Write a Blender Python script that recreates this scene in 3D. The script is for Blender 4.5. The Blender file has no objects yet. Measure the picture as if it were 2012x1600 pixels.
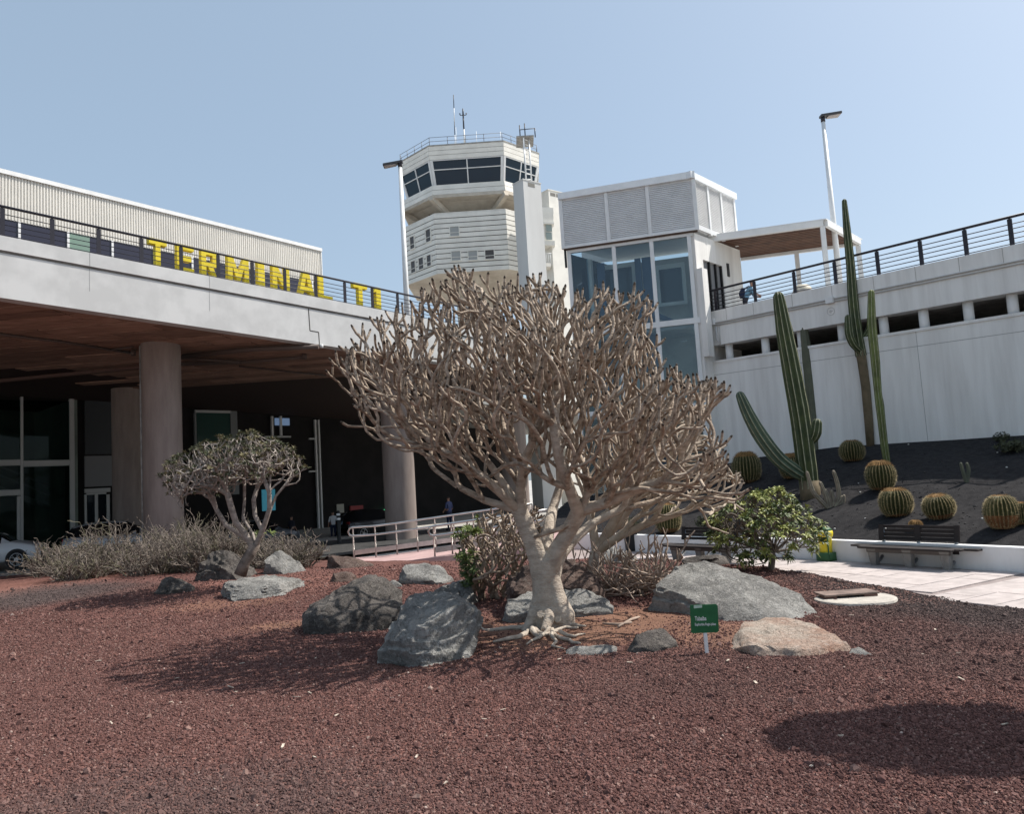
import bpy, bmesh, math, random
import numpy as np
from mathutils import Vector, Matrix, noise
from mathutils.bvhtree import BVHTree

random.seed(7)
SC = bpy.context.scene
COL = SC.collection
R = math.radians

# ------------------------------------------------------------------ camera
FPX, CX, CY = 1530.0, 1006.0, 800.0
PITCH, ROLL, EYE = R(5.42), R(3.5), 1.6
cd = bpy.data.cameras.new("camera")
cam = bpy.data.objects.new("camera", cd)
COL.objects.link(cam)
cd.sensor_width = 36.0
cd.lens = 36.0 * FPX / 2012.0
cd.clip_start, cd.clip_end = 0.1, 3000
CROT = Matrix.Rotation(math.pi / 2 + PITCH, 3, 'X') @ Matrix.Rotation(-ROLL, 3, 'Z')
cam.matrix_world = Matrix.Translation((0, 0, EYE)) @ CROT.to_4x4()
SC.camera = cam
EYEV = Vector((0, 0, EYE))

# ------------------------------------------------------------------ sky, sun, exposure
SUN_EL, SUN_AZ = 53.5, 74.0          # azimuth clockwise from +Y
world = bpy.data.worlds.new("World")
SC.world = world
world.use_nodes = True
wn = world.node_tree
sky = wn.nodes.new("ShaderNodeTexSky")
sky.sky_type = 'NISHITA'
sky.sun_disc = False
sky.sun_elevation = R(SUN_EL)
sky.sun_rotation = R(SUN_AZ)
sky.air_density = 1.0
sky.dust_density = 2.6
sky.ozone_density = 1.0
bg = wn.nodes["Background"]
bg.inputs[1].default_value = 0.13
hz = wn.nodes.new("ShaderNodeMix")           # thin even haze over the clear sky
hz.data_type = 'RGBA'
hz.inputs["Factor"].default_value = 0.52
wn.links.new(sky.outputs[0], hz.inputs["A"])
hz.inputs["B"].default_value = (2.40, 3.08, 3.62, 1)
wn.links.new(hz.outputs["Result"], bg.inputs[0])
sd = bpy.data.lights.new("sun", 'SUN')
sd.energy = 4.1
sd.angle = R(0.53)
sd.color = (1.0, 0.955, 0.89)
sun = bpy.data.objects.new("sun", sd)
COL.objects.link(sun)
SUNV = Vector((math.cos(R(SUN_EL)) * math.sin(R(SUN_AZ)), math.cos(R(SUN_EL)) * math.cos(R(SUN_AZ)), math.sin(R(SUN_EL))))
sun.rotation_euler = SUNV.to_track_quat('Z', 'Y').to_euler()
sun.location = SUNV * 60
SC.view_settings.view_transform = 'Standard'
SC.view_settings.look = 'None'
SC.view_settings.exposure = 0.55
SC.view_settings.gamma = 1.0
SC.view_settings.use_curve_mapping = False
SC.cycles.max_bounces = 8
SC.cycles.transparent_max_bounces = 12
SC.cycles.use_denoising = True

# ------------------------------------------------------------------ measuring helpers: sight lines of the photograph -> points of the place
def ray(px, py):
    d = CROT @ Vector(((px - CX) / FPX, (CY - py) / FPX, -1.0))
    return d / d.y

def at(px, py, Y):
    return EYEV + ray(px, py) * Y

def gd(px, py, z=0.0):
    d = ray(px, py)
    return EYEV + d * ((z - EYE) / d.z)

def horizon(px):
    return CY + FPX * math.tan(PITCH) / math.cos(ROLL) - math.tan(ROLL) * (px - CX)

# ------------------------------------------------------------------ materials
MATS = {}
def mat(name, col, rough=0.75, var=0.0, vs=3.0, col2=None, bump=0.0, bs=40.0, metal=0.0, spec=0.35, stretch=None, detail=4.0, mix=(0.4, 0.6), rnd=0.0):
    if name in MATS:
        return MATS[name]
    m = bpy.data.materials.new(name)
    m.use_nodes = True
    nt = m.node_tree
    N, L = nt.nodes, nt.links
    b = N["Principled BSDF"]
    b.inputs["Roughness"].default_value = rough
    b.inputs["Metallic"].default_value = metal
    b.inputs["Specular IOR Level"].default_value = spec
    col = tuple(col) + (1,)
    b.inputs["Base Color"].default_value = col
    geo = N.new("ShaderNodeNewGeometry")
    vec = geo.outputs["Position"]
    if stretch:
        mp = N.new("ShaderNodeMapping")
        mp.inputs["Scale"].default_value = stretch
        L.new(vec, mp.inputs["Vector"])
        vec = mp.outputs["Vector"]
    out = None
    if col2 is not None or var > 0:
        tx = N.new("ShaderNodeTexNoise")
        tx.inputs["Scale"].default_value = vs
        tx.inputs["Detail"].default_value = detail
        tx.inputs["Roughness"].default_value = 0.6
        L.new(vec, tx.inputs["Vector"])
        rp = N.new("ShaderNodeValToRGB")
        rp.color_ramp.elements[0].position = mix[0]
        rp.color_ramp.elements[1].position = mix[1]
        c2 = tuple(col2) + (1,) if col2 is not None else tuple(c * (1 - var) for c in col[:3]) + (1,)
        c1 = col if col2 is not None else tuple(min(1, c * (1 + var * .5)) for c in col[:3]) + (1,)
        rp.color_ramp.elements[0].color = c2
        rp.color_ramp.elements[1].color = c1
        L.new(tx.outputs["Fac"], rp.inputs["Fac"])
        out = rp.outputs["Color"]
    if rnd > 0:
        oi = N.new("ShaderNodeObjectInfo")
        mr = N.new("ShaderNodeMapRange")
        mr.inputs["To Min"].default_value = 1 - rnd
        mr.inputs["To Max"].default_value = 1 + rnd
        L.new(oi.outputs["Random"], mr.inputs["Value"])
        mx = N.new("ShaderNodeVectorMath")
        mx.operation = 'SCALE'
        if out is not None:
            L.new(out, mx.inputs[0])
        else:
            mx.inputs[0].default_value = col[:3]
        L.new(mr.outputs["Result"], mx.inputs["Scale"])
        out = mx.outputs["Vector"]
    if out is not None:
        L.new(out, b.inputs["Base Color"])
    if bump > 0:
        t2 = N.new("ShaderNodeTexNoise")
        t2.inputs["Scale"].default_value = bs
        t2.inputs["Detail"].default_value = 5
        L.new(vec, t2.inputs["Vector"])
        bp = N.new("ShaderNodeBump")
        bp.inputs["Strength"].default_value = bump
        bp.inputs["Distance"].default_value = 0.02
        L.new(t2.outputs["Fac"], bp.inputs["Height"])
        L.new(bp.outputs["Normal"], b.inputs["Normal"])
    MATS[name] = m
    return m

def glassmat(name, tint, refl=0.12, clear=0.7):
    """window glass: partly clear, partly mirror"""
    m = bpy.data.materials.new(name)
    m.use_nodes = True
    nt = m.node_tree
    N, L = nt.nodes, nt.links
    for n in list(N):
        if n.type == 'BSDF_PRINCIPLED':
            N.remove(n)
    o = [n for n in N if n.type == 'OUTPUT_MATERIAL'][0]
    tr = N.new("ShaderNodeBsdfTransparent")
    tr.inputs[0].default_value = tuple(tint) + (1,)
    gl = N.new("ShaderNodeBsdfGlossy")
    gl.inputs["Roughness"].default_value = 0.02
    gl.inputs[0].default_value = (0.80, 0.88, 0.94, 1)
    fr = N.new("ShaderNodeFresnel")
    fr.inputs[0].default_value = 1.5
    ad = N.new("ShaderNodeMath")
    ad.operation = 'ADD'
    ad.inputs[1].default_value = refl
    ad.use_clamp = True
    L.new(fr.outputs[0], ad.inputs[0])
    mx = N.new("ShaderNodeMixShader")
    L.new(ad.outputs[0], mx.inputs[0])
    L.new(tr.outputs[0], mx.inputs[1])
    L.new(gl.outputs[0], mx.inputs[2])
    L.new(mx.outputs[0], o.inputs[0])
    MATS[name] = m
    return m

def emat(name, col, s):
    m = mat(name, col)
    b = m.node_tree.nodes["Principled BSDF"]
    b.inputs["Emission Color"].default_value = tuple(col) + (1,)
    b.inputs["Emission Strength"].default_value = s
    return m

# ------------------------------------------------------------------ mesh builder
def root_loc(o):
    p = Vector((0, 0, 0))
    while o is not None:
        p += o.location
        o = o.parent
    return p

class MB:
    def __init__(s):
        s.v, s.f, s.m, s.sm = [], [], [], []
    def add(s, vs, fs, m=0, smooth=False):
        n = len(s.v)
        s.v += [tuple(v) for v in vs]
        for f in fs:
            s.f.append(tuple(i + n for i in f))
            s.m.append(m)
            s.sm.append(smooth)
        return s
    def obox(s, c, ax, ay, az, m=0):
        """box from corner c with edge vectors"""
        c, ax, ay, az = Vector(c), Vector(ax), Vector(ay), Vector(az)
        if ax.cross(ay).dot(az) < 0:
            ax, ay = ay, ax
        vs = [c, c + ax, c + ax + ay, c + ay, c + az, c + ax + az, c + ax + ay + az, c + ay + az]
        return s.add(vs, [(3, 2, 1, 0), (4, 5, 6, 7), (0, 1, 5, 4), (1, 2, 6, 5), (2, 3, 7, 6), (3, 0, 4, 7)], m)
    def cbox(s, c, size, rz=0.0, m=0):
        c = Vector(c)
        q = Matrix.Rotation(rz, 3, 'Z')
        ax, ay, az = q @ Vector((size[0], 0, 0)), q @ Vector((0, size[1], 0)), Vector((0, 0, size[2]))
        return s.obox(c - ax / 2 - ay / 2 - az / 2, ax, ay, az, m)
    def beam(s, a, b, w, h, up=(0, 0, 1), m=0):
        a, b = Vector(a), Vector(b)
        d = b - a
        side = d.cross(Vector(up)).normalized()
        u = side.cross(d).normalized()
        return s.obox(a - side * w / 2 - u * h / 2, d, side * w, u * h, m)
    def prism(s, poly, ext, m=0):
        """polygon (list of points) pushed along ext"""
        p = [Vector(q) for q in poly]
        e = Vector(ext)
        nrm = Vector((0, 0, 0))
        for i in range(len(p)):
            nrm += p[i].cross(p[(i + 1) % len(p)])
        if nrm.dot(e) > 0:
            p.reverse()
        n = len(p)
        vs = p + [q + e for q in p]
        fs = [tuple(range(n)), tuple(range(2 * n - 1, n - 1, -1))]
        for i in range(n):
            j = (i + 1) % n
            fs.append((j, i, i + n, j + n))
        return s.add(vs, fs, m)
    def tube(s, pts, rad, n=6, m=0, cap=True, dome=False, smooth=True):
        pts = [Vector(p) for p in pts]
        if not hasattr(rad, '__len__'):
            rad = [rad] * len(pts)
        rad = list(rad)
        if dome:
            d = (pts[-1] - pts[-2]).normalized()
            r = rad[-1]
            pts += [pts[-1] + d * r * .6, pts[-1] + d * r * .95]
            rad += [r * .78, r * .3]
        vs, fs = [], []
        t0 = (pts[1] - pts[0]).normalized()
        x = t0.orthogonal().normalized()
        for i, p in enumerate(pts):
            if i == 0:
                t = t0
            elif i == len(pts) - 1:
                t = (pts[i] - pts[i - 1]).normalized()
            else:
                t = ((pts[i + 1] - pts[i]).normalized() + (pts[i] - pts[i - 1]).normalized())
                t = t.normalized() if t.length > 1e-6 else (pts[i] - pts[i - 1]).normalized()
            x = (x - t * x.dot(t))
            x = x.normalized() if x.length > 1e-6 else t.orthogonal().normalized()
            y = t.cross(x)
            for k in range(n):
                a = 2 * math.pi * k / n
                vs.append(p + (x * math.cos(a) + y * math.sin(a)) * rad[i])
        for i in range(len(pts) - 1):
            for k in range(n):
                k2 = (k + 1) % n
                fs.append((i * n + k, i * n + k2, (i + 1) * n + k2, (i + 1) * n + k))
        s.add(vs, fs, m, smooth)
        if cap:
            b = len(s.v) - len(vs)
            L = len(pts) - 1
            s.f.append(tuple(b + k for k in range(n - 1, -1, -1))); s.m.append(m); s.sm.append(False)
            s.f.append(tuple(b + L * n + k for k in range(n))); s.m.append(m); s.sm.append(False)
        return s
    def cyl(s, p, r, h, n=20, m=0, r2=None):
        p = Vector(p)
        return s.tube([p, p + Vector((0, 0, h))], [r, r if r2 is None else r2], n, m)
    def lathe(s, c, prof, n=24, m=0):
        c = Vector(c)
        vs, fs = [], []
        for r, z in prof:
            for k in range(n):
                a = 2 * math.pi * k / n
                vs.append(c + Vector((r * math.cos(a), r * math.sin(a), z)))
        for i in range(len(prof) - 1):
            for k in range(n):
                k2 = (k + 1) % n
                fs.append((i * n + k, i * n + k2, (i + 1) * n + k2, (i + 1) * n + k))
        return s.add(vs, fs, m, True)
    def build(s, name, mats, parent=None, bevel=0.0, origin=None):
        if not isinstance(mats, (list, tuple)):
            mats = [mats]
        o0 = root_loc(parent) if parent is not None else Vector(origin if origin is not None else (0, 0, 0))
        me = bpy.data.meshes.new(name)
        me.from_pydata([(v[0] - o0.x, v[1] - o0.y, v[2] - o0.z) for v in s.v], [], s.f)
        for mm in mats:
            me.materials.append(mm)
        me.polygons.foreach_set("material_index", s.m)
        me.polygons.foreach_set("use_smooth", s.sm)
        me.update()
        o = bpy.data.objects.new(name, me)
        COL.objects.link(o)
        if parent is not None:
            o.parent = parent
        elif origin is not None:
            o.location = o0
        if bevel > 0:
            bv = o.modifiers.new("bevel", 'BEVEL')
            bv.width = bevel
            bv.segments = 2
            bv.limit_method = 'ANGLE'
        return o

def tag(o, label=None, cat=None, group=None, kind=None):
    if label: o["label"] = label
    if cat: o["category"] = cat
    if group: o["group"] = group
    if kind: o["kind"] = kind
    return o

def thing(name, label, cat, loc=(0, 0, 0), group=None):
    o = bpy.data.objects.new(name, None)
    o.empty_display_size = 0.2
    COL.objects.link(o)
    o.location = loc
    return tag(o, label, cat, group)

def dup(o, parent=None):
    c = o.copy()
    COL.objects.link(c)
    if parent is not None:
        c.parent = parent
    for ch in list(o.children):
        dup(ch, c)
    return c

def share(o, loc, rz=0, sc=(1, 1, 1), parent=None):
    c = o.copy()
    COL.objects.link(c)
    c.parent = parent
    c.location = loc
    c.rotation_euler = (0, 0, rz)
    c.scale = sc
    return c

def clip(poly, p, n):
    """keep the part of a 2D/3D polygon on the side of n from p"""
    out = []
    for i in range(len(poly)):
        a, b = poly[i], poly[(i + 1) % len(poly)]
        da, db = (a - p).dot(n), (b - p).dot(n)
        if da >= 0:
            out.append(a)
        if (da >= 0) != (db >= 0):
            out.append(a + (b - a) * (da / (da - db)))
    return out

# ------------------------------------------------------------------ palette
white = mat("white_paint", (0.57, 0.57, 0.56), 0.6, var=0.10, vs=1.3, bump=0.05, bs=30)
white_wall = mat("white_render", (0.80, 0.80, 0.79), 0.8, col2=(0.66, 0.65, 0.63), vs=1.1, stretch=(1.5, 1.5, .35), mix=(.30, .62), bump=0.12, bs=26, detail=7)
white_wall_old = mat("weathered_white_render", (0.82, 0.80, 0.765), 0.85, col2=(0.66, 0.635, 0.60), vs=1.7, stretch=(2.2, 2.2, .22), mix=(.26, .60), bump=0.15, bs=22, detail=8)
white_metal = mat("white_metal", (0.76, 0.76, 0.75), 0.4, var=0.06, vs=2)
cream = mat("cream_panel", (0.80, 0.77, 0.70), 0.55, var=0.07, vs=1.2, rnd=0.03)
cream_rib = mat("ribbed_sheet", (0.72, 0.69, 0.63), 0.5, var=0.05, vs=.8)
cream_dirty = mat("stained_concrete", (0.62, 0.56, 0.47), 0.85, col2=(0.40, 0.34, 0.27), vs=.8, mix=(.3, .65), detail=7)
grey_joint = mat("dark_joint", (0.05, 0.045, 0.04), 0.9)
soffit_m = mat("soffit_board", (0.38, 0.235, 0.175), 0.85, col2=(0.21, 0.125, 0.09), vs=2.2, stretch=(.8, 4.0, 1), bump=0.25, bs=14, rnd=0.28, mix=(.3, .7))  # brown boards, reddened: bounce off the gravel put into the colour
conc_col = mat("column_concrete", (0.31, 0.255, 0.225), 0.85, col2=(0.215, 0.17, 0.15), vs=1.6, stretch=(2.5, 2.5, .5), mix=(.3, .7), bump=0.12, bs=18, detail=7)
conc_grey = mat("grey_concrete", (0.36, 0.35, 0.33), 0.9, var=0.25, vs=4, bump=0.2, bs=30)
rail_dark = mat("dark_rail_paint", (0.022, 0.020, 0.028), 0.4)
black = mat("black_part", (0.012, 0.012, 0.013), 0.5)
yellow = mat("yellow_letter", (0.78, 0.62, 0.03), 0.5, var=0.08, vs=3)
darkglass = mat("dark_glass", (0.012, 0.017, 0.022), 0.04, spec=0.4)
cabglass = mat("tinted_cab_glass", (0.008, 0.026, 0.048), 0.05, spec=0.3)
pane_clear = glassmat("clear_pane", (0.80, 0.86, 0.87), 0.015)
pane_dim = glassmat("dim_pane", (0.35, 0.42, 0.40), -0.03)
pink = mat("pink_paving", (0.46, 0.31, 0.295), 0.85, var=0.12, vs=3, bump=0.1, bs=60)
steel = mat("brushed_steel", (0.55, 0.54, 0.52), 0.32, metal=0.9, var=0.1, vs=6)
asphalt = mat("asphalt", (0.045, 0.044, 0.043), 0.9, var=0.3, vs=5, bump=0.3, bs=90)
# ------------------------------------------------------------------ terrain
def smooth(a, b, x):
    t = min(1, max(0, (x - a) / (b - a)))
    return t * t * (3 - 2 * t)

BED = [(-26, -5), (-26, 18.6), (-13.5, 19.4), (-10, 20.6), (-6, 19.6), (-3.9, 17.6), (-1.6, 15.9), (1.5, 15.3), (3.0, 13.6), (3.95, 12.0), (4.5, 9.9), (5.16, 7.85), (5.75, 5), (6.3, 0), (6.3, -5)]
BEDV = [Vector((x, y)) for x, y in BED]

def bed_sd(x, y):
    """distance to the bed's edge, positive inside"""
    p = Vector((x, y))
    best, inside = 1e9, False
    n = len(BEDV)
    for i in range(n):
        a, b = BEDV[i], BEDV[(i + 1) % n]
        ab = b - a
        t = max(0, min(1, (p - a).dot(ab) / ab.length_squared))
        best = min(best, (p - a - ab * t).length)
        if (a.y > y) != (b.y > y) and x < (b.x - a.x) * (y - a.y) / (b.y - a.y) + a.x:
            inside = not inside
    return best if inside else -best

def mound(x, y):
    z = 0.16 * math.exp(-(((x + 4.6) / 4.2) ** 2 + ((y - 14.0) / 3.0) ** 2))
    z += 0.10 * math.exp(-(((x + 9.5) / 3.5) ** 2 + ((y - 16.5) / 2.2) ** 2))
    z += 0.10 * math.exp(-(((x - 2.2) / 1.6) ** 2 + ((y - 11.2) / 1.8) ** 2))
    z += 0.05 * math.exp(-(((x - 1.4) / 1.6) ** 2 + ((y - 7.6) / .9) ** 2))
    return z

def H(x, y):
    n = noise.noise((x * .55, y * .55, 0)) * .035 + noise.noise((x * 1.7, y * 1.7, 3)) * .016 + noise.noise((x * 3.9, y * 3.9, 6)) * .013
    z = 0.03 + mound(x, y) + n
    # shallow rake track in the gravel at the right
    yt = 6.9 - (x - 2.2) * .36
    z -= 0.035 * math.exp(-((y - yt) / .10) ** 2) * smooth(1.9, 2.5, x)
    if x > -14.5 and (y > 6 or x > 4) or y > 17:
        s = bed_sd(x, y) + noise.noise((x * 2.1, y * 2.1, 9)) * .16
        k = smooth(-.22, .25, s)
        z = z * k + (-0.12) * (1 - k)
    return z

def hit(px, py):
    """where a sight line meets the gravel"""
    p = gd(px, py, 0.05)
    for _ in range(6):
        p = gd(px, py, H(p.x, p.y))
    return p

# the sheet below everything, reaching the horizon
MB().add([(-1500, -900, -.14), (1500, -900, -.14), (1500, 2400, -.14), (-1500, 2400, -.14)], [(0, 1, 2, 3)]).build(
    "ground", mat("pale_bounce_ground", (0.42, 0.40, 0.37), 0.95, var=0.2, vs=.3))  # pale tone set to bounce sunlight onto the shaded walls
tag(bpy.data.objects["ground"], "ground round the garden and terminal, pale tone added to bounce light", kind="structure")

def picon_material():
    m = bpy.data.materials.new("red_volcanic_gravel")
    m.use_nodes = True
    nt = m.node_tree
    N, L = nt.nodes, nt.links
    b = N["Principled BSDF"]
    b.inputs["Roughness"].default_value = 0.95
    b.inputs["Specular IOR Level"].default_value = 0.15
    geo = N.new("ShaderNodeNewGeometry")
    vo = N.new("ShaderNodeTexVoronoi")
    vo.inputs["Scale"].default_value = 62
    L.new(geo.outputs["Position"], vo.inputs["Vector"])
    rp = N.new("ShaderNodeValToRGB")
    e = rp.color_ramp.elements
    e[0].position, e[0].color = 0.0, (0.055, 0.026, 0.022, 1)
    e[1].position, e[1].color = 1.0, (0.25, 0.135, 0.115, 1)
    e.new(0.45).color = (0.130, 0.060, 0.050, 1)
    e.new(0.75).color = (0.175, 0.086, 0.072, 1)
    L.new(vo.outputs["Color"], rp.inputs["Fac"])
    at_ = N.new("ShaderNodeAttribute")
    at_.attribute_name = "soil"
    sp = N.new("ShaderNodeSeparateColor")
    L.new(at_.outputs["Color"], sp.inputs[0])
    mixes = [("Red", (0.225, 0.125, 0.082, 1), .8), ("Green", (0.075, 0.062, 0.060, 1), .85), ("Blue", (0.27, 0.13, 0.10, 1), .6)]
    cur = rp.outputs["Color"]
    for ch, col, am in mixes:
        mx = N.new("ShaderNodeMix")
        mx.data_type = 'RGBA'
        mm = N.new("ShaderNodeMath")
        mm.operation = 'MULTIPLY'
        mm.inputs[1].default_value = am
        L.new(sp.outputs[ch], mm.inputs[0])
        L.new(mm.outputs[0], mx.inputs["Factor"])
        L.new(cur, mx.inputs["A"])
        mx.inputs["B"].default_value = col
        cur = mx.outputs["Result"]
    ns = N.new("ShaderNodeTexNoise")
    ns.inputs["Scale"].default_value = 1.3
    ns.inputs["Detail"].default_value = 6
    L.new(geo.outputs["Position"], ns.inputs["Vector"])
    mr = N.new("ShaderNodeMapRange")
    mr.inputs["From Min"].default_value, mr.inputs["From Max"].default_value = .3, .7
    mr.inputs["To Min"].default_value, mr.inputs["To Max"].default_value = .78, 1.22
    L.new(ns.outputs["Fac"], mr.inputs["Value"])
    vm = N.new("ShaderNodeVectorMath")
    vm.operation = 'SCALE'
    L.new(cur, vm.inputs[0])
    L.new(mr.outputs["Result"], vm.inputs["Scale"])
    L.new(vm.outputs["Vector"], b.inputs["Base Color"])
    n9 = N.new("ShaderNodeTexNoise")
    n9.inputs["Scale"].default_value = 16
    n9.inputs["Detail"].default_value = 8
    n9.inputs["Roughness"].default_value = .75
    L.new(geo.outputs["Position"], n9.inputs["Vector"])
    m9 = N.new("ShaderNodeMapRange")
    m9.inputs["From Min"].default_value, m9.inputs["From Max"].default_value = .32, .68
    m9.inputs["To Min"].default_value, m9.inputs["To Max"].default_value = .62, 1.30
    L.new(n9.outputs["Fac"], m9.inputs["Value"])
    v9 = N.new("ShaderNodeVectorMath")
    v9.operation = 'SCALE'
    L.new(vm.outputs["Vector"], v9.inputs[0])
    L.new(m9.outputs["Result"], v9.inputs["Scale"])
    L.new(v9.outputs["Vector"], b.inputs["Base Color"])
    bp = N.new("ShaderNodeBump")
    bp.inputs["Strength"].default_value = 0.9
    bp.inputs["Distance"].default_value = 0.012
    L.new(vo.outputs["Distance"], bp.inputs["Height"])
    bp.invert = True
    L.new(bp.outputs["Normal"], b.inputs["Normal"])
    return m
picon = picon_material()

def soil_mask(x, y):
    n = noise.noise((x * .9, y * .9, 5)) * .5 + noise.noise((x * 2.6, y * 2.6, 1)) * .3
    def el(cx, cy, rx, ry, edge=.5):
        d = math.hypot((x - cx) / rx, (y - cy) / ry) + n * .55
        return 1 - smooth(1 - edge, 1 + edge, d)
    dirt = max(el(.55, 8.25, 1.5, 1.05), .8 * el(1.9, 7.4, .9, .5), .8 * el(-2.9, 9.4, .5, .35), .6 * el(-4.2, 11.3, .8, .4), .5 * el(-1.0, 7.1, .5, .3))
    dark = max(el(-9.0, 13.6, 2.2, 1.5), .5 * el(-1.9, 3.9, 1.3, .8), el(4.9, 8.9, 1.7, 2.5), .35 * el(4.0, 6.6, 2.0, 1.3), .2 * el(1.2, 6.1, 1.2, .8))
    light = .6 * max(0, noise.noise((x * .35, y * .35, 8))) * 2
    return dirt, dark, min(1, light)

def gravel_bed():
    xs = np.concatenate([np.arange(-26, -9, .4), np.arange(-9, 7.3, .125)])
    ys = np.concatenate([np.arange(-5, 2.6, .5), np.arange(2.6, 10, .1), np.arange(10, 22, .16)])
    nx, ny = len(xs), len(ys)
    vs = [(x, y, H(x, y)) for y in ys for x in xs]
    fs = [(j * nx + i, j * nx + i + 1, (j + 1) * nx + i + 1, (j + 1) * nx + i) for j in range(ny - 1) for i in range(nx - 1)]
    fs = [f for f in fs if max(vs[k][2] for k in f) > -.115]
    b = MB().add(vs, fs, 0, True)
    o = b.build("gravel_bed", picon)
    ca = o.data.color_attributes.new("soil", 'FLOAT_COLOR', 'POINT')
    buf = np.ones((len(vs), 4), np.float32)
    for i, v in enumerate(vs):
        buf[i, :3] = soil_mask(v[0], v[1])
    ca.data.foreach_set("color", buf.ravel())
    return tag(o, "raked bed of dark red volcanic gravel", kind="structure")
gravel_bed()

def scatter_gravel():
    """loose lapilli lying on the near part of the bed"""
    rng = np.random.default_rng(3)
    pts = []
    cell = {}
    N = 540000
    d = 3.0 + 12.5 * rng.random(N) ** 1.25
    x = (rng.random(N) * 2 - 1) * d * .74
    keep = rng.random(N) < np.clip((15.5 - d) / 7.5, .0, 1)
    d, x = d[keep], x[keep]
    k2 = x < 5.2
    d, x = d[k2], x[k2]
    # height from a coarse grid of H
    gx = np.arange(-11.6, 6.6, .1); gy = np.arange(2.8, 15.8, .1)
    G = np.array([[H(a, b_) for a in gx] for b_ in gy])
    S = np.array([[soil_mask(a, b_) for a in gx[::2]] for b_ in gy[::2]])
    ix = np.clip(((x - gx[0]) / .1), 0, len(gx) - 2); iy = np.clip(((d - gy[0]) / .1), 0, len(gy) - 2)
    i0, j0 = ix.astype(int), iy.astype(int)
    fx, fy = ix - i0, iy - j0
    z = G[j0, i0] * (1 - fx) * (1 - fy) + G[j0, i0 + 1] * fx * (1 - fy) + G[j0 + 1, i0] * (1 - fx) * fy + G[j0 + 1, i0 + 1] * fx * fy
    sm = S[np.clip(j0 // 2, 0, S.shape[0] - 1), np.clip(i0 // 2, 0, S.shape[1] - 1)]
    okd = rng.random(len(x)) > sm[:, 0] * .93
    x, d, z, sm = x[okd], d[okd], z[okd], sm[okd]
    n = len(x)
    size = (0.0038 + 0.0050 * rng.random(n) ** 2.6) * np.where(rng.random(n) < .012, 2.3, 1.0) * (1 + np.clip((d - 7) / 10, 0, .8))
    me = bpy.data.meshes.new("gravel_stones")
    me.vertices.add(n)
    me.vertices.foreach_set("co", np.stack([x, d, z + size * .25], 1).astype(np.float32).ravel())
    a = me.attributes.new("size", 'FLOAT_VECTOR', 'POINT')
    a.data.foreach_set("vector", (size[:, None] * (0.7 + .9 * rng.random((n, 3)))).astype(np.float32).ravel())
    a = me.attributes.new("turn", 'FLOAT_VECTOR', 'POINT')
    a.data.foreach_set("vector", (rng.random((n, 3)) * 6.28).astype(np.float32).ravel())
    a = me.attributes.new("dark", 'FLOAT', 'POINT')
    a.data.foreach_set("value", sm[:, 1].astype(np.float32))
    o = bpy.data.objects.new("gravel_stones", me)
    COL.objects.link(o)
    tag(o, "loose red and grey volcanic stones on the bed", kind="stuff")
    m = bpy.data.materials.new("lapilli")
    m.use_nodes = True
    nt = m.node_tree
    b = nt.nodes["Principled BSDF"]
    b.inputs["Roughness"].default_value = .95
    b.inputs["Specular IOR Level"].default_value = .12
    oi = nt.nodes.new("ShaderNodeObjectInfo")
    rp = nt.nodes.new("ShaderNodeValToRGB")
    rp.color_ramp.interpolation = 'LINEAR'
    e = rp.color_ramp.elements
    e[0].position, e[0].color = 0, (0.070, 0.037, 0.033, 1)
    e[1].position, e[1].color = 1, (0.45, 0.36, 0.31, 1)
    for p, c in ((.35, (.124, .062, .053, 1)), (.7, (.150, .079, .069, 1)), (.93, (.200, .116, .101, 1)), (.9988, (.26, .17, .14, 1))):
        e.new(p).color = c
    nt.links.new(oi.outputs["Random"], rp.inputs[0])
    ai = nt.nodes.new("ShaderNodeAttribute")
    ai.attribute_type = 'INSTANCER'
    ai.attribute_name = "dark"
    mx = nt.nodes.new("ShaderNodeMix")
    mx.data_type = 'RGBA'
    mm = nt.nodes.new("ShaderNodeMath"); mm.operation = 'MULTIPLY'; mm.inputs[1].default_value = .8
    nt.links.new(ai.outputs["Fac"], mm.inputs[0])
    nt.links.new(mm.outputs[0], mx.inputs["Factor"])
    nt.links.new(rp.outputs[0], mx.inputs["A"])
    mx.inputs["B"].default_value = (.078, .066, .062, 1)
    nt.links.new(mx.outputs["Result"], b.inputs["Base Color"])
    ng = bpy.data.node_groups.new("stones", 'GeometryNodeTree')
    ng.interface.new_socket("Geometry", in_out='INPUT', socket_type='NodeSocketGeometry')
    ng.interface.new_socket("Geometry", in_out='OUTPUT', socket_type='NodeSocketGeometry')
    gi, go = ng.nodes.new("NodeGroupInput"), ng.nodes.new("NodeGroupOutput")
    ico = ng.nodes.new("GeometryNodeMeshIcoSphere")
    ico.inputs["Subdivisions"].default_value = 1
    ico.inputs["Radius"].default_value = 1
    wn_ = ng.nodes.new("FunctionNodeRandomValue")
    wn_.data_type = 'FLOAT_VECTOR'
    wn_.inputs[0].default_value = (-.38, -.38, -.38)
    wn_.inputs[1].default_value = (.38, .38, .38)
    spn = ng.nodes.new("GeometryNodeSetPosition")
    ng.links.new(ico.outputs[0], spn.inputs["Geometry"])
    ng.links.new(wn_.outputs[0], spn.inputs["Offset"])
    smt = ng.nodes.new("GeometryNodeSetMaterial")
    smt.inputs["Material"].default_value = m
    ng.links.new(spn.outputs[0], smt.inputs[0])
    iop = ng.nodes.new("GeometryNodeInstanceOnPoints")
    ng.links.new(gi.outputs[0], iop.inputs["Points"])
    ng.links.new(smt.outputs[0], iop.inputs["Instance"])
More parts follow.
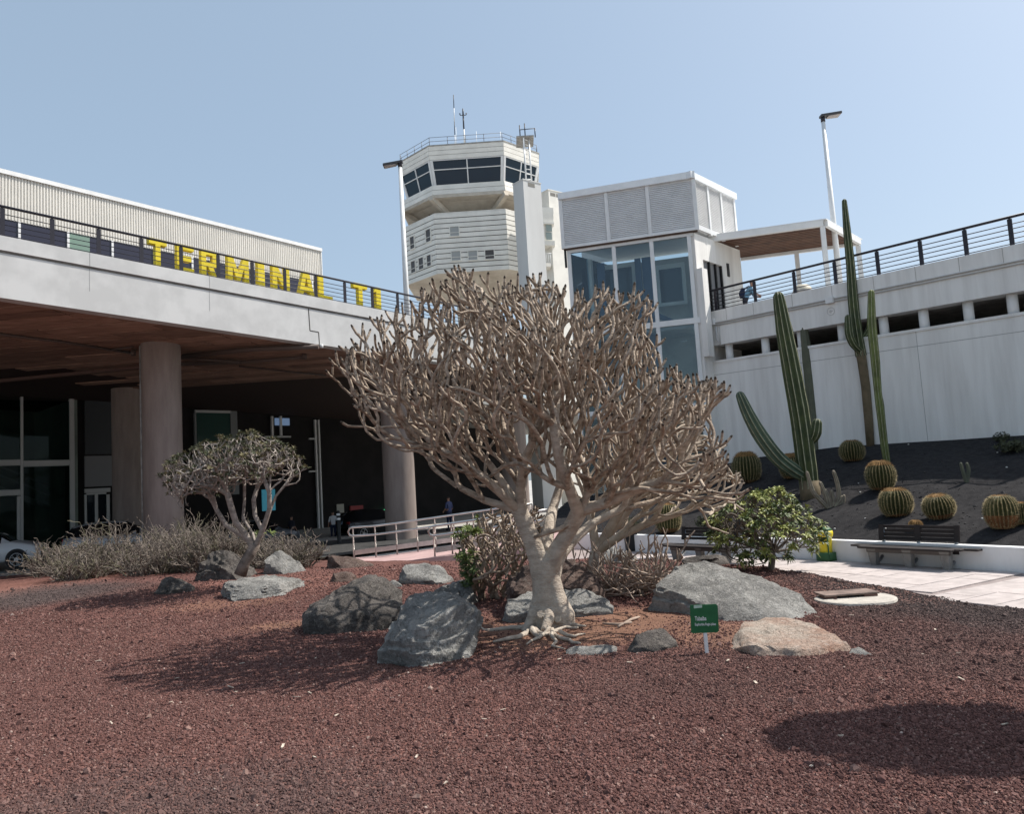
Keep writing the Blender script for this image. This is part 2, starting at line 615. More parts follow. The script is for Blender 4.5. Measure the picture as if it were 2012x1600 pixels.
    for nm, soc in (("size", "Scale"), ("turn", "Rotation")):
        na = ng.nodes.new("GeometryNodeInputNamedAttribute")
        na.data_type = 'FLOAT_VECTOR'
        na.inputs["Name"].default_value = nm
        ng.links.new(na.outputs[0], iop.inputs[soc])
    ng.links.new(iop.outputs[0], go.inputs[0])
    md = o.modifiers.new("stones", 'NODES')
    md.node_group = ng
scatter_gravel()

# ------------------------------------------------------------------ frames of the two decks and the lift
class Frame:
    """a long straight front: u along it, w inwards, k rise per metre along it"""
    def __init__(s, A, u, k, inward):
        s.A, s.u, s.k = Vector(A), Vector((u[0], u[1], 0)).normalized(), k
        w = Vector((-s.u.y, s.u.x, 0))
        s.w = w if w.dot(Vector((inward[0], inward[1], 0))) > 0 else -w
        s.d = s.u + Vector((0, 0, k))
    def p(s, a, i, h):
        return s.A + s.d * a + s.w * i + Vector((0, 0, h))
    def pix(s, px, py, i=0.0):
        """(along, height) where a sight line crosses the plane i metres inside the front"""
        r = ray(px, py)
        t = (s.A + s.w * i - EYEV).dot(s.w) / r.dot(s.w)
        q = EYEV + r * t - s.A
        a = q.dot(s.u)
        return a, q.z - s.k * a
    def along(s, px, py, i=0.0):
        return s.pix(px, py, i)[0]

LD = Frame(at(320, 632, 18.5), (0.976, 1.0), -0.0487, (-1, 1))
RD = Frame(at(1390, 715, 22.0), (0.788, -1.0), -0.0275, (1, 1))      # height 0 = foot of the open slot

# ground under and behind the decks, and the paved path
q0, q1 = LD.p(-32, .6, 0), LD.p(26, .6, 0)
road = MB()
def rz(i): return -0.02 - 0.085 * max(0, i - 4)
for i0, i1 in ((-1.5, 4), (4, 40)):
    a, b_, c, d_ = LD.p(-32, i0, 0), LD.p(30, i0, 0), LD.p(30, i1, 0), LD.p(-32, i1, 0)
    road.add([(a.x, a.y, rz(i0)), (b_.x, b_.y, rz(i0)), (c.x, c.y, rz(i1)), (d_.x, d_.y, rz(i1))], [(0, 1, 2, 3)])
tag(road.build("road", asphalt), "grey asphalt road running under the elevated deck", kind="structure")

def strip_wall(pts, thick, heights, base=-.15):
    """low wall along plan points; thickness goes to the left of travel; one mitred ring per point"""
    b = MB()
    P = [Vector((p[0], p[1])) for p in pts]
    vs = []
    for i, p in enumerate(P):
        a = (P[i] - P[i - 1]).normalized() if i else (P[1] - P[0]).normalized()
        c = (P[i + 1] - P[i]).normalized() if i < len(P) - 1 else a
        t = (a + c).normalized()
        n = Vector((-t.y, t.x)) * thick / max(.5, t.dot(a))
        q = p + n
        vs += [(p.x, p.y, base), (q.x, q.y, base), (q.x, q.y, heights[i]), (p.x, p.y, heights[i])]
    fs = []
    for i in range(len(P) - 1):
        o = i * 4
        for k in range(4):
            fs.append((o + k, o + (k + 1) % 4, o + 4 + (k + 1) % 4, o + 4 + k))
    e = (len(P) - 1) * 4
    fs += [(3, 2, 1, 0), (e, e + 1, e + 2, e + 3)]
    return b.add(vs, fs)

LOWW = [gd(2012, 1128), gd(1640, 1103), gd(1450, 1094), gd(1300, 1087), gd(1190, 1079.5)]
LOWW = [Vector((8.6, 6.6, 0)) + Vector((1.6, -3.4, 0)), Vector((7.55, 8.4, 0))] + LOWW + [LOWW[-1] + Vector((-1.6, 1.3, 0))]
lw = strip_wall([(p.x, p.y) for p in LOWW], -.17, [.335] * len(LOWW)).build("low_wall", white_wall, bevel=.008)
tag(lw, "low white garden wall retaining the dark cactus slope behind the benches", "wall")

# paved path and its tiles
path_poly = [(10.2, 3.2), (8.6, 6.6), (7.5, 8.4)] + [(p.x, p.y) for p in LOWW[2:]] + [(-.5, 18.2), (-4.6, 18.6), (-5.2, 17.2), (-2.2, 14.6), (1.2, 14.0), (2.7, 12.2), (3.2, 9), (4.0, 6), (4.6, 3), (5, 0)]
pm = mat("path_bed", (0.30, 0.25, 0.235), .9, var=.15, vs=3, bump=.15, bs=50)
path = MB().add([(x, y, -.004) for x, y in path_poly], [tuple(range(len(path_poly)))]).build("path", pm)
tag(path, "pale paved path between gravel bed and low wall", kind="structure")
if path.data.polygons[0].normal.z < 0:
    path.data.flip_normals()
tile_m = mat("path_tile", (0.45, 0.395, 0.375), .85, var=.12, vs=6, bump=.12, bs=70, rnd=.07)
tb = MB().obox((0, 0, 0), (.392, 0, 0), (0, .392, 0), (0, 0, .014))
tile0 = None
O = LOWW[2]
tdir = (LOWW[3] - LOWW[2]).normalized()
for seg, (P0, P1) in enumerate(((LOWW[1], LOWW[2]), (LOWW[2], LOWW[3]), (LOWW[3], LOWW[5]))):
    td = (P1 - P0); ln = td.length; td.normalize()
    tn = Vector((td.y, -td.x, 0))
    if tn.dot(P0) > 0: tn = -tn
    na = int(ln / .4)
    for a in range(na):
        for b_ in range(7):
            p = P0 + td * (a * .4) + tn * (b_ * .4 + .02)
            c = p + td * .2 + tn * .2
            if bed_sd(c.x, c.y) > .12:
                continue
            rzz = math.atan2(td.y, td.x)
            q = p if Vector((-td.y, td.x, 0)).dot(tn) > 0 else p + tn * .392
            if tile0 is None:
                tile0 = tb.build("tile", tile_m, path)
                o = tile0
            else:
                o = share(tile0, (0, 0, 0), parent=path)
            o.location = (q.x, q.y, -.002 + random.uniform(-.002, .003))
            o.rotation_euler = (random.uniform(-.004, .004), random.uniform(-.004, .004), rzz)

# pale kerb of the road at the far left of the bed
kb = MB()
ka, kb2 = gd(-60, 1136, .03), gd(150, 1118, .03)
kb.beam((-24, 18.4, -.03), (ka.x, ka.y, -.03), .14, .16)
tag(kb.build("kerb", conc_grey), "concrete kerb along the road edge", kind="structure")

# ------------------------------------------------------------------ right viaduct
RV = thing("ramp_viaduct", "white concrete exit ramp with an open slot on stub columns above a tall blank wall", "viaduct")
def fbox(b, F, a0, a1, i0, i1, h0, h1, m=0):
    return b.obox(F.p(a0, i0, h0), F.d * (a1 - a0), F.w * (i1 - i0), (0, 0, h1 - h0), m)
SLOT, BTOP = 0.475, 1.455
fbox(MB(), RD, -.1, 22, 0, .4, -6, 0).build("wall", white_wall_old, RV)
fbox(MB(), RD, -.1, 22, -.03, .37, SLOT, BTOP).build("edge_beam", white_wall_old, RV)
fbox(MB(), RD, -.1, 22, .37, 9, SLOT + .02, SLOT + .30).build("deck_slab", conc_grey, RV)
fbox(MB(), RD, -.1, 22, 5, 5.2, -6, SLOT + .02).build("inner_wall", mat("slot_shade_wall", (.05, .048, .046), .9, var=.3, vs=1), RV)  # near-black colour stands for the shade behind the open slot
fbox(MB(), RD, -.3, -.1, .41, 5, -6, SLOT + .02).build("end_wall", mat("slot_shade_wall", (0, 0, 0)), RV)
for x in (1398, 1435, 1506, 1577, 1657, 1739, 1818, 1906, 1993, 2090):
    a = RD.along(x, 715 - .152 * (x - 1390), .2)
    MB().cyl(RD.p(a, .2, -.01), .105, SLOT + .02, 20).build("stub_column", white_wall, RV)
wj = mat("wall_joint", (.40, .385, .37), .9)
for a in (2.9, 5.8, 8.7):
    fbox(MB(), RD, a, a + .012, -.0015, .01, -4, 0).build("joint", wj, RV)
fbox(MB(), RD, 0, 22, -.0015, .01, -.36, -.345).build("joint", wj, RV)
fbox(MB(), RD, -.1, 22, -.025, .40, -.02, .045).build("ledge", white_wall_old, RV)
cond = mat("painted_conduit", (.56, .55, .53), .6)
for px in (1430, 1484, 1562, 1642, 1726, 1811, 1899, 1988):
    a = RD.along(px, 640)
    fbox(MB(), RD, a, a + .010, -.0325, -.02, 1.12, BTOP - .001).build("joint", mat("stain_joint", (.33, .30, .27), .9), RV)
for h, r in ((1.10, .022), (1.035, .018)):
    a0 = RD.along(1407, 630)
    MB().tube([RD.p(a0, -.055, h), RD.p(20, -.055, h)], r, 8).build("conduit", cond, RV)
a1 = RD.along(1409, 640)
MB().tube([RD.p(a1, -.055, 1.0), RD.p(a1, -.055, .62), RD.p(a1 + .06, -.055, .54), RD.p(a1 + .08, .02, .44)], .026, 8).build("conduit", cond, RV)
MB().tube([RD.p(a1 + .09, -.055, 1.0), RD.p(a1 + .09, -.055, .50)], .014, 8).build("conduit", cond, RV)
for px, py, w, h in ((1402, 634, .20, .17), (1634, 591, .20, .15)):
    a, hh = RD.pix(px, py)
    fbox(MB(), RD, a - w / 2, a + w / 2, -.13, -.031, hh - h / 2, hh + h / 2).build("junction_box", white_wall, RV, bevel=.008)
a, hh = RD.pix(1634, 612)
ring = MB()
ring.tube([RD.p(a, -.036, hh) + RD.d * (.095 * math.cos(t)) + Vector((0, 0, .095 * math.sin(t))) for t in np.linspace(0, 2 * math.pi, 25)], .008, 6, cap=False)
ring.tube([RD.p(a - .05, -.036, hh), RD.p(a + .05, -.036, hh)], .008, 6)
ring.tube([RD.p(a, -.036, hh - .05), RD.p(a, -.036, hh + .05)], .008, 6)
ring.build("round_fitting", cond, RV)
MB().tube([RD.p(.15, -.03, -.15), RD.p(.1, -.04, -.6), RD.p(.22, -.03, -1.0), RD.p(.08, -.02, -1.6)], .008, 5).build("hanging_wire", black, RV)

# ------------------------------------------------------------------ black slope of volcanic sand behind the low wall
SL = [Vector((p.x, p.y, .30)) + Vector((.14, .09, 0)) for p in LOWW]
def wall_base(px, py):
    a, h = RD.pix(px, py)
    return RD.p(a, .04, h)
SW = [RD.p(13.5, .04, -2.2), wall_base(2100, 848), wall_base(2012, 855), wall_base(1800, 868), wall_base(1640, 878), wall_base(1500, 897), Vector((5.3, 21.4, 1.65)), Vector((1.4, 22.6, .9))]
def resample(P, n):
    L = [0]
    for i in range(1, len(P)): L.append(L[-1] + (P[i] - P[i - 1]).length)
    out = []
    for k in range(n):
        t = L[-1] * k / (n - 1)
        i = max(j for j in range(len(L)) if L[j] <= t + 1e-9)
        i = min(i, len(P) - 2)
        out.append(P[i].lerp(P[i + 1], (t - L[i]) / (L[i + 1] - L[i])))
    return out
A_, B_ = resample(SL, 80), resample(SW, 80)
sv, sf = [], []
NV = 40
for i in range(80):
    for j in range(NV + 1):
        t = j / NV
        p = A_[i].lerp(B_[i], t)
        p.z = A_[i].z + (B_[i].z - A_[i].z) * (t ** .95) + (noise.noise((p.x * .9, p.y * .9, 2)) * .10 + noise.noise((p.x * 3, p.y * 3, 2)) * .035) * math.sin(math.pi * min(1, t * 1.0)) ** .5
        sv.append(p)
for i in range(79):
    for j in range(NV):
        o = i * (NV + 1) + j
        sf.append((o, o + 1, o + NV + 2, o + NV + 1))
slope_m = mat("black_sand", (0.036, 0.034, 0.035), .97, col2=(0.020, 0.019, 0.020), vs=9, bump=.9, bs=70, mix=(.35, .65), spec=.12)
rgs = random.Random(4)
clod = MB()
for _ in range(3800):
    i, j = rgs.randrange(79), rgs.randrange(NV)
    o = i * (NV + 1) + j
    u, v = rgs.random(), rgs.random()
    p = (sv[o] * (1 - v) + sv[o + 1] * v) * (1 - u) + (sv[o + NV + 1] * (1 - v) + sv[o + NV + 2] * v) * u
    r = rgs.uniform(.010, .026) * (1.8 if rgs.random() < .04 else 1)
    ax = [Vector((rgs.uniform(.6, 1.3) * r, 0, 0)), Vector((0, rgs.uniform(.6, 1.3) * r, 0)), Vector((0, 0, rgs.uniform(.5, .9) * r))]
    q = Matrix.Rotation(rgs.uniform(0, 6.28), 3, 'Z') @ Matrix.Rotation(rgs.uniform(-.5, .5), 3, 'X')
    ax = [q @ a for a in ax]
    clod.add([p + ax[0], p + ax[1], p - ax[0], p - ax[1], p + ax[2], p - ax[2]], [(0, 1, 4), (1, 2, 4), (2, 3, 4), (3, 0, 4), (1, 0, 5), (2, 1, 5), (3, 2, 5), (0, 3, 5)])
tag(clod.build("slope_clods", mat("black_clod", (.048, .045, .045), .95, col2=(.018, .017, .018), vs=4, mix=(.3, .7))), "loose black clods lying on the volcanic bank", kind="stuff")
slope = MB().add(sv, sf, 0, True).build("slope", slope_m)
tag(slope, "bank of black volcanic sand planted with cacti", kind="structure")
SLB = BVHTree.FromPolygons([Vector(v) for v in sv], sf)
def shit(px, py):
    r = ray(px, py).normalized()
    h = SLB.ray_cast(EYEV, r)
    return h[0] if h[0] is not None else gd(px, py, 1.0)

# ------------------------------------------------------------------ left elevated deck
ED = thing("elevated_deck", "elevated departures deck with a smooth white edge and board marked brown underside on round columns", "deck")
A0, A1 = -30, 16.5  # left end run far out of view to shut out sky light
fbox(MB(), LD, A0, A1, 0, .34, 0, .975).build("fascia", white, ED)
fbox(MB(), LD, A0, A1, .07, .30, .975, 1.03).build("drip_groove", conc_grey, ED)
fbox(MB(), LD, A0, A1, -.035, .33, 1.03, 1.345).build("parapet_kerb", white, ED)
fbox(MB(), LD, A1, 30, 7, 22, .10, .60).build("deck_slab", conc_grey, ED)  # extra slab added behind the lift to keep sun off the rear wall
fbox(MB(), LD, A0, A1, .34, 20, .075, .70).build("deck_slab", mat("dark_slab_face", (.05, .03, .025), .9), ED)  # dark slab shows as lines in the gaps between the boards
jm = mat("hairline_joint", (.30, .30, .30), .9)
for px, py in ((175, 540), (411, 590)):
    a = LD.along(px, py)
    fbox(MB(), LD, a, a + .014, -.0015, .01, .45, .974).build("joint", jm, ED)
    fbox(MB(), LD, a, a + .014, -.037, -.03, 1.031, 1.344).build("joint", jm, ED)
zz = [LD.pix(px, py) for px, py in ((606, 606), (609, 650), (626, 653), (628, 682))]
zb = MB()
for (x0, y0), (x1, y1) in zip(zz[:-1], zz[1:]):
    zb.beam(LD.p(x0, 0, y0), LD.p(x1, 0, y1), .006 if abs(x1 - x0) < .2 else .006, .028, up=LD.d)
zb.build("expansion_joint", grey_joint, ED)
a, h = zz[-1]
MB().tube([LD.p(a + .03, -.05, .0), LD.p(a + .03, -.05, -.10)], .05, 10).build("drain_spout", white, ED)
# board marks on the underside
bdir = Vector((.98, -.21, 0)).normalized()
bw = Vector((.21, .98, 0)).normalized()
e2 = Vector((LD.A.x, LD.A.y, 0)) + LD.w * .36
nb = 0
for r_ in range(0, 30):
    wdt = .44
    c0 = at(0, 585, 12.2) + bw * (r_ * .5)
    c0.z = 0
    s = -7.5 - random.random() * 3
    while s < 26 and nb < 292:
        ln = random.uniform(2.6, 4.6)
        p0 = c0 + bdir * s
        poly = [p0, p0 + bdir * (ln - .05), p0 + bdir * (ln - .05) + bw * wdt, p0 + bw * wdt]
        s += ln
        poly = clip(poly, e2, LD.w)
        poly = clip(poly, e2 + LD.w * 13.5, -LD.w) if poly else poly
        poly = clip(poly, Vector((LD.p(13.5, 0, 0).x, LD.p(13.5, 0, 0).y, 0)), -LD.u) if poly else poly
        poly = clip(poly, Vector((LD.p(-8, 0, 0).x, LD.p(-8, 0, 0).y, 0)), LD.u) if poly else poly
        if len(poly) < 3 or sum((poly[i] - poly[0]).cross(poly[(i + 1) % len(poly)] - poly[0]).length for i in range(len(poly))) < .08:
            continue
        dz = random.uniform(0, .022)
        P = []
        for q in poly:
            a = (q - Vector((LD.A.x, LD.A.y, 0))).dot(LD.u)
            P.append(Vector((q.x, q.y, LD.A.z + LD.k * a + .035 - dz)))
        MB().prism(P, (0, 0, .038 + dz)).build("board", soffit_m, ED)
        nb += 1
# round columns
def deck_column(px, py, Y, r, base=-.3):
    c = at(px, py, Y)
    a = (c - LD.A).dot(LD.u)
    top = LD.A.z + LD.k * a + .06
    b = MB()
    b.lathe((c.x, c.y, 0), [(r, base), (r, top - .62), (r * 1.004, top - .615), (r * 1.004, top)], 48)
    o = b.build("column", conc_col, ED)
    return c, top
c1, t1 = deck_column(320, 900, 21.2, .505)
deck_column(787, 1000, 25.2, .505)
deck_column(251, 920, 28.6, .52, -1)
deck_column(157, 920, 31.5, .27, -1)
deck_column(1010, 900, 30.0, .505, -1)
MB().tube([(c1.x - .50, c1.y - .16, -.1), (c1.x - .50, c1.y - .16, t1 - .05)], .028, 8).build("downpipe", conc_grey, ED)
# pipes hung under the deck
def soff(px, py, drop=.1):
    """point under the deck on a sight line"""
    n = LD.w.cross(LD.d).normalized()
    r = ray(px, py)
    p0 = LD.A + Vector((0, 0, .035 - drop))
    return EYEV + r * ((p0 - EYEV).dot(n) / r.dot(n))
pipe_m = mat("drain_pipe", (.10, .075, .065), .6)
for pts, r in (([(-40, 652), (120, 672), (258, 694)], .035), ([(215, 688), (262, 682)], .03), ([(355, 703), (480, 712)], .05), ([(355, 716), (470, 712), (596, 702)], .055), ([(470, 720), (640, 738)], .03), ([(360, 700), (500, 686), (626, 681)], .07)):
    MB().tube([soff(x, y, .12 if r > .04 else .06) for x, y in pts], r, 10).build("pipe", pipe_m, ED)
p = soff(598, 702, .12); q = soff(600, 690, .03)
MB().tube([p + Vector((0, 0, -.06)), p + Vector((0, 0, .12))], .075, 10).build("pipe_elbow", pipe_m, ED)
p = soff(262, 688, .05)
MB().tube([p, p + Vector((0, 0, -.16))], .07, 10).build("pipe_elbow", pipe_m, ED)
# thick drop beam lines in the far part
tag(ED.children[0], None)
p0, p1 = soff(-30, 752, .03), soff(285, 721, .03)
MB().beam(p0, p1 + (p1 - p0) * .4, .18, .10).build("drop_beam", mat("drop_beam", (.14, .085, .07), .9), ED)

# ------------------------------------------------------------------ railings
def railing(F, i, base, top, posts, a0, a1, label):
    g = thing("railing", label, "railing")
    MB().tube([F.p(a0, i, top), F.p(a1, i, top)], .030, 10).build("top_rail", rail_dark, g)
    nbar = 5
    for k in range(nbar):
        h = base + (top - base) * (.10 + .165 * k)
        MB().tube([F.p(a0, i, h), F.p(a1, i, h)], .0105, 6).build("bar", rail_dark, g)
    for a in posts:
        b = MB()
        b.obox(F.p(a - .045, i - .012, base - .01), F.d * .09, F.w * .024, (0, 0, top - base - .03))
        b.obox(F.p(a - .018, i - .014, top - .06), F.d * .036, F.w * .028, (0, 0, .05))
        b.build("post", rail_dark, g)
    return g
lp = [LD.along(x, y, .13) for x, y in ((4.5, 440), (102.6, 460), (194, 480), (278, 498), (356, 515), (429, 532), (496, 547), (560, 560), (621, 574), (678, 586), (732, 598), (782, 608), (831, 620))]
st = lp[-1] - lp[-2]
lp = [lp[0] - 2 * st, lp[0] - st] + lp + [lp[-1] + st * k for k in range(1, 5)]
railing(LD, .13, 1.345, 1.345 + .70, lp, -8, lp[-1], "dark metal railing on the left deck in front of the yellow letters")
rp_ = [RD.along(x, y, .13) for x, y in ((1388, 600), (1407, 598), (1484, 582), (1562, 565), (1642, 547), (1726, 530), (1811, 512), (1899, 492), (1988, 470))]
rp_ += [rp_[-1] + 1.0, rp_[-1] + 2.0]
railing(RD, .13, BTOP, BTOP + .63, rp_, rp_[0], rp_[-1], "dark purple metal railing on the right ramp above the cacti")

# ------------------------------------------------------------------ TERMINAL T1 letters
def letter_polys(ch):
    t = .26
    P = {
        'T': [[(0, 1 - .2), (1, 1 - .2), (1, 1), (0, 1)], [(.36, 0), (.64, 0), (.64, .8), (.36, .8)]],
        'E': [[(0, 0), (.3, 0), (.3, 1), (0, 1)], [(.3, .82), (1, .82), (1, 1), (.3, 1)], [(.3, .42), (.85, .42), (.85, .6), (.3, .6)], [(.3, 0), (1, 0), (1, .18), (.3, .18)]],
        'R': [[(0, 0), (.3, 0), (.3, 1), (0, 1)], [(.3, .82), (.78, .82), (.86, 1), (.3, 1)], [(.78, .82), (1, .86), (.86, 1)], [(.7, .55), (1, .48), (1, .86), (.7, .82)], [(.3, .38), (.9, .38), (1, .48), (.7, .55), (.3, .55)], [(.42, .38), (.72, 0), (1, 0), (.74, .38)]],
        'M': [[(0, 0), (.22, 0), (.22, 1), (0, 1)], [(.78, 0), (1, 0), (1, 1), (.78, 1)], [(.22, 1), (.22, .6), (.42, .1), (.5, .1), (.5, .4)], [(.78, 1), (.5, .4), (.5, .1), (.58, .1), (.78, .6)]],
        'I': [[(0, 0), (1, 0), (1, 1), (0, 1)]],
        'N': [[(0, 0), (.26, 0), (.26, 1), (0, 1)], [(.74, 0), (1, 0), (1, 1), (.74, 1)], [(.26, 1), (.26, .58), (.74, 0), (.74, .42)]],
        'A': [[(0, 0), (.27, 0), (.5, .78), (.5, 1), (.34, 1)], [(1, 0), (.66, 1), (.5, 1), (.5, .78), (.73, 0)], [(.33, .2), (.67, .2), (.61, .38), (.39, .38)]],
        'L': [[(0, 0), (.36, 0), (.36, 1), (0, 1)], [(.36, 0), (1, 0), (1, .18), (.36, .18)]],
        '1': [[(.3, 0), (.8, 0), (.8, 1), (.3, 1)], [(0, .74), (.3, .8), (.3, 1)]],
    }
    return P[ch]
TS = thing("terminal_sign", "yellow free standing letters reading TERMINAL T1 along the deck edge", "sign")
IL = .32
for ch, x0, x1, yb in (('T', 293, 328, 518), ('E', 348, 381, 530), ('R', 396, 427, 540), ('M', 448, 489, 552), ('I', 507, 520, 558), ('N', 536, 569, 570), ('A', 586, 618, 578), ('L', 626, 653, 587), ('T', 695, 722, 598), ('1', 734, 752, 606)):
    a0, a1 = LD.along(x0, yb - 25, IL), LD.along(x1, yb - 25, IL)
    b = MB()
    hh, base = .72, 1.43
    for poly in letter_polys(ch):
        b.prism([LD.p(a0 + (a1 - a0) * x, IL, base + hh * y) for x, y in poly], LD.w * .16)
    b.build("letter", yellow, TS)
MB().obox(LD.p(LD.along(293, 500, IL) - .3, IL + .02, 1.25), LD.d * (LD.along(752, 590, IL) - LD.along(293, 500, IL) + .6), LD.w * .12, (0, 0, .088)).build("plinth", conc_grey, TS)

# ------------------------------------------------------------------ terminal building: ribbed upper storey and glazed front below the deck
TB = thing("terminal_building", "long terminal building with ribbed cream upper wall and a dark glazed front below the deck", "building")
UB = Frame(at(630, 488, 38.0), (0.76, 1.0), 0.0, (-1, .76))
hb = [UB.pix(px, py)[1] for px, py in ((20, 436), (303, 488), (560, 541))]
HB = sum(hb) / 3
aL = UB.along(0, 333) - 14
prof = []
a = aL
pitch = .105
vs, fs = [], []
while a < -.02:
    for da, i in ((0, 0), (.045, 0), (.058, .035), (.092, .035)):
        if a + da < -.01:
            prof.append((a + da, i))
    a += pitch
prof.append((-.01, 0))
for a_, i_ in prof:
    vs += [UB.p(a_, i_, HB), UB.p(a_, i_, -.162)]
for k in range(len(prof) - 1):
    fs.append((2 * k, 2 * k + 2, 2 * k + 3, 2 * k + 1))
MB().add(vs, fs).build("ribbed_cladding", cream_rib, TB)
fbox(MB(), UB, aL, .05, -.06, .4, -.16, 0).build("roof_trim", white_metal, TB)
fbox(MB(), UB, -.008, .04, -.03, .3, HB - .1, -.161).build("corner_trim", white_metal, TB)
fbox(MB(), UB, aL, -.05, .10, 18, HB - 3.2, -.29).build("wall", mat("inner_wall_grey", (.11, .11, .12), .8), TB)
for px in (38, 134, 221, 303, 378, 446, 509, 566, 614):
    a = UB.along(px, 445 + .19 * px)
    fbox(MB(), UB, a - .04, a + .04, -.02, .08, HB - 3.2, HB - .002).build("mullion", white_metal, TB)
pxs = [-120, 38, 134, 221, 303, 378, 446, 509, 566, 614]
gp = mat("green_blind", (.17, .26, .21), .5)
dwin = mat("dark_window", (.030, .028, .045), .08, spec=.5)
for k in range(9):
    a0, a1 = UB.along(pxs[k], 440 + .19 * pxs[k]) + .042, UB.along(pxs[k + 1], 440 + .19 * pxs[k + 1]) - .042
    if k == 2:
        am = UB.along(177, 475)
        fbox(MB(), UB, am, a1, .03, .06, HB - 3.2, HB - .003).build("window_pane", dwin, TB)
        fbox(MB(), UB, a0, am, .03, .06, HB - 3.2, HB - .003).build("window_pane", gp, TB)
    else:
        fbox(MB(), UB, a0, a1, .03, .06, HB - 3.2, HB - .003).build("window_pane", dwin, TB)

pf = at(0, 780, 29.0)
IF = (pf - LD.A).dot(LD.w)
FB = Frame(LD.p(0, IF, 0), LD.u, 0.0, LD.w)
def frect(name, m, x0, y0, x1, y1, i0=0.0, th=.06, F=None, par=None):
    F = F or FB
    ym, xm = (y0 + y1) / 2, (x0 + x1) / 2
    a0, a1 = F.along(x0, ym, i0), F.along(x1, ym, i0)
    h1, h0 = F.pix(xm, y0, i0)[1], F.pix(xm, y1, i0)[1]
    return fbox(MB(), F, min(a0, a1), max(a0, a1), i0, i0 + th, h0, h1).build(name, m, par or TB)
dim_white = mat("frame_paint", (.50, .50, .49), .6)
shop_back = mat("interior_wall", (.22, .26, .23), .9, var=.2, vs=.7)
aQ0, aQ1 = FB.along(146, 900), FB.along(760, 950)
# shell of the glazed room at the left
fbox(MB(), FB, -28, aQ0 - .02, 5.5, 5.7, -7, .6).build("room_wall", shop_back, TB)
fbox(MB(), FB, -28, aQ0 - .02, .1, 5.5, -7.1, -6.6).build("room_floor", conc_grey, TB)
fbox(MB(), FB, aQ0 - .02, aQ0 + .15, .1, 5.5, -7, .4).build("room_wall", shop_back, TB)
fbox(MB(), FB, aQ0 + .15, aQ1 + 10, .12, .5, -8, .6).build("rear_wall", mat("dark_rear_wall", (.014, .012, .012), .9, var=.3, vs=1.0), TB)  # near-black colour stands in for the deep shade under the deck
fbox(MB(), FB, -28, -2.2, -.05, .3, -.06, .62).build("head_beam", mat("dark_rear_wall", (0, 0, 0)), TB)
for r4 in ((-80, 785, 41, 904), (46, 788, 138, 904), (46, 917, 138, 1085), (-80, 917, 40, 964), (-80, 977, 34, 1085)):
    frect("window_pane", pane_dim, *r4, i0=.03, th=.02)
for r4 in ((41, 780, 46, 1090), (138, 783, 147, 1090)):
    frect("mullion", dim_white, *r4, i0=-.06, th=.14)
for r4 in ((-80, 905, 40.5, 916), (46.5, 905, 137.5, 916), (-80, 965, 40.5, 976)):
    frect("transom", dim_white, *r4, i0=-.05, th=.12)
frect("door_stile", dim_white, 34, 976.5, 40.5, 1090, i0=-.04, th=.10)
frect("door_stile", dim_white, 128, 917, 137, 1090, i0=.06, th=.05)
# escalator seen through the glass
esc = MB()
for dz in (0, .55, .9):
    esc.beam(FB.p(FB.along(-60, 850) - 1, 2.5, -2.2 + dz), FB.p(FB.along(135, 900), 2.5, -4.3 + dz), .12, .22 if dz == 0 else .08)
esc.build("escalator_side", mat("frame_paint", (0, 0, 0)), TB)
# panels and a door right of the glazed room
frect("panel", mat("slate_panel", (.05, .055, .06), .5), 167, 788, 222, 893, i0=.02, th=.09)
frect("panel", mat("grey_panel", (.22, .22, .225), .6), 167, 896, 226, 956, i0=.01, th=.10)
for r4 in ((167, 960, 217, 968), (167, 972, 171, 1060), (187, 972, 193, 1060), (210, 972, 216, 1060), (171, 968.5, 209, 972)):
    frect("door_frame", dim_white, *r4, i0=0, th=.10)
for r4 in ((172, 973, 186, 1060), (194, 973, 209, 1060)):
    frect("door_leaf", darkglass, *r4, i0=.04, th=.06)
# greenish glazing right of the first column
frect("window_pane", mat("green_glass", (.035, .075, .065), .12), 388, 812, 454, 968, i0=.02, th=.09)
for r4 in ((455, 808, 468, 972), (384, 812, 387.5, 968)):
    frect("mullion", mat("dull_frame", (.20, .21, .21), .6), *r4, i0=-.03, th=.14)
frect("transom", dim_white, 384, 806.5, 454.5, 811.5, i0=-.03, th=.14)
frect("window_pane", emat("sky_glow_pane", (.16, .24, .38), .35), 541, 822, 569, 836, i0=.03, th=.08)  # pane made to glow in place of reflected sky
for r4 in ((534, 818, 537.5, 856), (551, 818, 554.5, 856), (623, 825, 626, 1075), (630, 825, 632.5, 1075)):
    frect("mullion", mat("bright_mullion", (.62, .62, .61), .5), *r4, i0=-.06, th=.12)
for r4 in ((520, 857, 572, 860), (608, 861, 622.5, 864), (608, 925, 622.5, 928)):
    frect("transom", dim_white, *r4, i0=-.05, th=.12)
frect("window_pane", emat("teal_glow_pane", (.05, .22, .30), .30), 516, 962, 541, 1004, i0=.03, th=.08)  # window pane given its teal glow by emission
frect("notice", mat("cream_paper", (.42, .40, .34), .8), 662, 991, 676, 1008, i0=.06, th=.05)
frect("fire_cabinet", mat("dull_red", (.28, .03, .03), .5), 689, 994, 714, 1017, i0=.0, th=.11)
frect("exit_light", emat("exit_green", (.1, .9, .35), 1.6), 753, 1002, 757, 1009, i0=-.04, th=.10)
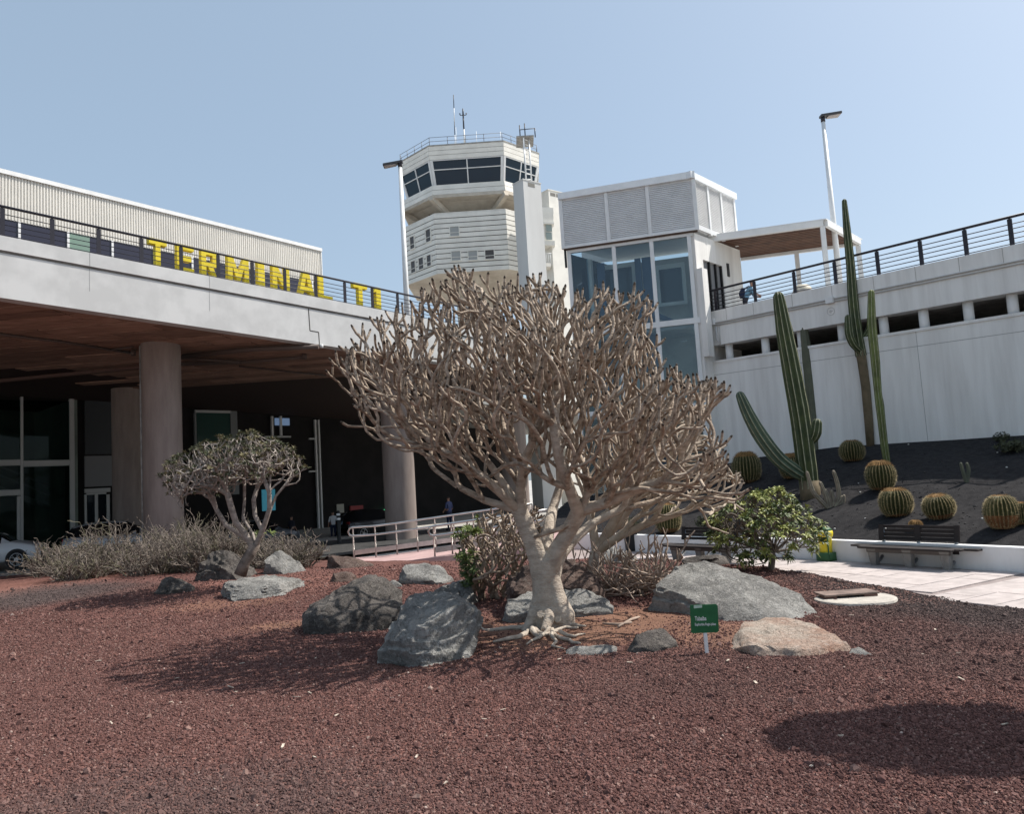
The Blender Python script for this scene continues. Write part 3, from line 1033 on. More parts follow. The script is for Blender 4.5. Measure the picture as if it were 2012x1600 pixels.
# ------------------------------------------------------------------ control tower
class Quad:
    """flat four-cornered face a=(0,0) b=(1,0) c=(1,1) d=(0,1); n points out"""
    def __init__(s, a, b, c, d, out):
        s.a, s.b, s.c, s.d = map(Vector, (a, b, c, d))
        n = (s.b - s.a).cross(s.d - s.a).normalized()
        s.n = n if n.dot(Vector(out)) > 0 else -n
    def p(s, u, v, o=0.0):
        return s.a * (1 - u) * (1 - v) + s.b * u * (1 - v) + s.c * u * v + s.d * (1 - u) * v + s.n * o
    def slab(s, mb, u0, u1, v0, v1, o=0.0, th=.04, m=0):
        return mb.prism([s.p(u0, v0, o), s.p(u1, v0, o), s.p(u1, v1, o), s.p(u0, v1, o)], s.n * th, m)

def octa(c, hx, cham, z, yaw=0.0):
    h = hx
    P = [(-h + cham, -h), (h - cham, -h), (h, -h + cham), (h, h - cham), (h - cham, h), (-h + cham, h), (-h, h - cham), (-h, -h + cham)]
    ca, sa = math.cos(yaw), math.sin(yaw)
    return [Vector((c[0] + x * ca - y * sa, c[1] + x * sa + y * ca, z)) for x, y in P]

CT = thing("control_tower", "cream airport control tower with slanted cab windows above a twelve sided clad drum", "tower")
DT = 50.0
pl, pr = at(844, 287.6, DT), at(991.4, 277, DT)
TX, WF = (pl.x + pr.x) / 2, (pr - pl).length
CHAM = 2.40
TH = WF / 2 + CHAM
TC = (TX, DT + TH)
YAW = R(-1.0)
zt = (pl.z + pr.z) / 2
def zat(px, py, Y=DT): return at(px, py, Y).z
zf = zat(918, 309)
z_w = zat(921, 361, DT + .45)
z_s = zat(919, 377)
z_l = zat(925, 384)
Dp, Dq = at(856, 418, DT), at(993, 410, DT)
zd1 = (Dp.z + Dq.z) / 2
zd0 = (zat(861, 536) + zat(999, 530)) / 2
z_u = zat(925, 574, DT + 3)
def faces8(c, h0, c0, z0, h1, c1, z1):
    lo, hi = octa(c, h0, c0, z0, YAW), octa(c, h1, c1, z1, YAW)
    ctr = Vector((c[0], c[1], 0))
    out = []
    for i in range(8):
        j = (i + 1) % 8
        mid = (lo[i] + lo[j]) / 2 - ctr
        mid.z = 0
        out.append(Quad(lo[i], lo[j], hi[j], hi[i], mid))
    return out
def solid8(name, m, c, rings, capb=True, capt=True):
    b = MB()
    vs = []
    for h, ch, z in rings:
        vs += octa(c, h, ch, z, YAW)
    fs = []
    for r_ in range(len(rings) - 1):
        for i in range(8):
            j = (i + 1) % 8
            fs.append((r_ * 8 + i, r_ * 8 + j, r_ * 8 + 8 + j, r_ * 8 + 8 + i))
    if capb: fs.append(tuple(range(7, -1, -1)))
    if capt: fs.append(tuple(range((len(rings) - 1) * 8, len(rings) * 8)))
    return b.add(vs, fs).build(name, m, CT)
IN = .50
hb_, cb_ = TH - IN, CHAM - IN * .59
# roof band
solid8("band_core", grey_joint, TC, [(TH - .06, CHAM - .035, zf + .02), (TH - .06, CHAM - .035, zt - .03)])
solid8("roof_cap", conc_grey, TC, [(TH + .03, CHAM + .02, zt), (TH + .03, CHAM + .02, zt + .07)])
for q in faces8(TC, TH - .05, CHAM - .03, zf, TH, CHAM, zt):
    for k in range(3):
        b = MB()
        q.slab(b, .002, .998, k / 3 + .014, (k + 1) / 3 - .014, -.05, .05)
        b.build("panel", cream, CT)
# cab glazing: two by two panes on each face, leaning in at the foot
solid8("cab_interior", mat("cab_dark", (.012, .014, .016), .8), TC, [(hb_ - .22, cb_ - .12, z_w + .01), (TH - .32, CHAM - .18, zf - .01)])
for i, q in enumerate(faces8(TC, hb_, cb_, z_w, TH - .10, CHAM - .05, zf)):
    wd = (q.b - q.a).length
    e = .16 / wd
    g = q
    fr = MB()
    for u in (0, 1):
        u0, u1 = (0, e) if u == 0 else (1 - e, 1)
        q.slab(fr, u0, u1, 0, 1, -.06, .12)
    q.slab(fr, .5 - .035 / wd, .5 + .035 / wd, .001, .999, -.04, .09)
    q.slab(fr, e, .5 - .036 / wd, .60, .635, -.04, .09)
    q.slab(fr, .5 + .036 / wd, 1 - e, .60, .635, -.04, .09)
    q.slab(fr, e, 1 - e, .965, 1, -.05, .10)
    q.slab(fr, e, 1 - e, 0, .03, -.05, .10)
    fo = fr.build("window_frame", white_metal, CT)
    for u0, u1 in ((e, .5 - .036 / wd), (.5 + .036 / wd, 1 - e)):
        for v0, v1 in ((.03, .60), (.635, .965)):
            b = MB()
            q.slab(b, u0, u1, v0, v1, -.03, .02)
            b.build("pane", cabglass, fo)
# sill bands and the flared concrete underside
for q in faces8(TC, TH - .16, CHAM - .09, z_s, TH - .24, CHAM - .13, z_w - .02):
    for k in range(2):
        b = MB()
        q.slab(b, .002, .998, k / 2 + .02, (k + 1) / 2 - .02, -.05, .05)
        b.build("sill_panel", cream, CT)
solid8("sill_core", grey_joint, TC, [(TH - .25, CHAM - .14, z_s + .02), (TH - .32, CHAM - .18, z_w - .03)])
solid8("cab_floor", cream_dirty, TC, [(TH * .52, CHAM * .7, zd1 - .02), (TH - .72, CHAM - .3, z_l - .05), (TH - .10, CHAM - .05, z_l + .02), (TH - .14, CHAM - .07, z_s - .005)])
for i in range(8):
    v0 = octa(TC, TH - .06, CHAM - .04, z_l + .02, YAW)[i]
    v1 = octa(TC, TH * .60, CHAM * .75, zd1 + .03, YAW)[i]
    MB().beam(v0, v1, .30, .34).build("bracket", cream_dirty, CT)
# lower drum
DH, DC = TH - .16, CHAM - .03
solid8("drum_core", grey_joint, TC, [(DH - .06, DC - .03, zd0 + .03), (DH - .06, DC - .03, zd1 - .03)])
solid8("drum_roof", cream, TC, [(DH - .02, DC - .01, zd1 - .005), (DH - .02, DC - .01, zd1 + .05)])
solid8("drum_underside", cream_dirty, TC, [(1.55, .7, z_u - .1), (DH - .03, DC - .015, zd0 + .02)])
for q in faces8(TC, DH, DC, zd0, DH, DC, zd1):
    for k in range(12):
        b = MB()
        q.slab(b, .001, .999, k / 12 + .0065, (k + 1) / 12 - .0065, -.05, .05)
        b.build("panel", cream, CT)
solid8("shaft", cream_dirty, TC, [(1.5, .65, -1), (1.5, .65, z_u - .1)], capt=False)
MB().cbox((TC[0] - .2, TC[1], (z_l + zd1) / 2 - .3), (5.6, 5.6, .9), 0).build("service_floor", mat("mottled_brown", (.16, .10, .07), .9, var=.4, vs=2), CT)  # mottled dark brown block between cab floor and drum
# drum windows
fq = faces8(TC, DH, DC, zd0, DH, DC, zd1)
blind = mat("grey_blind", (.36, .37, .36), .6)
dark_w = mat("brown_window", (.085, .075, .07), .15)
def qwin(q, px0, py0, px1, py1, m):
    o = q.a
    def uv(px, py):
        r = ray(px, py)
        t = (o - EYEV).dot(q.n) / r.dot(q.n)
        p = EYEV + r * t - o
        ab = q.b - q.a
        return p.dot(ab) / ab.length_squared, p.z / (zd1 - zd0)
    (u0, v1), (u1, v0) = uv(px0, py0), uv(px1, py1)
    ab = (q.b - q.a).length
    eu, ev = .05 / ab, .05 / (zd1 - zd0)
    fr = MB()
    q.slab(fr, u0 - eu, u1 + eu, v1, v1 + ev, -.02, .075)
    q.slab(fr, u0 - eu, u1 + eu, v0 - ev, v0, -.02, .075)
    q.slab(fr, u0 - eu, u0, v0, v1, -.02, .075)
    q.slab(fr, u1, u1 + eu, v0, v1, -.02, .075)
    fo = fr.build("window", cream, CT)
    b = MB()
    q.slab(b, u0, u1, v0, v1, -.02, .035)
    b.build("pane", m, fo)
    b = MB()
    vm = v0 + (v1 - v0) * .36
    q.slab(b, u0, u1, vm - ev * .3, vm + ev * .3, .016, .02)
    b.build("glazing_bar", cream, fo)
for r4, m in (((884, 446, 902, 463), blind), ((887, 494.5, 905, 511), blind), ((920, 493.5, 938, 510), blind), ((953, 492, 971, 508), dark_w)):
    qwin(fq[0], *r4, m)
for r4 in ((806, 467, 815, 487), (837, 453, 847, 473), (808, 515, 817, 534), (823, 508.5, 833, 527), (839, 503, 848, 521)):
    qwin(fq[7], *r4, dark_w)
# lift and stair piers to the right of the drum
py1 = R(38)
pier_w = mat("pier_render", (.60, .60, .585), .75, col2=(.53, .525, .51), vs=.5, stretch=(2, 2, .3), mix=(.3, .65), detail=7, bump=.08, bs=20)
def pier(pxl, pxr, pyt, Y, w, dpt, yaw, name, m):
    p = at((pxl + pxr) / 2, pyt, Y)
    ca, sa = math.cos(yaw), math.sin(yaw)
    ex, ey = Vector((ca, sa, 0)), Vector((-sa, ca, 0))
    c = Vector((p.x, p.y, -1)) - ex * w / 2
    MB().obox(c, ex * w, ey * dpt, (0, 0, p.z + 1)).build(name, m, CT)
    return c, ex, ey, p.z
p1c, ex, ey, z1 = pier(1027, 1063, 357, 46.0, 1.40, 1.0, py1, "pier", pier_w)
MB().obox(p1c + ex * .38 - ey * .012 + Vector((0, 0, z1 + 1 - .34)), ex * .52, ey * .05, (0, 0, .24)).build("vent_opening", mat("vent_shadow", (.20, .19, .17), .8), CT)
MB().obox(p1c - ex * .03 - ey * .03 + Vector((0, 0, z1 + 1.001)), ex * 1.46, ey * 1.06, (0, 0, .06)).build("pier_cap", pier_w, CT)
p2c, ex2, ey2, z2 = pier(1076, 1112, 377, 50.5, 1.50, 1.1, py1, "pier", cream)
for k in range(2):
    MB().obox(p2c + ex2 * (.16 + .52 * k) - ey2 * .012 + Vector((0, 0, z2 + 1 - .36)), ex2 * .44, ey2 * .05, (0, 0, .22)).build("vent_opening", mat("vent_shadow", (0, 0, 0)), CT)
MB().obox(p2c - ex2 * .03 - ey2 * .03 + Vector((0, 0, z2 + 1.001)), ex2 * 1.56, ey2 * 1.16, (0, 0, .06)).build("pier_cap", cream, CT)
# landing block between the piers
def landing(pxa, pxb, pya, pyb, name, m, Y=49.6, dpt=2.4):
    a, b_ = at(pxa, pya, Y), at(pxb, pyb, Y)
    return MB().obox((a.x, Y, b_.z), (b_.x - a.x, .25, 0), (0, dpt, 0), (0, 0, a.z - b_.z)).build(name, m, CT)
for ya, yb in ((407, 416.5), (417, 426), (426.5, 435)):
    landing(1062, 1088, ya, yb, "landing_panel", cream)
landing(1062, 1089, 435.5, 437.5, "landing_ledge", cream, 49.5)
lw_ = landing(1066, 1087, 438, 471, "landing_window", cream, 49.75)
for r4 in ((1072.5, 439.5, 1085, 453.5), (1072.5, 456, 1085, 470)):
    a, b_ = at(r4[0], r4[1], 49.72), at(r4[2], r4[3], 49.72)
    MB().obox((a.x, 49.735, b_.z), (b_.x - a.x, .12, 0), (0, .02, 0), (0, 0, a.z - b_.z)).build("pane", mat("pale_pane", (.28, .33, .31), .15), lw_)
landing(1064, 1091, 472, 480, "landing_ledge", cream, 49.5)
landing(1068, 1083, 516, 522, "balcony_floor", cream, 49.5)
for px in (1069, 1073, 1077, 1081):
    a, b_ = at(px, 499, 49.5), at(px + .3, 517, 49.5)
    MB().tube([a, b_], .02, 5).build("balcony_bar", white_metal, CT)
MB().tube([at(1068, 499, 49.5), at(1083, 498, 49.5)], .03, 6).build("balcony_rail", white_metal, CT)
a, b_ = at(1051, 559, 44.9), at(1083, 592, 44.9)
MB().obox((a.x, 44.9, b_.z), (b_.x - a.x, .3, 0), (0, .5, 0), (0, 0, a.z - b_.z)).build("plant_cabinet", mat("grey_cabinet", (.30, .32, .35), .5), CT)
# ladder up to the roof
l0, l1 = (at(1034, 357, 46.6), at(1028.5, 268, 47.2)), (at(1044.5, 357, 46.9), at(1039, 273, 47.5))
lad = MB()
for p, q in (l0, l1):
    lad.tube([p, q], .05, 8)
for k in range(9):
    t = (k + .5) / 9
    lad.tube([l0[0].lerp(l0[1], t), l1[0].lerp(l1[1], t)], .025, 6)
lad.build("ladder", white_metal, CT)
MB().obox(l0[1] + Vector((-.45, -.1, -.05)), (1.1, 0, 0), (0, 1.6, 0), (0, 0, .07)).build("ladder_platform", conc_grey, CT)
for dx, hh in ((-.2, .85), (.12, .95), (.75, .6)):
    MB().tube([l0[1] + Vector((dx, .2, 0)), l0[1] + Vector((dx, .2, hh))], .035, 6).build("platform_post", rail_dark, CT)
MB().tube([l0[1] + Vector((-.2, .2, .55)), l0[1] + Vector((.75, .2, .58))], .025, 6).build("platform_rail", rail_dark, CT)
# roof rail
ro = octa(TC, TH - .12, CHAM - .05, zt + .07, YAW)
grey_rail = mat("grey_rail", (.16, .16, .17), .5)
for i in range(8):
    p, q = ro[i], ro[(i + 1) % 8]
    for hh in (.30, .58):
        MB().tube([p + Vector((0, 0, hh)), q + Vector((0, 0, hh))], .016, 5).build("roof_rail", grey_rail, CT)
    n = 4 if (q - p).length > 3.2 else 2
    for k in range(n):
        s = p.lerp(q, k / n)
        MB().tube([s, s + Vector((0, 0, .60))], .02, 5).build("roof_post", grey_rail, CT)
# masts
red_mast = mat("mast_dark", (.05, .05, .06), .5)
def mast(px, py0, py1, Y, segs, r):
    base, top = at(px[0], py0, Y), at(px[1], py1, Y)
    base.z = zt + .06
    for k in range(segs):
        p, q = base.lerp(top, k / segs), base.lerp(top, (k + 1) / segs)
        MB().tube([p, q], r, 6).build("mast", red_mast if k % 2 == 0 else white_metal, CT)
    return base, top
mast((893, 891), 274, 186, 53.0, 5, .03)
mb_, mt_ = mast((912, 910), 273, 226, 52.4, 3, .055)
MB().tube([mt_, mt_ + Vector((0, 0, .48))], [.06, .04], 8).build("anemometer", red_mast, CT)
for sgn in (-1, 1):
    MB().tube([mt_, mt_ + Vector((.2 * sgn, 0, 0)), mt_ + Vector((.23 * sgn, 0, .14))], [.03, .03, .05], 6).build("anemometer_arm", red_mast, CT)
for px, py in ((895.5, 250), (935.5, 258), (983, 258)):
    p = at(px, py, 52.0)
    MB().tube([(p.x, p.y, zt + .06), p], .014, 5).build("whip_aerial", white_metal, CT)

# ------------------------------------------------------------------ glass lift tower
LT = thing("lift_tower", "glass lift tower with white louvred box on top where the two decks meet", "lift tower")
LC = at(1357, 400, 21.5)
e1 = Vector((-3.47, 1, 0)).normalized()      # along the front, to the left
e2v = Vector((.912, 1, 0)).normalized()      # along the side, away
LFm = Frame((LC.x, LC.y, 0), (e1.x, e1.y), 0, (e2v.x, e2v.y))
LSm = Frame((LC.x, LC.y, 0), (e2v.x, e2v.y), 0, (e1.x, e1.y))
WL = LFm.along(1122, 560)
DPL = LSm.along(1438, 430)
hz = lambda px, py: LFm.pix(px, py)[1]
zTop, zLv = hz(1357, 341), hz(1353, 456)
zTr, zCap = hz(1362, 634), hz(1357, 354)
def lf(name, m, a0, a1, h0, h1, i0=0., th=.08, F=LFm, par=None):
    return fbox(MB(), F, a0, a1, i0, i0 + th, h0, h1).build(name, m, par or LT)
OV = .13
# louvred box
cap_grey = mat("cap_sheet", (.80, .82, .83), .45, var=.05)
lf("roof_cap", cap_grey, -OV - .05, WL + OV + .05, zCap, zTop, -OV - .05, .30)
lf("roof_cap", cap_grey, -OV - .05 + 0.0, DPL + .1, zCap - .001, zTop - .002, -OV - .05, .30, LSm)
MB().prism([LFm.p(0, .2, zTop - .10), LFm.p(WL, .2, zTop - .10), LFm.p(WL, .2, zTop - .10) + e2v * DPL, LFm.p(0, .2, zTop - .10) + e2v * DPL], (0, 0, .05)).build("roof", cap_grey, LT)
def louvres(F, a0, a1, h0, h1, i0):
    b = MB()
    n = 26
    for k in range(n):
        h = h0 + (h1 - h0) * k / n
        tilt = .034
        b.add([F.p(a0, i0, h), F.p(a1, i0, h), F.p(a1, i0 + tilt, h + (h1 - h0) / n * 1.02), F.p(a0, i0 + tilt, h + (h1 - h0) / n * 1.02), F.p(a0, i0 + .012, h - .004), F.p(a1, i0 + .012, h - .004)],
              [(0, 1, 2, 3), (0, 4, 5, 1), (4, 3, 2, 5)])
    fbox(b, F, a0, a1, i0 + .05, i0 + .06, h0, h1)
    o = b.build("louvre_panel", mat("louvre_sheet", (.74, .74, .74), .5, var=.05), LT)
    return o
lv = [LFm.along(x, y, -OV) for x, y in ((1116, 430), (1193, 425), (1274, 412), (1350, 400))]
h0_, h1_ = zLv + .07, zCap - .005
bounds = [WL + OV, lv[1], lv[2], -OV]
for k in range(3):
    hi_, lo_ = bounds[k] - .05, bounds[k + 1] + .05
    louvres(LFm, lo_, hi_, h0_, h1_, -OV + .02)
for a in bounds:
    lf("louvre_post", white_metal, a - .05, a + .05, h0_ - .07, h1_, -OV, .09)
for k in range(3):
    lf("louvre_sill", white_metal, bounds[k + 1] + .051, bounds[k] - .051, h0_ - .07, h0_ - .001, -OV, .09)
sb = [-OV + .12, DPL * .34, DPL * .66, DPL]
for k in range(3):
    louvres(LSm, sb[k] + .05, sb[k + 1] - .05, h0_ + .12, h1_, -OV + .02)
    lf("louvre_sill", white_metal, sb[k] + .051, sb[k + 1] - .051, h0_ - .02, h0_ + .11, -OV, .09, LSm)
for a in sb:
    lf("louvre_post", white_metal, a - .05, a + .05, h0_ - .06, h1_, -OV, .09, LSm)
MB().prism([LFm.p(-.04, -.08, h0_ - .03), LFm.p(WL + .04, -.08, h0_ - .03), LFm.p(WL, 0, h0_ - .03) + e2v * DPL, LFm.p(0, 0, h0_ - .03) + e2v * DPL], (0, 0, .03)).build("box_floor", cap_grey, LT)
lf("back_wall", white_metal, 0, WL, h0_, zTop - .11, DPL * .84, .06)
# rust lip under the box
lf("drip_edge", mat("rust_edge", (.09, .06, .045), .9), -OV, WL + OV, zLv - .035, zLv - .0005, -.10, .10)
# glazed front: mullions, transoms, panes
mull = [LFm.along(x, y) for x, y in ((1127, 490), (1205, 480), (1279, 470), (1357, 462))]
mull[0] = WL
zBot = -.1
zT2 = zTr - (zLv - zTr) * .92
levels = [(zTr + .13, zLv - .12), (zT2 + .13, zTr - .03), (zBot, zT2)]
for k, a in enumerate(mull):
    for h0, h1 in levels:
        lf("mullion", white_metal, a - (.055 if k < 3 else .0), a + (.055 if k < 3 else .11), h0, h1, -.02, .10)
for h0, h1 in ((zLv - .12, zLv - .036), (zTr - .03, zTr + .13), (zT2, zT2 + .13)):
    lf("transom", white_metal, 0, WL + .055, h0, h1, -.03, .12)
for k in range(3):
    for h0, h1 in levels:
        lf("window_pane", pane_clear, mull[k + 1] + (.056 if k < 2 else .111), mull[k] - .056, h0, h1, .03, .015)
# left glazed side
for h0, h1 in levels:
    MB().obox(LFm.p(WL - .01, .10, h0), e2v * 2.0, e1 * .015, (0, 0, h1 - h0)).build("window_pane", pane_clear, LT)
for t in (1.0, 2.02):
    MB().obox(LFm.p(WL - .04, .0, zBot) + e2v * t, e2v * .09, e1 * .09, (0, 0, zLv - .13 - zBot)).build("mullion", white_metal, LT)
# inside: back wall with landing openings, blue steel frame, cab
blue = mat("blue_steel", (.035, .075, .16), .45)
inw = mat("lift_inner_wall", (.58, .60, .59), .8, var=.15, vs=1)
lf("inner_wall", inw, .02, WL - .1, zBot, zLv - .13, 2.05, .1)
lf("inner_side_wall", inw, .12, 2.0, zBot, zLv - .13, .12, .06, LSm)
for z in (zTr - .05, zT2 - .05):
    lf("landing_beam", inw, .25, WL - .2, z, z + .16, .5, 1.5)
for x0, x1 in ((1175, 1190), (1250, 1262), (1264, 1283)):
    a0, a1 = LFm.along(x0, 560, .9), LFm.along(x1, 560, .9)
    lf("lift_column", blue, min(a0, a1), max(a0, a1), zBot, zLv - .3, .9, .12)
aa, ab_, ac = LFm.along(1225, 640, .75), LFm.along(1272, 606, .75), LFm.along(1325, 634, .75)
br = MB()
br.beam(LFm.p(aa, .75, zTr + .20), LFm.p(ab_, .75, zTr + .62), .1, .14)
br.beam(LFm.p(ab_, .75, zTr + .62), LFm.p(ac, .75, zTr + .20), .1, .14)
br.build("brace", blue, LT)
cabf = mat("lift_cab_frame", (.74, .77, .76), .5)
for x0, x1 in ((1182, 1250), (1290, 1348)):
    a1, a0 = LFm.along(x0, 560, 1.4), LFm.along(x1, 560, 1.4)
    ztop = LFm.pix((x0 + x1) / 2, 518, 1.4)[1]
    zlow = LFm.pix((x0 + x1) / 2, 600, 1.4)[1]
    f = MB()
    fbox(f, LFm, a0, a0 + .1, 1.4, 1.5, zlow, ztop)
    fbox(f, LFm, a1 - .1, a1, 1.4, 1.5, zlow, ztop)
    fbox(f, LFm, a0 + .1, a1 - .1, 1.4, 1.5, ztop - .14, ztop)
    fbox(f, LFm, a0 + .1, a1 - .1, 1.4, 1.5, zlow, zlow + .1)
    f.build("cab_frame", cabf, LT)
    lf("cab_glass", darkglass, a0 + .1, a1 - .1, zlow + .1, ztop - .14, 1.44, .03)
for (x0, y0), (x1, y1) in (((1185, 505), (1205, 512)), ((1300, 500), (1325, 497))):
    pass
a0 = LFm.along(1340, 664, .6)
lf("light_fitting", mat("white_paint", (0, 0, 0)), a0 - .12, a0 + .05, zTr - .42, zTr - .36, .6, .1)
# side wall with door at deck level
side_m = white_wall_old
zr = zLv - .04
dA = (LSm.along(1383, 545), LSm.along(1420, 545))
dTop, dBot = LSm.pix(1400, 517)[1], LSm.pix(1400, 570)[1]
lf("side_wall", side_m, .0, dA[0], -.1, zr, -.02, .12, LSm)
lf("side_wall", side_m, dA[0], dA[1], dTop, zr, -.02, .12, LSm)
lf("side_wall", side_m, dA[0], dA[1], -.1, dBot - .8, -.02, .12, LSm)
lf("side_wall", side_m, dA[1], DPL + .3, -.1, zr, -.02, .12, LSm)
dr = MB()
for t in (0, .33, .66, .95):
    w = .06
    a = dA[0] + (dA[1] - dA[0]) * t
    fbox(dr, LSm, a, a + w, .0, .06, dBot - .8, dTop)
do = dr.build("door_frame", black, LT)
lf("door_leaf", mat("grey_panel", (0, 0, 0)), dA[0] + .02, dA[1] - .01, dBot - .8, dTop - .01, .06, .03, LSm)
a = LSm.along(1430, 548)
lf("call_panel", black, a - .05, a + .07, dBot + .55, dBot + .95, -.05, .029, LSm)
lf("cable_box", side_m, -.05, .25, zTr - 1.0, zTr + 1.5, -.2, .17, LSm)
lf("gutter_pipe", black, WL + OV - .06, WL + OV + .0, zLv - .55, zLv - .04, -.06, .06)

# ------------------------------------------------------------------ slatted shelter on the ramp
SH = thing("shelter", "white framed shelter with brown slatted ceiling on the ramp beside the lift", "shelter")
s0 = at(1364, 470, 22.5)
s1 = at(1622, 444, 21.5)
s2 = at(1690, 479, 23.7)
zs = (s0.z + s1.z + s2.z) / 3 + .02
ux = Vector((s1.x - s0.x, s1.y - s0.y, 0)); uy = Vector((s2.x - s1.x, s2.y - s1.y, 0))
c0 = Vector((s0.x, s0.y, zs))
for p, q in ((c0, c0 + ux), (c0 + ux, c0 + ux + uy), (c0 + ux + uy, c0 + uy), (c0 + uy, c0)):
    d = (q - p).normalized()
    MB().beam(p + d * .05, q - d * .05, .10, .17).build("roof_beam", white_metal, SH)
MB().prism([c0 + Vector((0, 0, .09)) - ux.normalized() * .05 - uy.normalized() * .05, c0 + ux * 1.015 - uy.normalized() * .05 + Vector((0, 0, .09)), c0 + ux * 1.015 + uy * 1.02 + Vector((0, 0, .09)), c0 + uy * 1.02 - ux.normalized() * .05 + Vector((0, 0, .09))], (0, 0, .03)).build("roof_sheet", white_metal, SH)
slat_m = mat("brown_slat", (.13, .062, .038), .65, var=.25, vs=3, rnd=.15)
for k in range(15):
    t = (k + .5) / 15
    p = c0 + uy * t + ux.normalized() * .07 + Vector((0, 0, .02))
    q = p + ux - ux.normalized() * .14
    MB().beam(p, q, .115, .03).build("slat", slat_m, SH)
zdk = RD.p(2.5, 2, SLOT + .3).z
for f in (ux * .995, ux + uy, ux * .5 + uy, ):
    p = c0 + f
    MB().cbox((p.x - .05, p.y + .05, (zdk + zs - .09) / 2), (.13, .13, zs - .09 - zdk), math.atan2(ux.y, ux.x)).build("post", white_metal, SH)
# ------------------------------------------------------------------ rocks
def rock(label, d0, pts, back=.8, rough=.05, seed=0, lev=5, m=None, name="rock", group=None, zlow=-.12, fix=False):
    P = []
    lowp = max(pts, key=lambda t: t[1])
    if not fix: d0 = hit(lowp[0], lowp[1] - 1).y - (lowp[2] if len(lowp) > 2 else 0)
    for t in pts:
        px, py = t[0], t[1]
        dd = t[2] if len(t) > 2 else 0
        P.append(at(px, py, d0 + dd))
    Q = list(P)
    c = sum(P, Vector()) / len(P)
    g = H(c.x, c.y)
    for p in P:
        Q.append(Vector((p.x, p.y, min(g, p.z) + zlow)))
        Q.append(Vector((p.x + (c.x - p.x) * .25, p.y + back, g + (p.z - g) * .45)))
        Q.append(Vector((p.x + (c.x - p.x) * .2, p.y + back, g + zlow)))
    bm = bmesh.new()
    for q in Q: bm.verts.new(q)
    r = bmesh.ops.convex_hull(bm, input=bm.verts)
    bmesh.ops.delete(bm, geom=list({e for e in r["geom_interior"] + r["geom_unused"] if isinstance(e, bmesh.types.BMVert)}), context='VERTS')
    bm.normal_update()
    vv = [v.co.copy() for v in bm.verts]
    bm.verts.index_update()
    tree = BVHTree.FromBMesh(bm)
    ctr = sum(vv, Vector()) / len(vv)
    size = max((v - ctr).length for v in vv)
    bm.free()
    b2 = bmesh.new()
    bmesh.ops.create_icosphere(b2, subdivisions=lev, radius=1)
    ext = Vector([max(abs(v[k] - ctr[k]) for v in vv) for k in range(3)])
    sv_ = Vector((seed * 7.3, seed * 3.1, seed * 1.7))
    rk = random.Random(seed * 13 + 1)
    planes = []
    for q_ in range(13):
        n_ = Vector((rk.gauss(0, 1), rk.gauss(0, 1) - .3, rk.gauss(0, .5) + (.9 if q_ < 5 else .2))).normalized()
        planes.append((n_, max(n_.dot(v - ctr) for v in vv) * rk.uniform(.70, .93)))
    kf = .55 / max(.25, size)
    for v in b2.verts:
        d = Vector((v.co.x * ext.x, v.co.y * ext.y, v.co.z * ext.z)).normalized()
        h = tree.ray_cast(ctr, d)
        L = (h[0] - ctr).length if h[0] is not None else size * .5
        for n_, off in planes:
            c_ = n_.dot(d)
            if c_ > 1e-4: L = min(L, off / c_)
        p = ctr + d * L
        vo_ = noise.voronoi((p + sv_) * (5.0 * max(.5, kf)))[0]
        n1 = (vo_[1] - vo_[0]) * .55 - .2
        vo2 = noise.voronoi((p + sv_ * 2) * 15)[0]
        n2 = (vo2[1] - vo2[0]) * .42 + noise.noise((p + sv_) * 60) * .16
        n3 = noise.noise((p + sv_) * 2.0) * .3 + noise.noise((p + sv_) * 9) * .30
        n4 = noise.noise((p + sv_) * 34) * .22
        st = (p.z * 6 + p.x * 2 + noise.noise((p + sv_) * 2.5) * 1.6)
        led = (st - math.floor(st) - .5) * .75
        p = ctr + (p - ctr) * 1.08
        v.co = p + d * rough * 1.6 * (n1 + n2 + n3 + n4 + led)
    me = bpy.data.meshes.new(name)
    o0 = Vector((c.x, c.y, g))
    for v in b2.verts: v.co -= o0
    b2.to_mesh(me)
    b2.free()
    for pl_ in me.polygons: pl_.use_smooth = True
    me.materials.append(m or rock_grey)
    try:
        me.set_sharp_from_angle(angle=R(32))
    except Exception:
        pass
    o = bpy.data.objects.new(name, me)
    COL.objects.link(o)
    o.location = o0
    return tag(o, label, "rock", group or "volcanic boulders in the gravel bed")

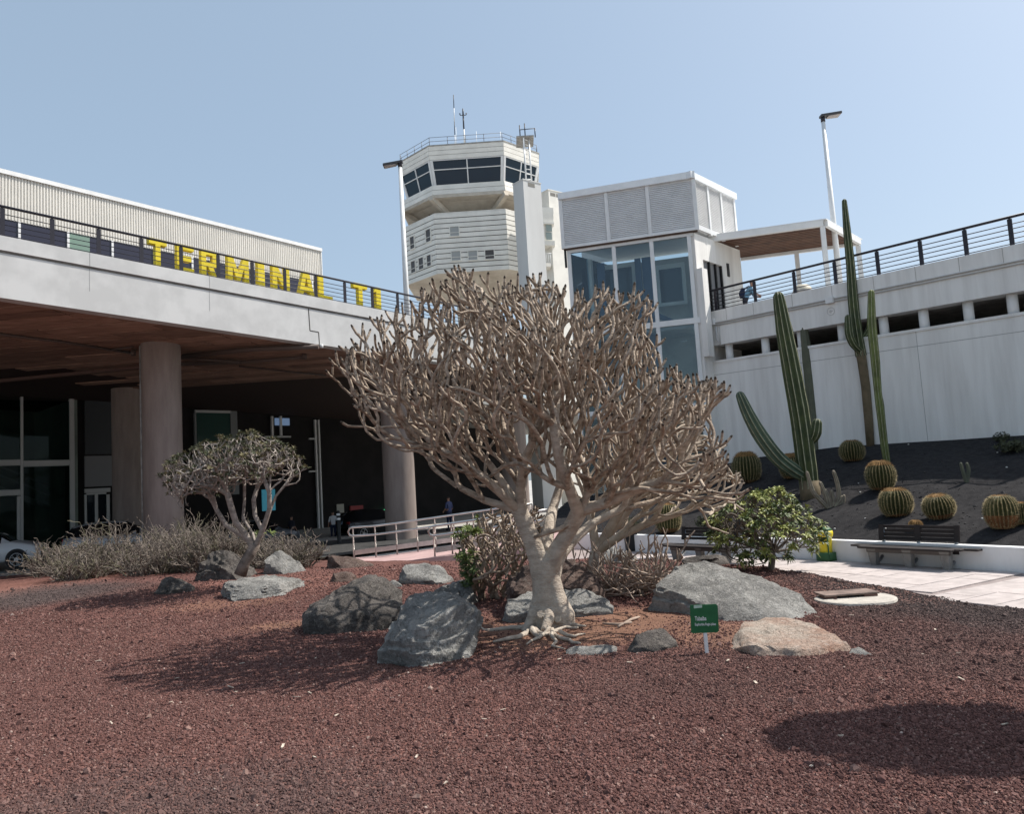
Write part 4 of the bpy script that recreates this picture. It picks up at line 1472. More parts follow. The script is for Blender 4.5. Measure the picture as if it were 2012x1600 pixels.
def rock_material(name, c1, c2, c3):
    m = bpy.data.materials.new(name)
    m.use_nodes = True
    nt = m.node_tree
    N, L = nt.nodes, nt.links
    b = N["Principled BSDF"]
    b.inputs["Roughness"].default_value = .88
    b.inputs["Specular IOR Level"].default_value = .25
    geo = N.new("ShaderNodeNewGeometry")
    def nz(s, d=8, r=.62):
        t = N.new("ShaderNodeTexNoise")
        t.inputs["Scale"].default_value = s
        t.inputs["Detail"].default_value = d
        t.inputs["Roughness"].default_value = r
        L.new(geo.outputs["Position"], t.inputs["Vector"])
        return t
    t1, t2 = nz(2.6), nz(19)
    rp = N.new("ShaderNodeValToRGB")
    e = rp.color_ramp.elements
    e[0].position, e[0].color = .32, c2 + (1,)
    e[1].position, e[1].color = .66, c1 + (1,)
    L.new(t1.outputs["Fac"], rp.inputs[0])
    r2 = N.new("ShaderNodeValToRGB")
    r2.color_ramp.elements[0].position, r2.color_ramp.elements[0].color = .54, (0, 0, 0, 1)
    r2.color_ramp.elements[1].position, r2.color_ramp.elements[1].color = .68, (1, 1, 1, 1)
    L.new(t2.outputs["Fac"], r2.inputs[0])
    mx = N.new("ShaderNodeMix"); mx.data_type = 'RGBA'
    mm = N.new("ShaderNodeMath"); mm.operation = 'MULTIPLY'; mm.inputs[1].default_value = .45
    L.new(r2.outputs[0], mm.inputs[0])
    L.new(mm.outputs[0], mx.inputs["Factor"])
    L.new(rp.outputs[0], mx.inputs["A"])
    mx.inputs["B"].default_value = c3 + (1,)
    # darker colour along crack lines
    sx = N.new("ShaderNodeSeparateXYZ")
    vo = N.new("ShaderNodeTexVoronoi")
    vo.feature = 'DISTANCE_TO_EDGE'
    vo.inputs["Scale"].default_value = 3.1
    wp = N.new("ShaderNodeVectorMath"); wp.operation = 'ADD'
    L.new(geo.outputs["Position"], wp.inputs[0])
    L.new(t2.outputs["Color"], wp.inputs[1])
    sc = N.new("ShaderNodeVectorMath"); sc.operation = 'SCALE'; sc.inputs["Scale"].default_value = 1.0
    L.new(wp.outputs[0], sc.inputs[0])
    L.new(sc.outputs[0], vo.inputs["Vector"])
    cr = N.new("ShaderNodeMapRange")
    cr.inputs["From Max"].default_value = .022
    cr.inputs["To Min"].default_value = .35
    L.new(vo.outputs["Distance"], cr.inputs["Value"])
    vm = N.new("ShaderNodeVectorMath"); vm.operation = 'SCALE'
    L.new(mx.outputs["Result"], vm.inputs[0])
    L.new(cr.outputs["Result"], vm.inputs["Scale"])
    L.new(vm.outputs[0], b.inputs["Base Color"])
    t3 = nz(32, 10, .7)
    ad = N.new("ShaderNodeMath"); ad.operation = 'ADD'
    L.new(t3.outputs["Fac"], ad.inputs[0])
    L.new(cr.outputs["Result"], ad.inputs[1])
    bp = N.new("ShaderNodeBump")
    bp.inputs["Strength"].default_value = 1.0
    bp.inputs["Distance"].default_value = .045
    L.new(ad.outputs[0], bp.inputs["Height"])
    L.new(bp.outputs[0], b.inputs["Normal"])
    return m
rock_grey = rock_material("grey_basalt", (.37, .36, .335), (.15, .145, .138), (.55, .52, .48))
rock_dark = rock_material("dark_basalt", (.17, .15, .135), (.055, .049, .045), (.32, .29, .25))
rock_pale = rock_material("pale_rock", (.50, .43, .36), (.36, .21, .15), (.60, .55, .49))
rock_brown = rock_material("brown_rock", (.16, .11, .09), (.08, .055, .048), (.28, .25, .22))

DT0 = hit(1082, 1236).y + .12
rock("big rounded boulder with branch shadows, front left of the pale tree", 6.72, [(738, 1303, .22), (775, 1322, 0), (870, 1292, .05), (932, 1262, .42), (940, 1195, .55), (926, 1172, .62), (905, 1166, .75), (812, 1170, .8), (775, 1212, .5), (752, 1262, .3), (852, 1240, .05)], back=.55, rough=.028, seed=1)
rock("grey boulder peeking up right behind the big shadowed one", 7.75, [(836, 1178, 0), (872, 1150, .1), (898, 1134, .2), (922, 1150, .1), (940, 1190, 0), (885, 1172, -.1)], back=.6, rough=.03, seed=2, lev=4)
rock("tilted dark slab with flat sloping top, left of the shadowed boulder", 8.75, [(575, 1243, .1), (577, 1206, .1), (640, 1165, .45), (700, 1132, .75), (722, 1129, .85), (748, 1141, .75), (797, 1174, .5), (782, 1198, .2), (700, 1212, -.1), (626, 1234, -.05), (716, 1142, .35)], back=.5, rough=.028, seed=3, m=rock_dark)
rock("long low grey rock with flat pale top and dark overhung front", 10.4, [(424, 1174, .1), (433, 1148, .2), (470, 1139, .5), (530, 1131, .9), (588, 1139, .9), (601, 1160, .6), (556, 1182, -.1), (450, 1184, -.1), (548, 1150, .1)], back=.3, rough=.03, seed=4)
rock("pointed dark rock with a pale sunlit ridge under the small leaning tree", 12.0, [(376, 1146, 0), (400, 1110, .2), (424, 1078, .45), (440, 1080, .4), (478, 1110, .3), (505, 1135, .2), (445, 1142, -.15)], back=.6, rough=.035, seed=5, m=rock_dark)
rock("brown slab leaning behind the pointed dark rock", 13.0, [(424, 1082, 0), (428, 1056, .2), (445, 1056, .2), (482, 1088, .2), (470, 1110, 0)], back=.4, rough=.03, seed=6, lev=4, m=rock_brown)
rock("small dark rock with white lit right end, farthest left in the bed", 11.5, [(308, 1164, 0), (310, 1140, .1), (330, 1135, .2), (350, 1140, .15), (378, 1162, .05), (350, 1168, -.05)], back=.35, rough=.025, seed=7, lev=4, m=rock_dark)
rock("grey wedge shaped rock right of the small leaning tree", 13.2, [(512, 1102, 0), (530, 1090, .2), (548, 1082, .3), (562, 1086, .3), (598, 1116, .2), (596, 1126, .05), (548, 1130, -.1), (522, 1124, -.05)], back=.5, rough=.035, seed=8, lev=4)
rock("flat dark brown rock lying beside the foot of the pink ramp", 14.0, [(635, 1116, 0), (637, 1092, .1), (660, 1090, .2), (690, 1097, .2), (736, 1116, .1), (690, 1118, -.05)], back=.5, rough=.03, seed=9, lev=4, m=rock_brown)
rock("small brown rock behind the tilted dark slab", 11.2, [(645, 1146, 0), (650, 1126, .1), (672, 1124, .2), (692, 1130, .1), (700, 1145, 0)], back=.3, rough=.025, seed=10, lev=4, m=rock_brown)
rock("low grey slab in front of the pink ramp", 12.4, [(776, 1120, .1), (792, 1111, .2), (840, 1112, .3), (868, 1113, .3), (893, 1136, .1), (888, 1148, -.05), (850, 1142, -.1), (800, 1132, -.05)], back=.45, rough=.03, seed=11, lev=4)
rock("small pale stone between the dark slab and the shadowed boulder", 10.8, [(752, 1156, 0), (768, 1138, .1), (776, 1138, .1), (792, 1156, 0)], back=.2, rough=.02, seed=12, lev=3)
rock("brown boulder with pale sunlit right flank behind the trunk", DT0 + .75, [(976, 1176, 0), (990, 1140, .2), (1030, 1108, .4), (1110, 1099, .5), (1160, 1128, .35), (1194, 1152, .2), (1190, 1170, 0), (1060, 1178, -.1)], back=.5, rough=.04, seed=13, m=rock_brown, fix=True)
rock("long grey slab under the trunk with striped branch shadows", DT0 + .30, [(978, 1208, .1), (1000, 1184, .25), (1060, 1158, .5), (1130, 1154, .55), (1186, 1164, .45), (1216, 1196, .1), (1216, 1222, 0), (1130, 1222, -.05), (1020, 1216, 0)], back=.35, rough=.028, seed=14, fix=True)
rock("grey pointed rock beyond the dry branches", 13.4, [(1164, 1112, 0), (1180, 1074, .3), (1204, 1069, .3), (1248, 1092, .2), (1258, 1104, 0)], back=.5, rough=.035, seed=15, lev=4)
rock("largest pale grey boulder sloping down to the right behind the green sign", 8.5, [(1283, 1182, .35), (1296, 1150, .6), (1318, 1124, .8), (1346, 1107, .95), (1372, 1106, .95), (1440, 1122, .9), (1490, 1138, .75), (1560, 1168, .35), (1600, 1196, -.1), (1624, 1220, -.45), (1600, 1226, -.6), (1520, 1214, -.55), (1440, 1204, -.45), (1350, 1192, -.05)], back=.7, rough=.032, seed=16)
rock("flat sandy pale rock half buried right of the green sign", 6.95, [(1424, 1256, .45), (1468, 1226, .95), (1540, 1216, 1.15), (1602, 1230, .95), (1664, 1256, .5), (1684, 1272, .3), (1654, 1288, .08), (1590, 1299, 0), (1512, 1288, .05), (1446, 1271, .2)], back=.05, rough=.022, seed=17, m=rock_pale, zlow=-.2)
rock("small angular dark rock left of the green sign", 6.95, [(1234, 1280, 0), (1254, 1252, .08), (1274, 1234, .15), (1304, 1232, .15), (1322, 1252, .1), (1336, 1270, .05), (1300, 1282, -.05), (1262, 1285, -.05)], back=.25, rough=.02, seed=18, lev=4, m=rock_dark)
rock("flat slate grey stone lying in front of the roots", 6.95, [(1106, 1284, .05), (1130, 1273, .1), (1200, 1269, .15), (1226, 1278, .1), (1190, 1290, -.02), (1140, 1292, -.02)], back=.15, rough=.015, seed=19, lev=4)
rock("tiny grey stone at the right tip of the flat sandy rock", 6.75, [(1674, 1290, 0), (1690, 1276, .05), (1704, 1277, .05), (1718, 1290, 0)], back=.15, rough=.015, seed=20, lev=3)
rock("low dark rock in front of the bench behind the green bush", 12.2, [(1330, 1110, 0), (1350, 1096, .1), (1420, 1091, .2), (1436, 1098, .15), (1440, 1112, 0)], back=.4, rough=.03, seed=21, lev=4, m=rock_dark)

# ------------------------------------------------------------------ branching plants
class Crown:
    """crown volume whose silhouette follows a measured outline at distance d0"""
    def __init__(s, outline, C, d0, depth):
        k = FPX / d0
        ang = [math.atan2(C[1] - py, px - C[0]) for px, py in outline]
        rr = [math.hypot(px - C[0], py - C[1]) / k for px, py in outline]
        o = np.argsort(ang)
        ang, rr = np.array(ang)[o], np.array(rr)[o]
        s.ang = np.concatenate([[ang[-1] - 2 * math.pi], ang, [ang[0] + 2 * math.pi]])
        s.rr = np.concatenate([[rr[-1]], rr, [rr[0]]])
        s.c = at(C[0], C[1], d0)
        s.ex = (at(C[0] + 10, C[1], d0) - s.c).normalized()
        s.ez = (at(C[0], C[1] - 10, d0) - s.c).normalized()
        s.depth = depth
    def inside(s, p):
        q = p - s.c
        x, z, y = q.dot(s.ex), q.dot(s.ez), q.y
        Rv = float(np.interp(math.atan2(z, x), s.ang, s.rr))
        return (x * x + z * z) / (Rv * Rv) + (y / min(s.depth, .35 * s.depth + Rv * .6)) ** 2

def dichot(seeds, starts, crown, heart, L0, ang, up, radial, gap, rounds, rg, shrink=.96, three=.12, wob=.10, floor=True):
    """every shoot forks in two (or three) again and again until it leaves the crown or meets a neighbour"""
    pos = [Vector(p) for p, _ in seeds]
    par = [q for _, q in seeds]
    cell = {}
    g = gap
    def key(p): return (int(math.floor(p.x / g)), int(math.floor(p.y / g)), int(math.floor(p.z / g)))
    def put(p, i): cell.setdefault(key(p), []).append((p, i))
    def near(p, own):
        kx, ky, kz = key(p)
        for i in (-1, 0, 1):
            for j in (-1, 0, 1):
                for k in (-1, 0, 1):
                    for q, o in cell.get((kx + i, ky + j, kz + k), ()):
                        if o not in own and (q - p).length < g:
                            return True
        return False
    for i, p in enumerate(pos): put(p, i)
    act = []
    for i, d in starts:
        act.append((i, Vector(d).normalized(), 0))
    tips_d = {}
    for r_ in range(rounds):
        rg.shuffle(act)
        nxt = []
        for i, d, lv in act:
            k = 3 if rg.random() < three else 2
            if lv == 0: k = 3
            x = d.orthogonal().normalized()
            y = d.cross(x)
            a0 = rg.uniform(0, 6.283)
            made = 0
            L = L0 * shrink ** lv * rg.uniform(.8, 1.25)
            for c in range(k):
                for att in range(4):
                    a = a0 + 6.283 * c / k + (0 if att == 0 else rg.uniform(-1.2, 1.2))
                    sp_a = ang * rg.uniform(.7, 1.3)
                    e = (d * math.cos(sp_a) + (x * math.cos(a) + y * math.sin(a)) * math.sin(sp_a))
                    out = (pos[i] - heart).normalized()
                    e = (e + out * radial + Vector((0, 0, up))).normalized()
                    P = [pos[i]]
                    f = e
                    for s_ in range(3):
                        f = (f + Vector((rg.gauss(0, wob), rg.gauss(0, wob), rg.gauss(0, wob) + up * .35))).normalized()
                        P.append(P[-1] + f * L / 3)
                    lim = crown.inside(P[-1])
                    if lim > rg.uniform(.76, 1.0): continue
                    if floor and P[-1].z < H(P[-1].x, P[-1].y) + .08: continue
                    own = {i, par[i]}
                    if near(P[-1], own) or near(P[2], own): continue
                    j = i
                    ids = []
                    for q in P[1:]:
                        pos.append(q); par.append(j)
                        j = len(pos) - 1
                        ids.append(j)
                    for q, id_ in zip(P[1:], ids): put(q, id_)
                    nxt.append((j, f, lv + 1))
                    made += 1
                    break
        act = nxt
        if not act: break
    return [tuple(p) for p in pos], par

def grow_mesh(pos, par, tip_r, expo, fork=.09, rng=None, mats=2, fixed=None, nmin=5, maxr=None, tipcol=True, updir=.5, thick=9):
    """tubes along every branch, pipe-model thickness; short forked dark tips"""
    n = len(pos)
    ch = [[] for _ in range(n)]
    for i, p in enumerate(par):
        if p >= 0: ch[p].append(i)
    rad = [0.0] * n
    order = sorted(range(n), key=lambda i: -i)
    for i in order:
        if not ch[i]:
            rad[i] = tip_r * rng.uniform(.85, 1.2)
        else:
            rad[i] = sum(rad[c] ** expo for c in ch[i]) ** (1 / expo)
        if fixed and i in fixed: rad[i] = fixed[i]
        if maxr: rad[i] = min(rad[i], maxr)
    b = MB()
    tips = []
    roots = [i for i in range(n) if par[i] < 0]
    stack = [(r_, None) for r_ in roots]
    while stack:
        i, pr = stack.pop()
        path = [i]
        while ch[path[-1]]:
            c = sorted(ch[path[-1]], key=lambda k: -rad[k])
            for o in c[1:]:
                stack.append((o, path[-1]))
            path.append(c[0])
        P = [Vector(pos[k]) for k in path]
        Rr = [rad[k] for k in path]
        if pr is not None:
            P = [Vector(pos[pr])] + P
            Rr = [min(rad[pr] * .8, Rr[0] * 1.25)] + Rr
        if len(P) < 2: continue
        # soften
        for _ in range(1):
            P = [P[0]] + [(P[k - 1] + P[k] * 5 + P[k + 1]) / 7 for k in range(1, len(P) - 1)] + [P[-1]]
        ns = 12 if Rr[0] > .07 else (8 if Rr[0] > .03 else nmin)
        d = (P[-1] - P[-2]).normalized()
        f0 = len(b.f)
        b.tube(P, Rr, ns, 0, cap=False)
        for q in range(len(P) - 1):
            if Rr[q + 1] > thick:
                for z_ in range(ns): b.m[f0 + q * ns + z_] = 2
        t = P[-1]
        if fork > 0:
            k = rng.choice([1, 2, 2, 2, 3, 3])
            a0 = rng.uniform(0, 6.28)
            x = d.orthogonal().normalized(); y = d.cross(x)
            for j in range(k):
                a = a0 + 6.28 * j / k
                s = (d + (x * math.cos(a) + y * math.sin(a)) * (.75 if k > 1 else .25) + Vector((0, 0, updir * .5))).normalized()
                s2 = (s + Vector((0, 0, updir))).normalized()
                L_ = fork * rng.uniform(.6, 1.25)
                m1 = t + s * L_ * .55
                m2 = m1 + s2 * L_ * .5
                r0 = tip_r * rng.uniform(.85, 1.1)
                b.tube([t - d * .01, m1, m2], [r0 * .9, r0, r0 * .95], nmin, 0, cap=False)
                m3 = m2 + s2 * L_ * .14
                b.tube([m2, m3], [r0 * .97, r0 * .72], nmin, 1 if tipcol else 0, dome=True)
                tips.append((m3, s2))
        else:
            b.tube([t, t + d * tip_r], [tip_r, tip_r * .8], nmin, 1 if tipcol else 0, dome=True)
            tips.append((t, d))
    return b, tips, rad

def bark_mat(name, c1, c2, s=9):
    return mat(name, c1, .85, col2=c2, vs=s, mix=(.34, .66), bump=.8, bs=42, detail=9, stretch=(.8, .8, 1.7))
bark = bark_mat("pale_bark", (.52, .45, .37), (.33, .27, .215))
bark_limb = bark_mat("twig_bark", (.53, .43, .335), (.14, .10, .072), 11)
tip_m = mat("dark_twig_end", (.060, .047, .036), .8, var=.3, vs=12)

rngp = random.Random(5)
D0 = DT0
def ends(seeds, skip=0, mids=True, rg=None):
    """shoots start at the ends of the placed limbs and beside their middles"""
    n = len(seeds)
    ch = [0] * n
    for _, q in seeds:
        if q >= 0: ch[q] += 1
    out = []
    for i, (p, q) in enumerate(seeds):
        if q < 0 or i < skip: continue
        d = Vector(p) - Vector(seeds[q][0])
        if ch[i] == 0:
            out.append((i, d))
        elif mids:
            out.append((i, d.normalized() + Vector((rg.uniform(-.9, .9), rg.uniform(-.9, .9), rg.uniform(0, .9)))))
    return out

def limb(seeds, pts, parent, d=D0):
    """chain of hand-placed nodes; returns index of the last"""
    for t in pts:
        p = at(t[0], t[1], d + (t[2] if len(t) > 2 else 0))
        seeds.append((tuple(p), parent))
        parent = len(seeds) - 1
    return parent

TREE = thing("succulent_tree", "large pale leafless succulent tree with a dense dome of stubby forked twigs", "tree", loc=tuple(at(1082, 1225, D0)))
seeds = []
trunk = limb(seeds, [(1078, 1222), (1073, 1190), (1070, 1150), (1068, 1112)], -1)
TRUNK_N = len(seeds)
Lm = limb(seeds, [(1050, 1075), (1036, 1040), (1022, 1005)], trunk)
L1 = limb(seeds, [(985, 970, -.2), (945, 935, -.35), (905, 905, -.5), (860, 882, -.55)], Lm)
L2 = limb(seeds, [(1000, 965, .1), (965, 915, .2), (925, 870, .3)], Lm)
L3 = limb(seeds, [(1022, 960, -.1), (1028, 905, -.3), (1050, 860, -.5), (1075, 835, -.6)], Lm)
L4 = limb(seeds, [(950, 985, .1), (900, 958, .3), (855, 925, .5)], Lm)
Mm = limb(seeds, [(1073, 1070, .15), (1078, 1030, .4), (1085, 1000, .6), (1105, 955, .8)], trunk)
limb(seeds, [(1100, 900, .7), (1092, 840, .5), (1098, 780, .3)], Mm)
Rm = limb(seeds, [(1092, 1080, -.05), (1118, 1040, -.15), (1142, 1005, -.25)], trunk)
limb(seeds, [(1118, 960, -.6), (1096, 900, -.85), (1085, 830, -.9), (1095, 770, -.8)], Rm)
R1 = limb(seeds, [(1160, 965, -.4), (1150, 920, -.5), (1165, 870, -.6)], Rm)
R2 = limb(seeds, [(1190, 990, -.4), (1245, 962, -.5), (1300, 945, -.6)], Rm)
Rb = limb(seeds, [(1098, 1095, .15), (1128, 1062, .35), (1165, 1025, .5), (1225, 1000, .6), (1290, 985, .7)], trunk)
out_main = [(636, 738), (668, 715), (706, 672), (758, 634), (815, 600), (860, 572), (893, 530), (925, 536), (960, 566), (1010, 566), (1050, 560), (1100, 566), (1130, 590), (1195, 580), (1240, 590), (1282, 612), (1300, 690), (1318, 735), (1365, 770), (1415, 755), (1425, 795), (1412, 850), (1440, 920), (1470, 975), (1420, 1010), (1340, 1015), (1240, 1005), (1120, 990), (1060, 985), (980, 975), (905, 945), (835, 925), (760, 895), (700, 850), (668, 815), (655, 780)]
rg_ = random.Random(11)
crown = Crown(out_main, (1070, 880), D0, 1.8)
pos, par = dichot(seeds, ends(seeds, TRUNK_N + 2, True, rg_), crown, at(1070, 1010, D0), .175, R(34), .13, .20, .0865, 17, rg_, wob=.08, three=.19)
fixed = {0: .15, 1: .14, 2: .13, 3: .12}
b, tips, rad = grow_mesh(pos, par, .0144, 3.3, .125, rngp, fixed=fixed, nmin=6, updir=.55, maxr=.082, thick=.036)
b.build("crown", [bark_limb, tip_m, bark], TREE)
# trunk with a swollen foot, and the big limbs' pale skin
tb_ = MB()
def trunk_tube(pts, rad):
    tb_.tube([at(t[0], t[1], D0 + (t[2] if len(t) > 2 else 0)) for t in pts], rad, 22)
trunk_tube([(1076, 1246), (1076, 1226), (1075, 1206), (1073, 1184), (1071, 1155), (1070, 1130), (1068, 1100)], [.20, .18, .165, .148, .137, .137, .135])
trunk_tube([(1064, 1135), (1057, 1095, -.02), (1044, 1060), (1030, 1025), (1019, 998)], [.112, .108, .102, .096, .088])
trunk_tube([(1078, 1130), (1093, 1085, -.07), (1120, 1042, -.15), (1146, 1000, -.25)], [.098, .088, .078, .068])
trunk_tube([(1072, 1120, .06), (1074, 1070, .2), (1079, 1030, .4), (1086, 1000, .6)], [.088, .075, .068, .060])
trunk_tube([(1084, 1140, .06), (1102, 1092, .2), (1130, 1060, .35), (1166, 1025, .5)], [.088, .066, .055, .045])
# swollen root crown, heavier at the right
trunk_tube([(1080, 1130, -.01), (1088, 1165, -.03), (1098, 1192, -.05), (1108, 1212, -.07), (1112, 1236, -.08)], [.10, .112, .122, .125, .10])
trunk_tube([(1064, 1165, .0), (1056, 1196, -.03), (1044, 1224, -.10), (1030, 1244, -.16)], [.08, .085, .065, .04])
trunk_tube([(1076, 1196, -.08), (1078, 1220, -.20), (1070, 1242, -.32)], [.07, .06, .045])
for k, v in enumerate(tb_.v):
    p = Vector(v)
    n = noise.noise(p * 7) * .012 + noise.noise(p * 20) * .005
    tb_.v[k] = (v[0] + n, v[1] - n, v[2] + noise.noise(p * 9 + Vector((5, 0, 0))) * .006)
trk = tb_.build("trunk", bark, TREE)
rm = trk.modifiers.new("union", 'REMESH')
rm.mode = 'VOXEL'
rm.voxel_size = .014
rm.use_smooth_shade = True
smm = trk.modifiers.new("soften", 'SMOOTH')
smm.factor, smm.iterations = .5, 5
roots = [
    [(1070, 1218), (1040, 1232, -.15), (1005, 1232, -.2), (962, 1236, -.2), (945, 1230, -.15)],
    [(1055, 1222, -.1), (1030, 1246, -.3), (1000, 1256, -.4), (970, 1262, -.4)],
    [(1075, 1220, -.2), (1045, 1235, -.4), (1055, 1252, -.5), (1080, 1246, -.5), (1112, 1235, -.45), (1135, 1238, -.4)],
    [(1062, 1215, -.2), (1075, 1235, -.45), (1095, 1250, -.55), (1120, 1262, -.65), (1140, 1272, -.7)],
    [(1095, 1225, -.2), (1130, 1232, -.3), (1150, 1236, -.25)],
    [(1080, 1240, -.45), (1060, 1255, -.6), (1035, 1268, -.7)],
    [(1085, 1245, -.5), (1092, 1262, -.65), (1085, 1275, -.75), (1110, 1283, -.8)],
    [(1100, 1250, -.55), (1130, 1255, -.6), (1150, 1250, -.6)],
    [(1048, 1212, -.12), (1052, 1240, -.4), (1075, 1248, -.5)],
]
for q, rp2 in enumerate(roots):
    P = []
    for t in rp2:
        p = gd(t[0], t[1], .05)
        p.z = H(p.x, p.y) + .006 + .02 * rngp.random()
        P.append(p)
    P = [P[0]] + [q_ for a_, b2 in zip(P[:-1], P[1:]) for q_ in (a_.lerp(b2, .5) + Vector((rngp.uniform(-.025, .025), rngp.uniform(-.03, .03), rngp.uniform(-.012, .012))), b2)]
    P[0] = at(rp2[0][0], rp2[0][1] - 8, D0 + (rp2[0][2] if len(rp2[0]) > 2 else 0))
    r0 = (.042, .038, .042, .038, .038, .024, .022, .022, .05)[q]
    b = MB().tube(P, [r0 * (1 - .72 * k / (len(P) - 1)) for k in range(len(P))], 9, dome=True)
    b.build("root", bark, TREE)
# a pruned snag crossing behind
MB().tube([at(1050, 1056, D0 - .1), at(1100, 1040, D0 - .2), at(1132, 1024, D0 - .25)], [.02, .026, .034], 8, dome=True).build("snag", bark_limb, TREE)

# lower spreading tree behind to the right
T2 = thing("spreading_tree", "low spreading bare succulent tree with bright sunlit horizontal branches right behind the big pale one", "tree", loc=tuple(at(1165, 1150, 10.6)))
seeds = []
D2 = 10.6
t2 = limb(seeds, [(1160, 1160), (1165, 1120), (1172, 1085)], -1, D2)
limb(seeds, [(1220, 1050, -.2), (1280, 1025, -.3), (1340, 1008, -.4)], t2, D2)
limb(seeds, [(1205, 1040, .3), (1250, 985, .4), (1300, 940, .5)], t2, D2)
limb(seeds, [(1165, 1030), (1150, 980, .2), (1130, 930, .2)], t2, D2)
limb(seeds, [(1215, 1010, 0), (1270, 930, .1), (1310, 860, .3)], t2, D2)
out2 = [(1060, 960), (1100, 890), (1160, 880), (1200, 800), (1290, 780), (1350, 790), (1400, 830), (1420, 900), (1455, 945), (1476, 985), (1440, 1030), (1360, 1040), (1280, 1040), (1200, 1045), (1110, 1040)]
crown = Crown(out2, (1250, 950), D2, 1.35)
pos, par = dichot(seeds, ends(seeds, 3, True, rg_), crown, at(1165, 1060, D2), .19, R(31), .0, .22, .095, 13, rg_, wob=.08, three=.15)
b, tips2, _ = grow_mesh(pos, par, .0142, 2.6, .11, rngp, fixed={0: .10, 1: .09}, nmin=6, updir=.15, maxr=.08)
b.build("crown", [mat("sun_toned_twig_bark", (.50, .42, .33), .85, col2=(.30, .235, .175), vs=8, mix=(.3, .7), bump=.3, bs=50), tip_m], T2)  # lighter bark copy, the sunlight on this tree put into its colour
MB().tube([at(1160, 1165, D2), at(1162, 1140, D2), at(1166, 1115, D2), at(1172, 1085, D2)], [.12, .10, .09, .085], 18).build("trunk", bark, T2)

def rosette(b, p, d, rng, n, L, w, m=0, droop=.2, spread=.9):
    d = d.normalized()
    x = d.orthogonal().normalized(); y = d.cross(x)
    for k in range(n):
        a = 6.283 * k / n + rng.uniform(-.3, .3)
        el = rng.uniform(.25, spread)
        s = (d * math.cos(el * 1.45) + (x * math.cos(a) + y * math.sin(a)) * math.sin(el * 1.45)).normalized()
        L_ = L * rng.uniform(.7, 1.2)
        side = s.cross(d)
        side = side.normalized() if side.length > 1e-3 else x
        nrm = side.cross(s).normalized()
        q1 = p + s * L_ * .5 - nrm * L_ * .02
        q2 = p + s * L_ + Vector((0, 0, -droop * L_))
        ww = w * rng.uniform(.8, 1.2)
        b.add([p, q1 + side * ww / 2 + nrm * ww * .15, q2, q1 - side * ww / 2 + nrm * ww * .15, q1], [(0, 4, 2, 1), (0, 3, 2, 4)], m)

# green-leaved low shrub left behind the trunk
leaf_g = mat("shrub_leaf", (.085, .12, .035), .55, col2=(.045, .075, .022), vs=9, mix=(.35, .65))
leaf_y = mat("young_leaf", (.20, .24, .07), .5, col2=(.12, .16, .045), vs=9, mix=(.35, .65))
T3 = thing("low_shrub", "tangled low shrub of bare stems with green leaf tufts, left behind the trunk", "shrub", loc=tuple(at(970, 1185, 10.3)))
seeds = []
D3 = 10.4
for x0, x1 in ((930, 920), (945, 960), (962, 985), (985, 1010), (1010, 1020), (940, 935), (975, 945)):
    limb(seeds, [(x0 + 8, 1190, rngp.uniform(-.2, .3)), (x0, 1165, rngp.uniform(-.2, .3)), (x1, 1130, rngp.uniform(-.3, .4))], -1, D3)
out3 = [(900, 1060), (925, 1030), (960, 1010), (1010, 1000), (1060, 1010), (1080, 1060), (1060, 1120), (1020, 1160), (960, 1170), (915, 1150), (905, 1100)]
crown = Crown(out3, (980, 1085), D3, .75)
pos, par = dichot(seeds, ends(seeds, 0, True, rg_), crown, at(975, 1180, D3), .17, R(34), .10, .06, .078, 9, rg_, wob=.22)
b, tips3, _ = grow_mesh(pos, par, .0125, 3.2, .085, rngp, nmin=6, updir=.3, maxr=.034)
b.build("stems", [bark_limb, tip_m], T3)
lb = MB()
lx = at(945, 1100, D3).x
for p, d in tips3:
    if p.x < lx and rngp.random() < .75:
        rosette(lb, p, d + Vector((-.3, 0, .3)), rngp, 11, .085, .026, 1 if p.z > at(930, 1070, D3).z else 0)
for px, py in ((925, 1048), (918, 1095), (908, 1100), (940, 1050)):
    p = at(px, py, D3 - .4)
    for k in range(4):
        rosette(lb, p + Vector((rngp.uniform(-.06, .06), 0, rngp.uniform(-.03, .04))), Vector((rngp.uniform(-.5, .5), -.3, 1)), rngp, 14, .10, .024, 1)
for k in range(60):
    p = at(rngp.uniform(905, 945), rngp.uniform(1085, 1160), D3 - rngp.uniform(0, .3))
    rosette(lb, p, Vector((rngp.uniform(-1, .3), -.5, .6)), rngp, 9, .075, .024, 0)
lb.build("leaves", [leaf_g, leaf_y], T3)

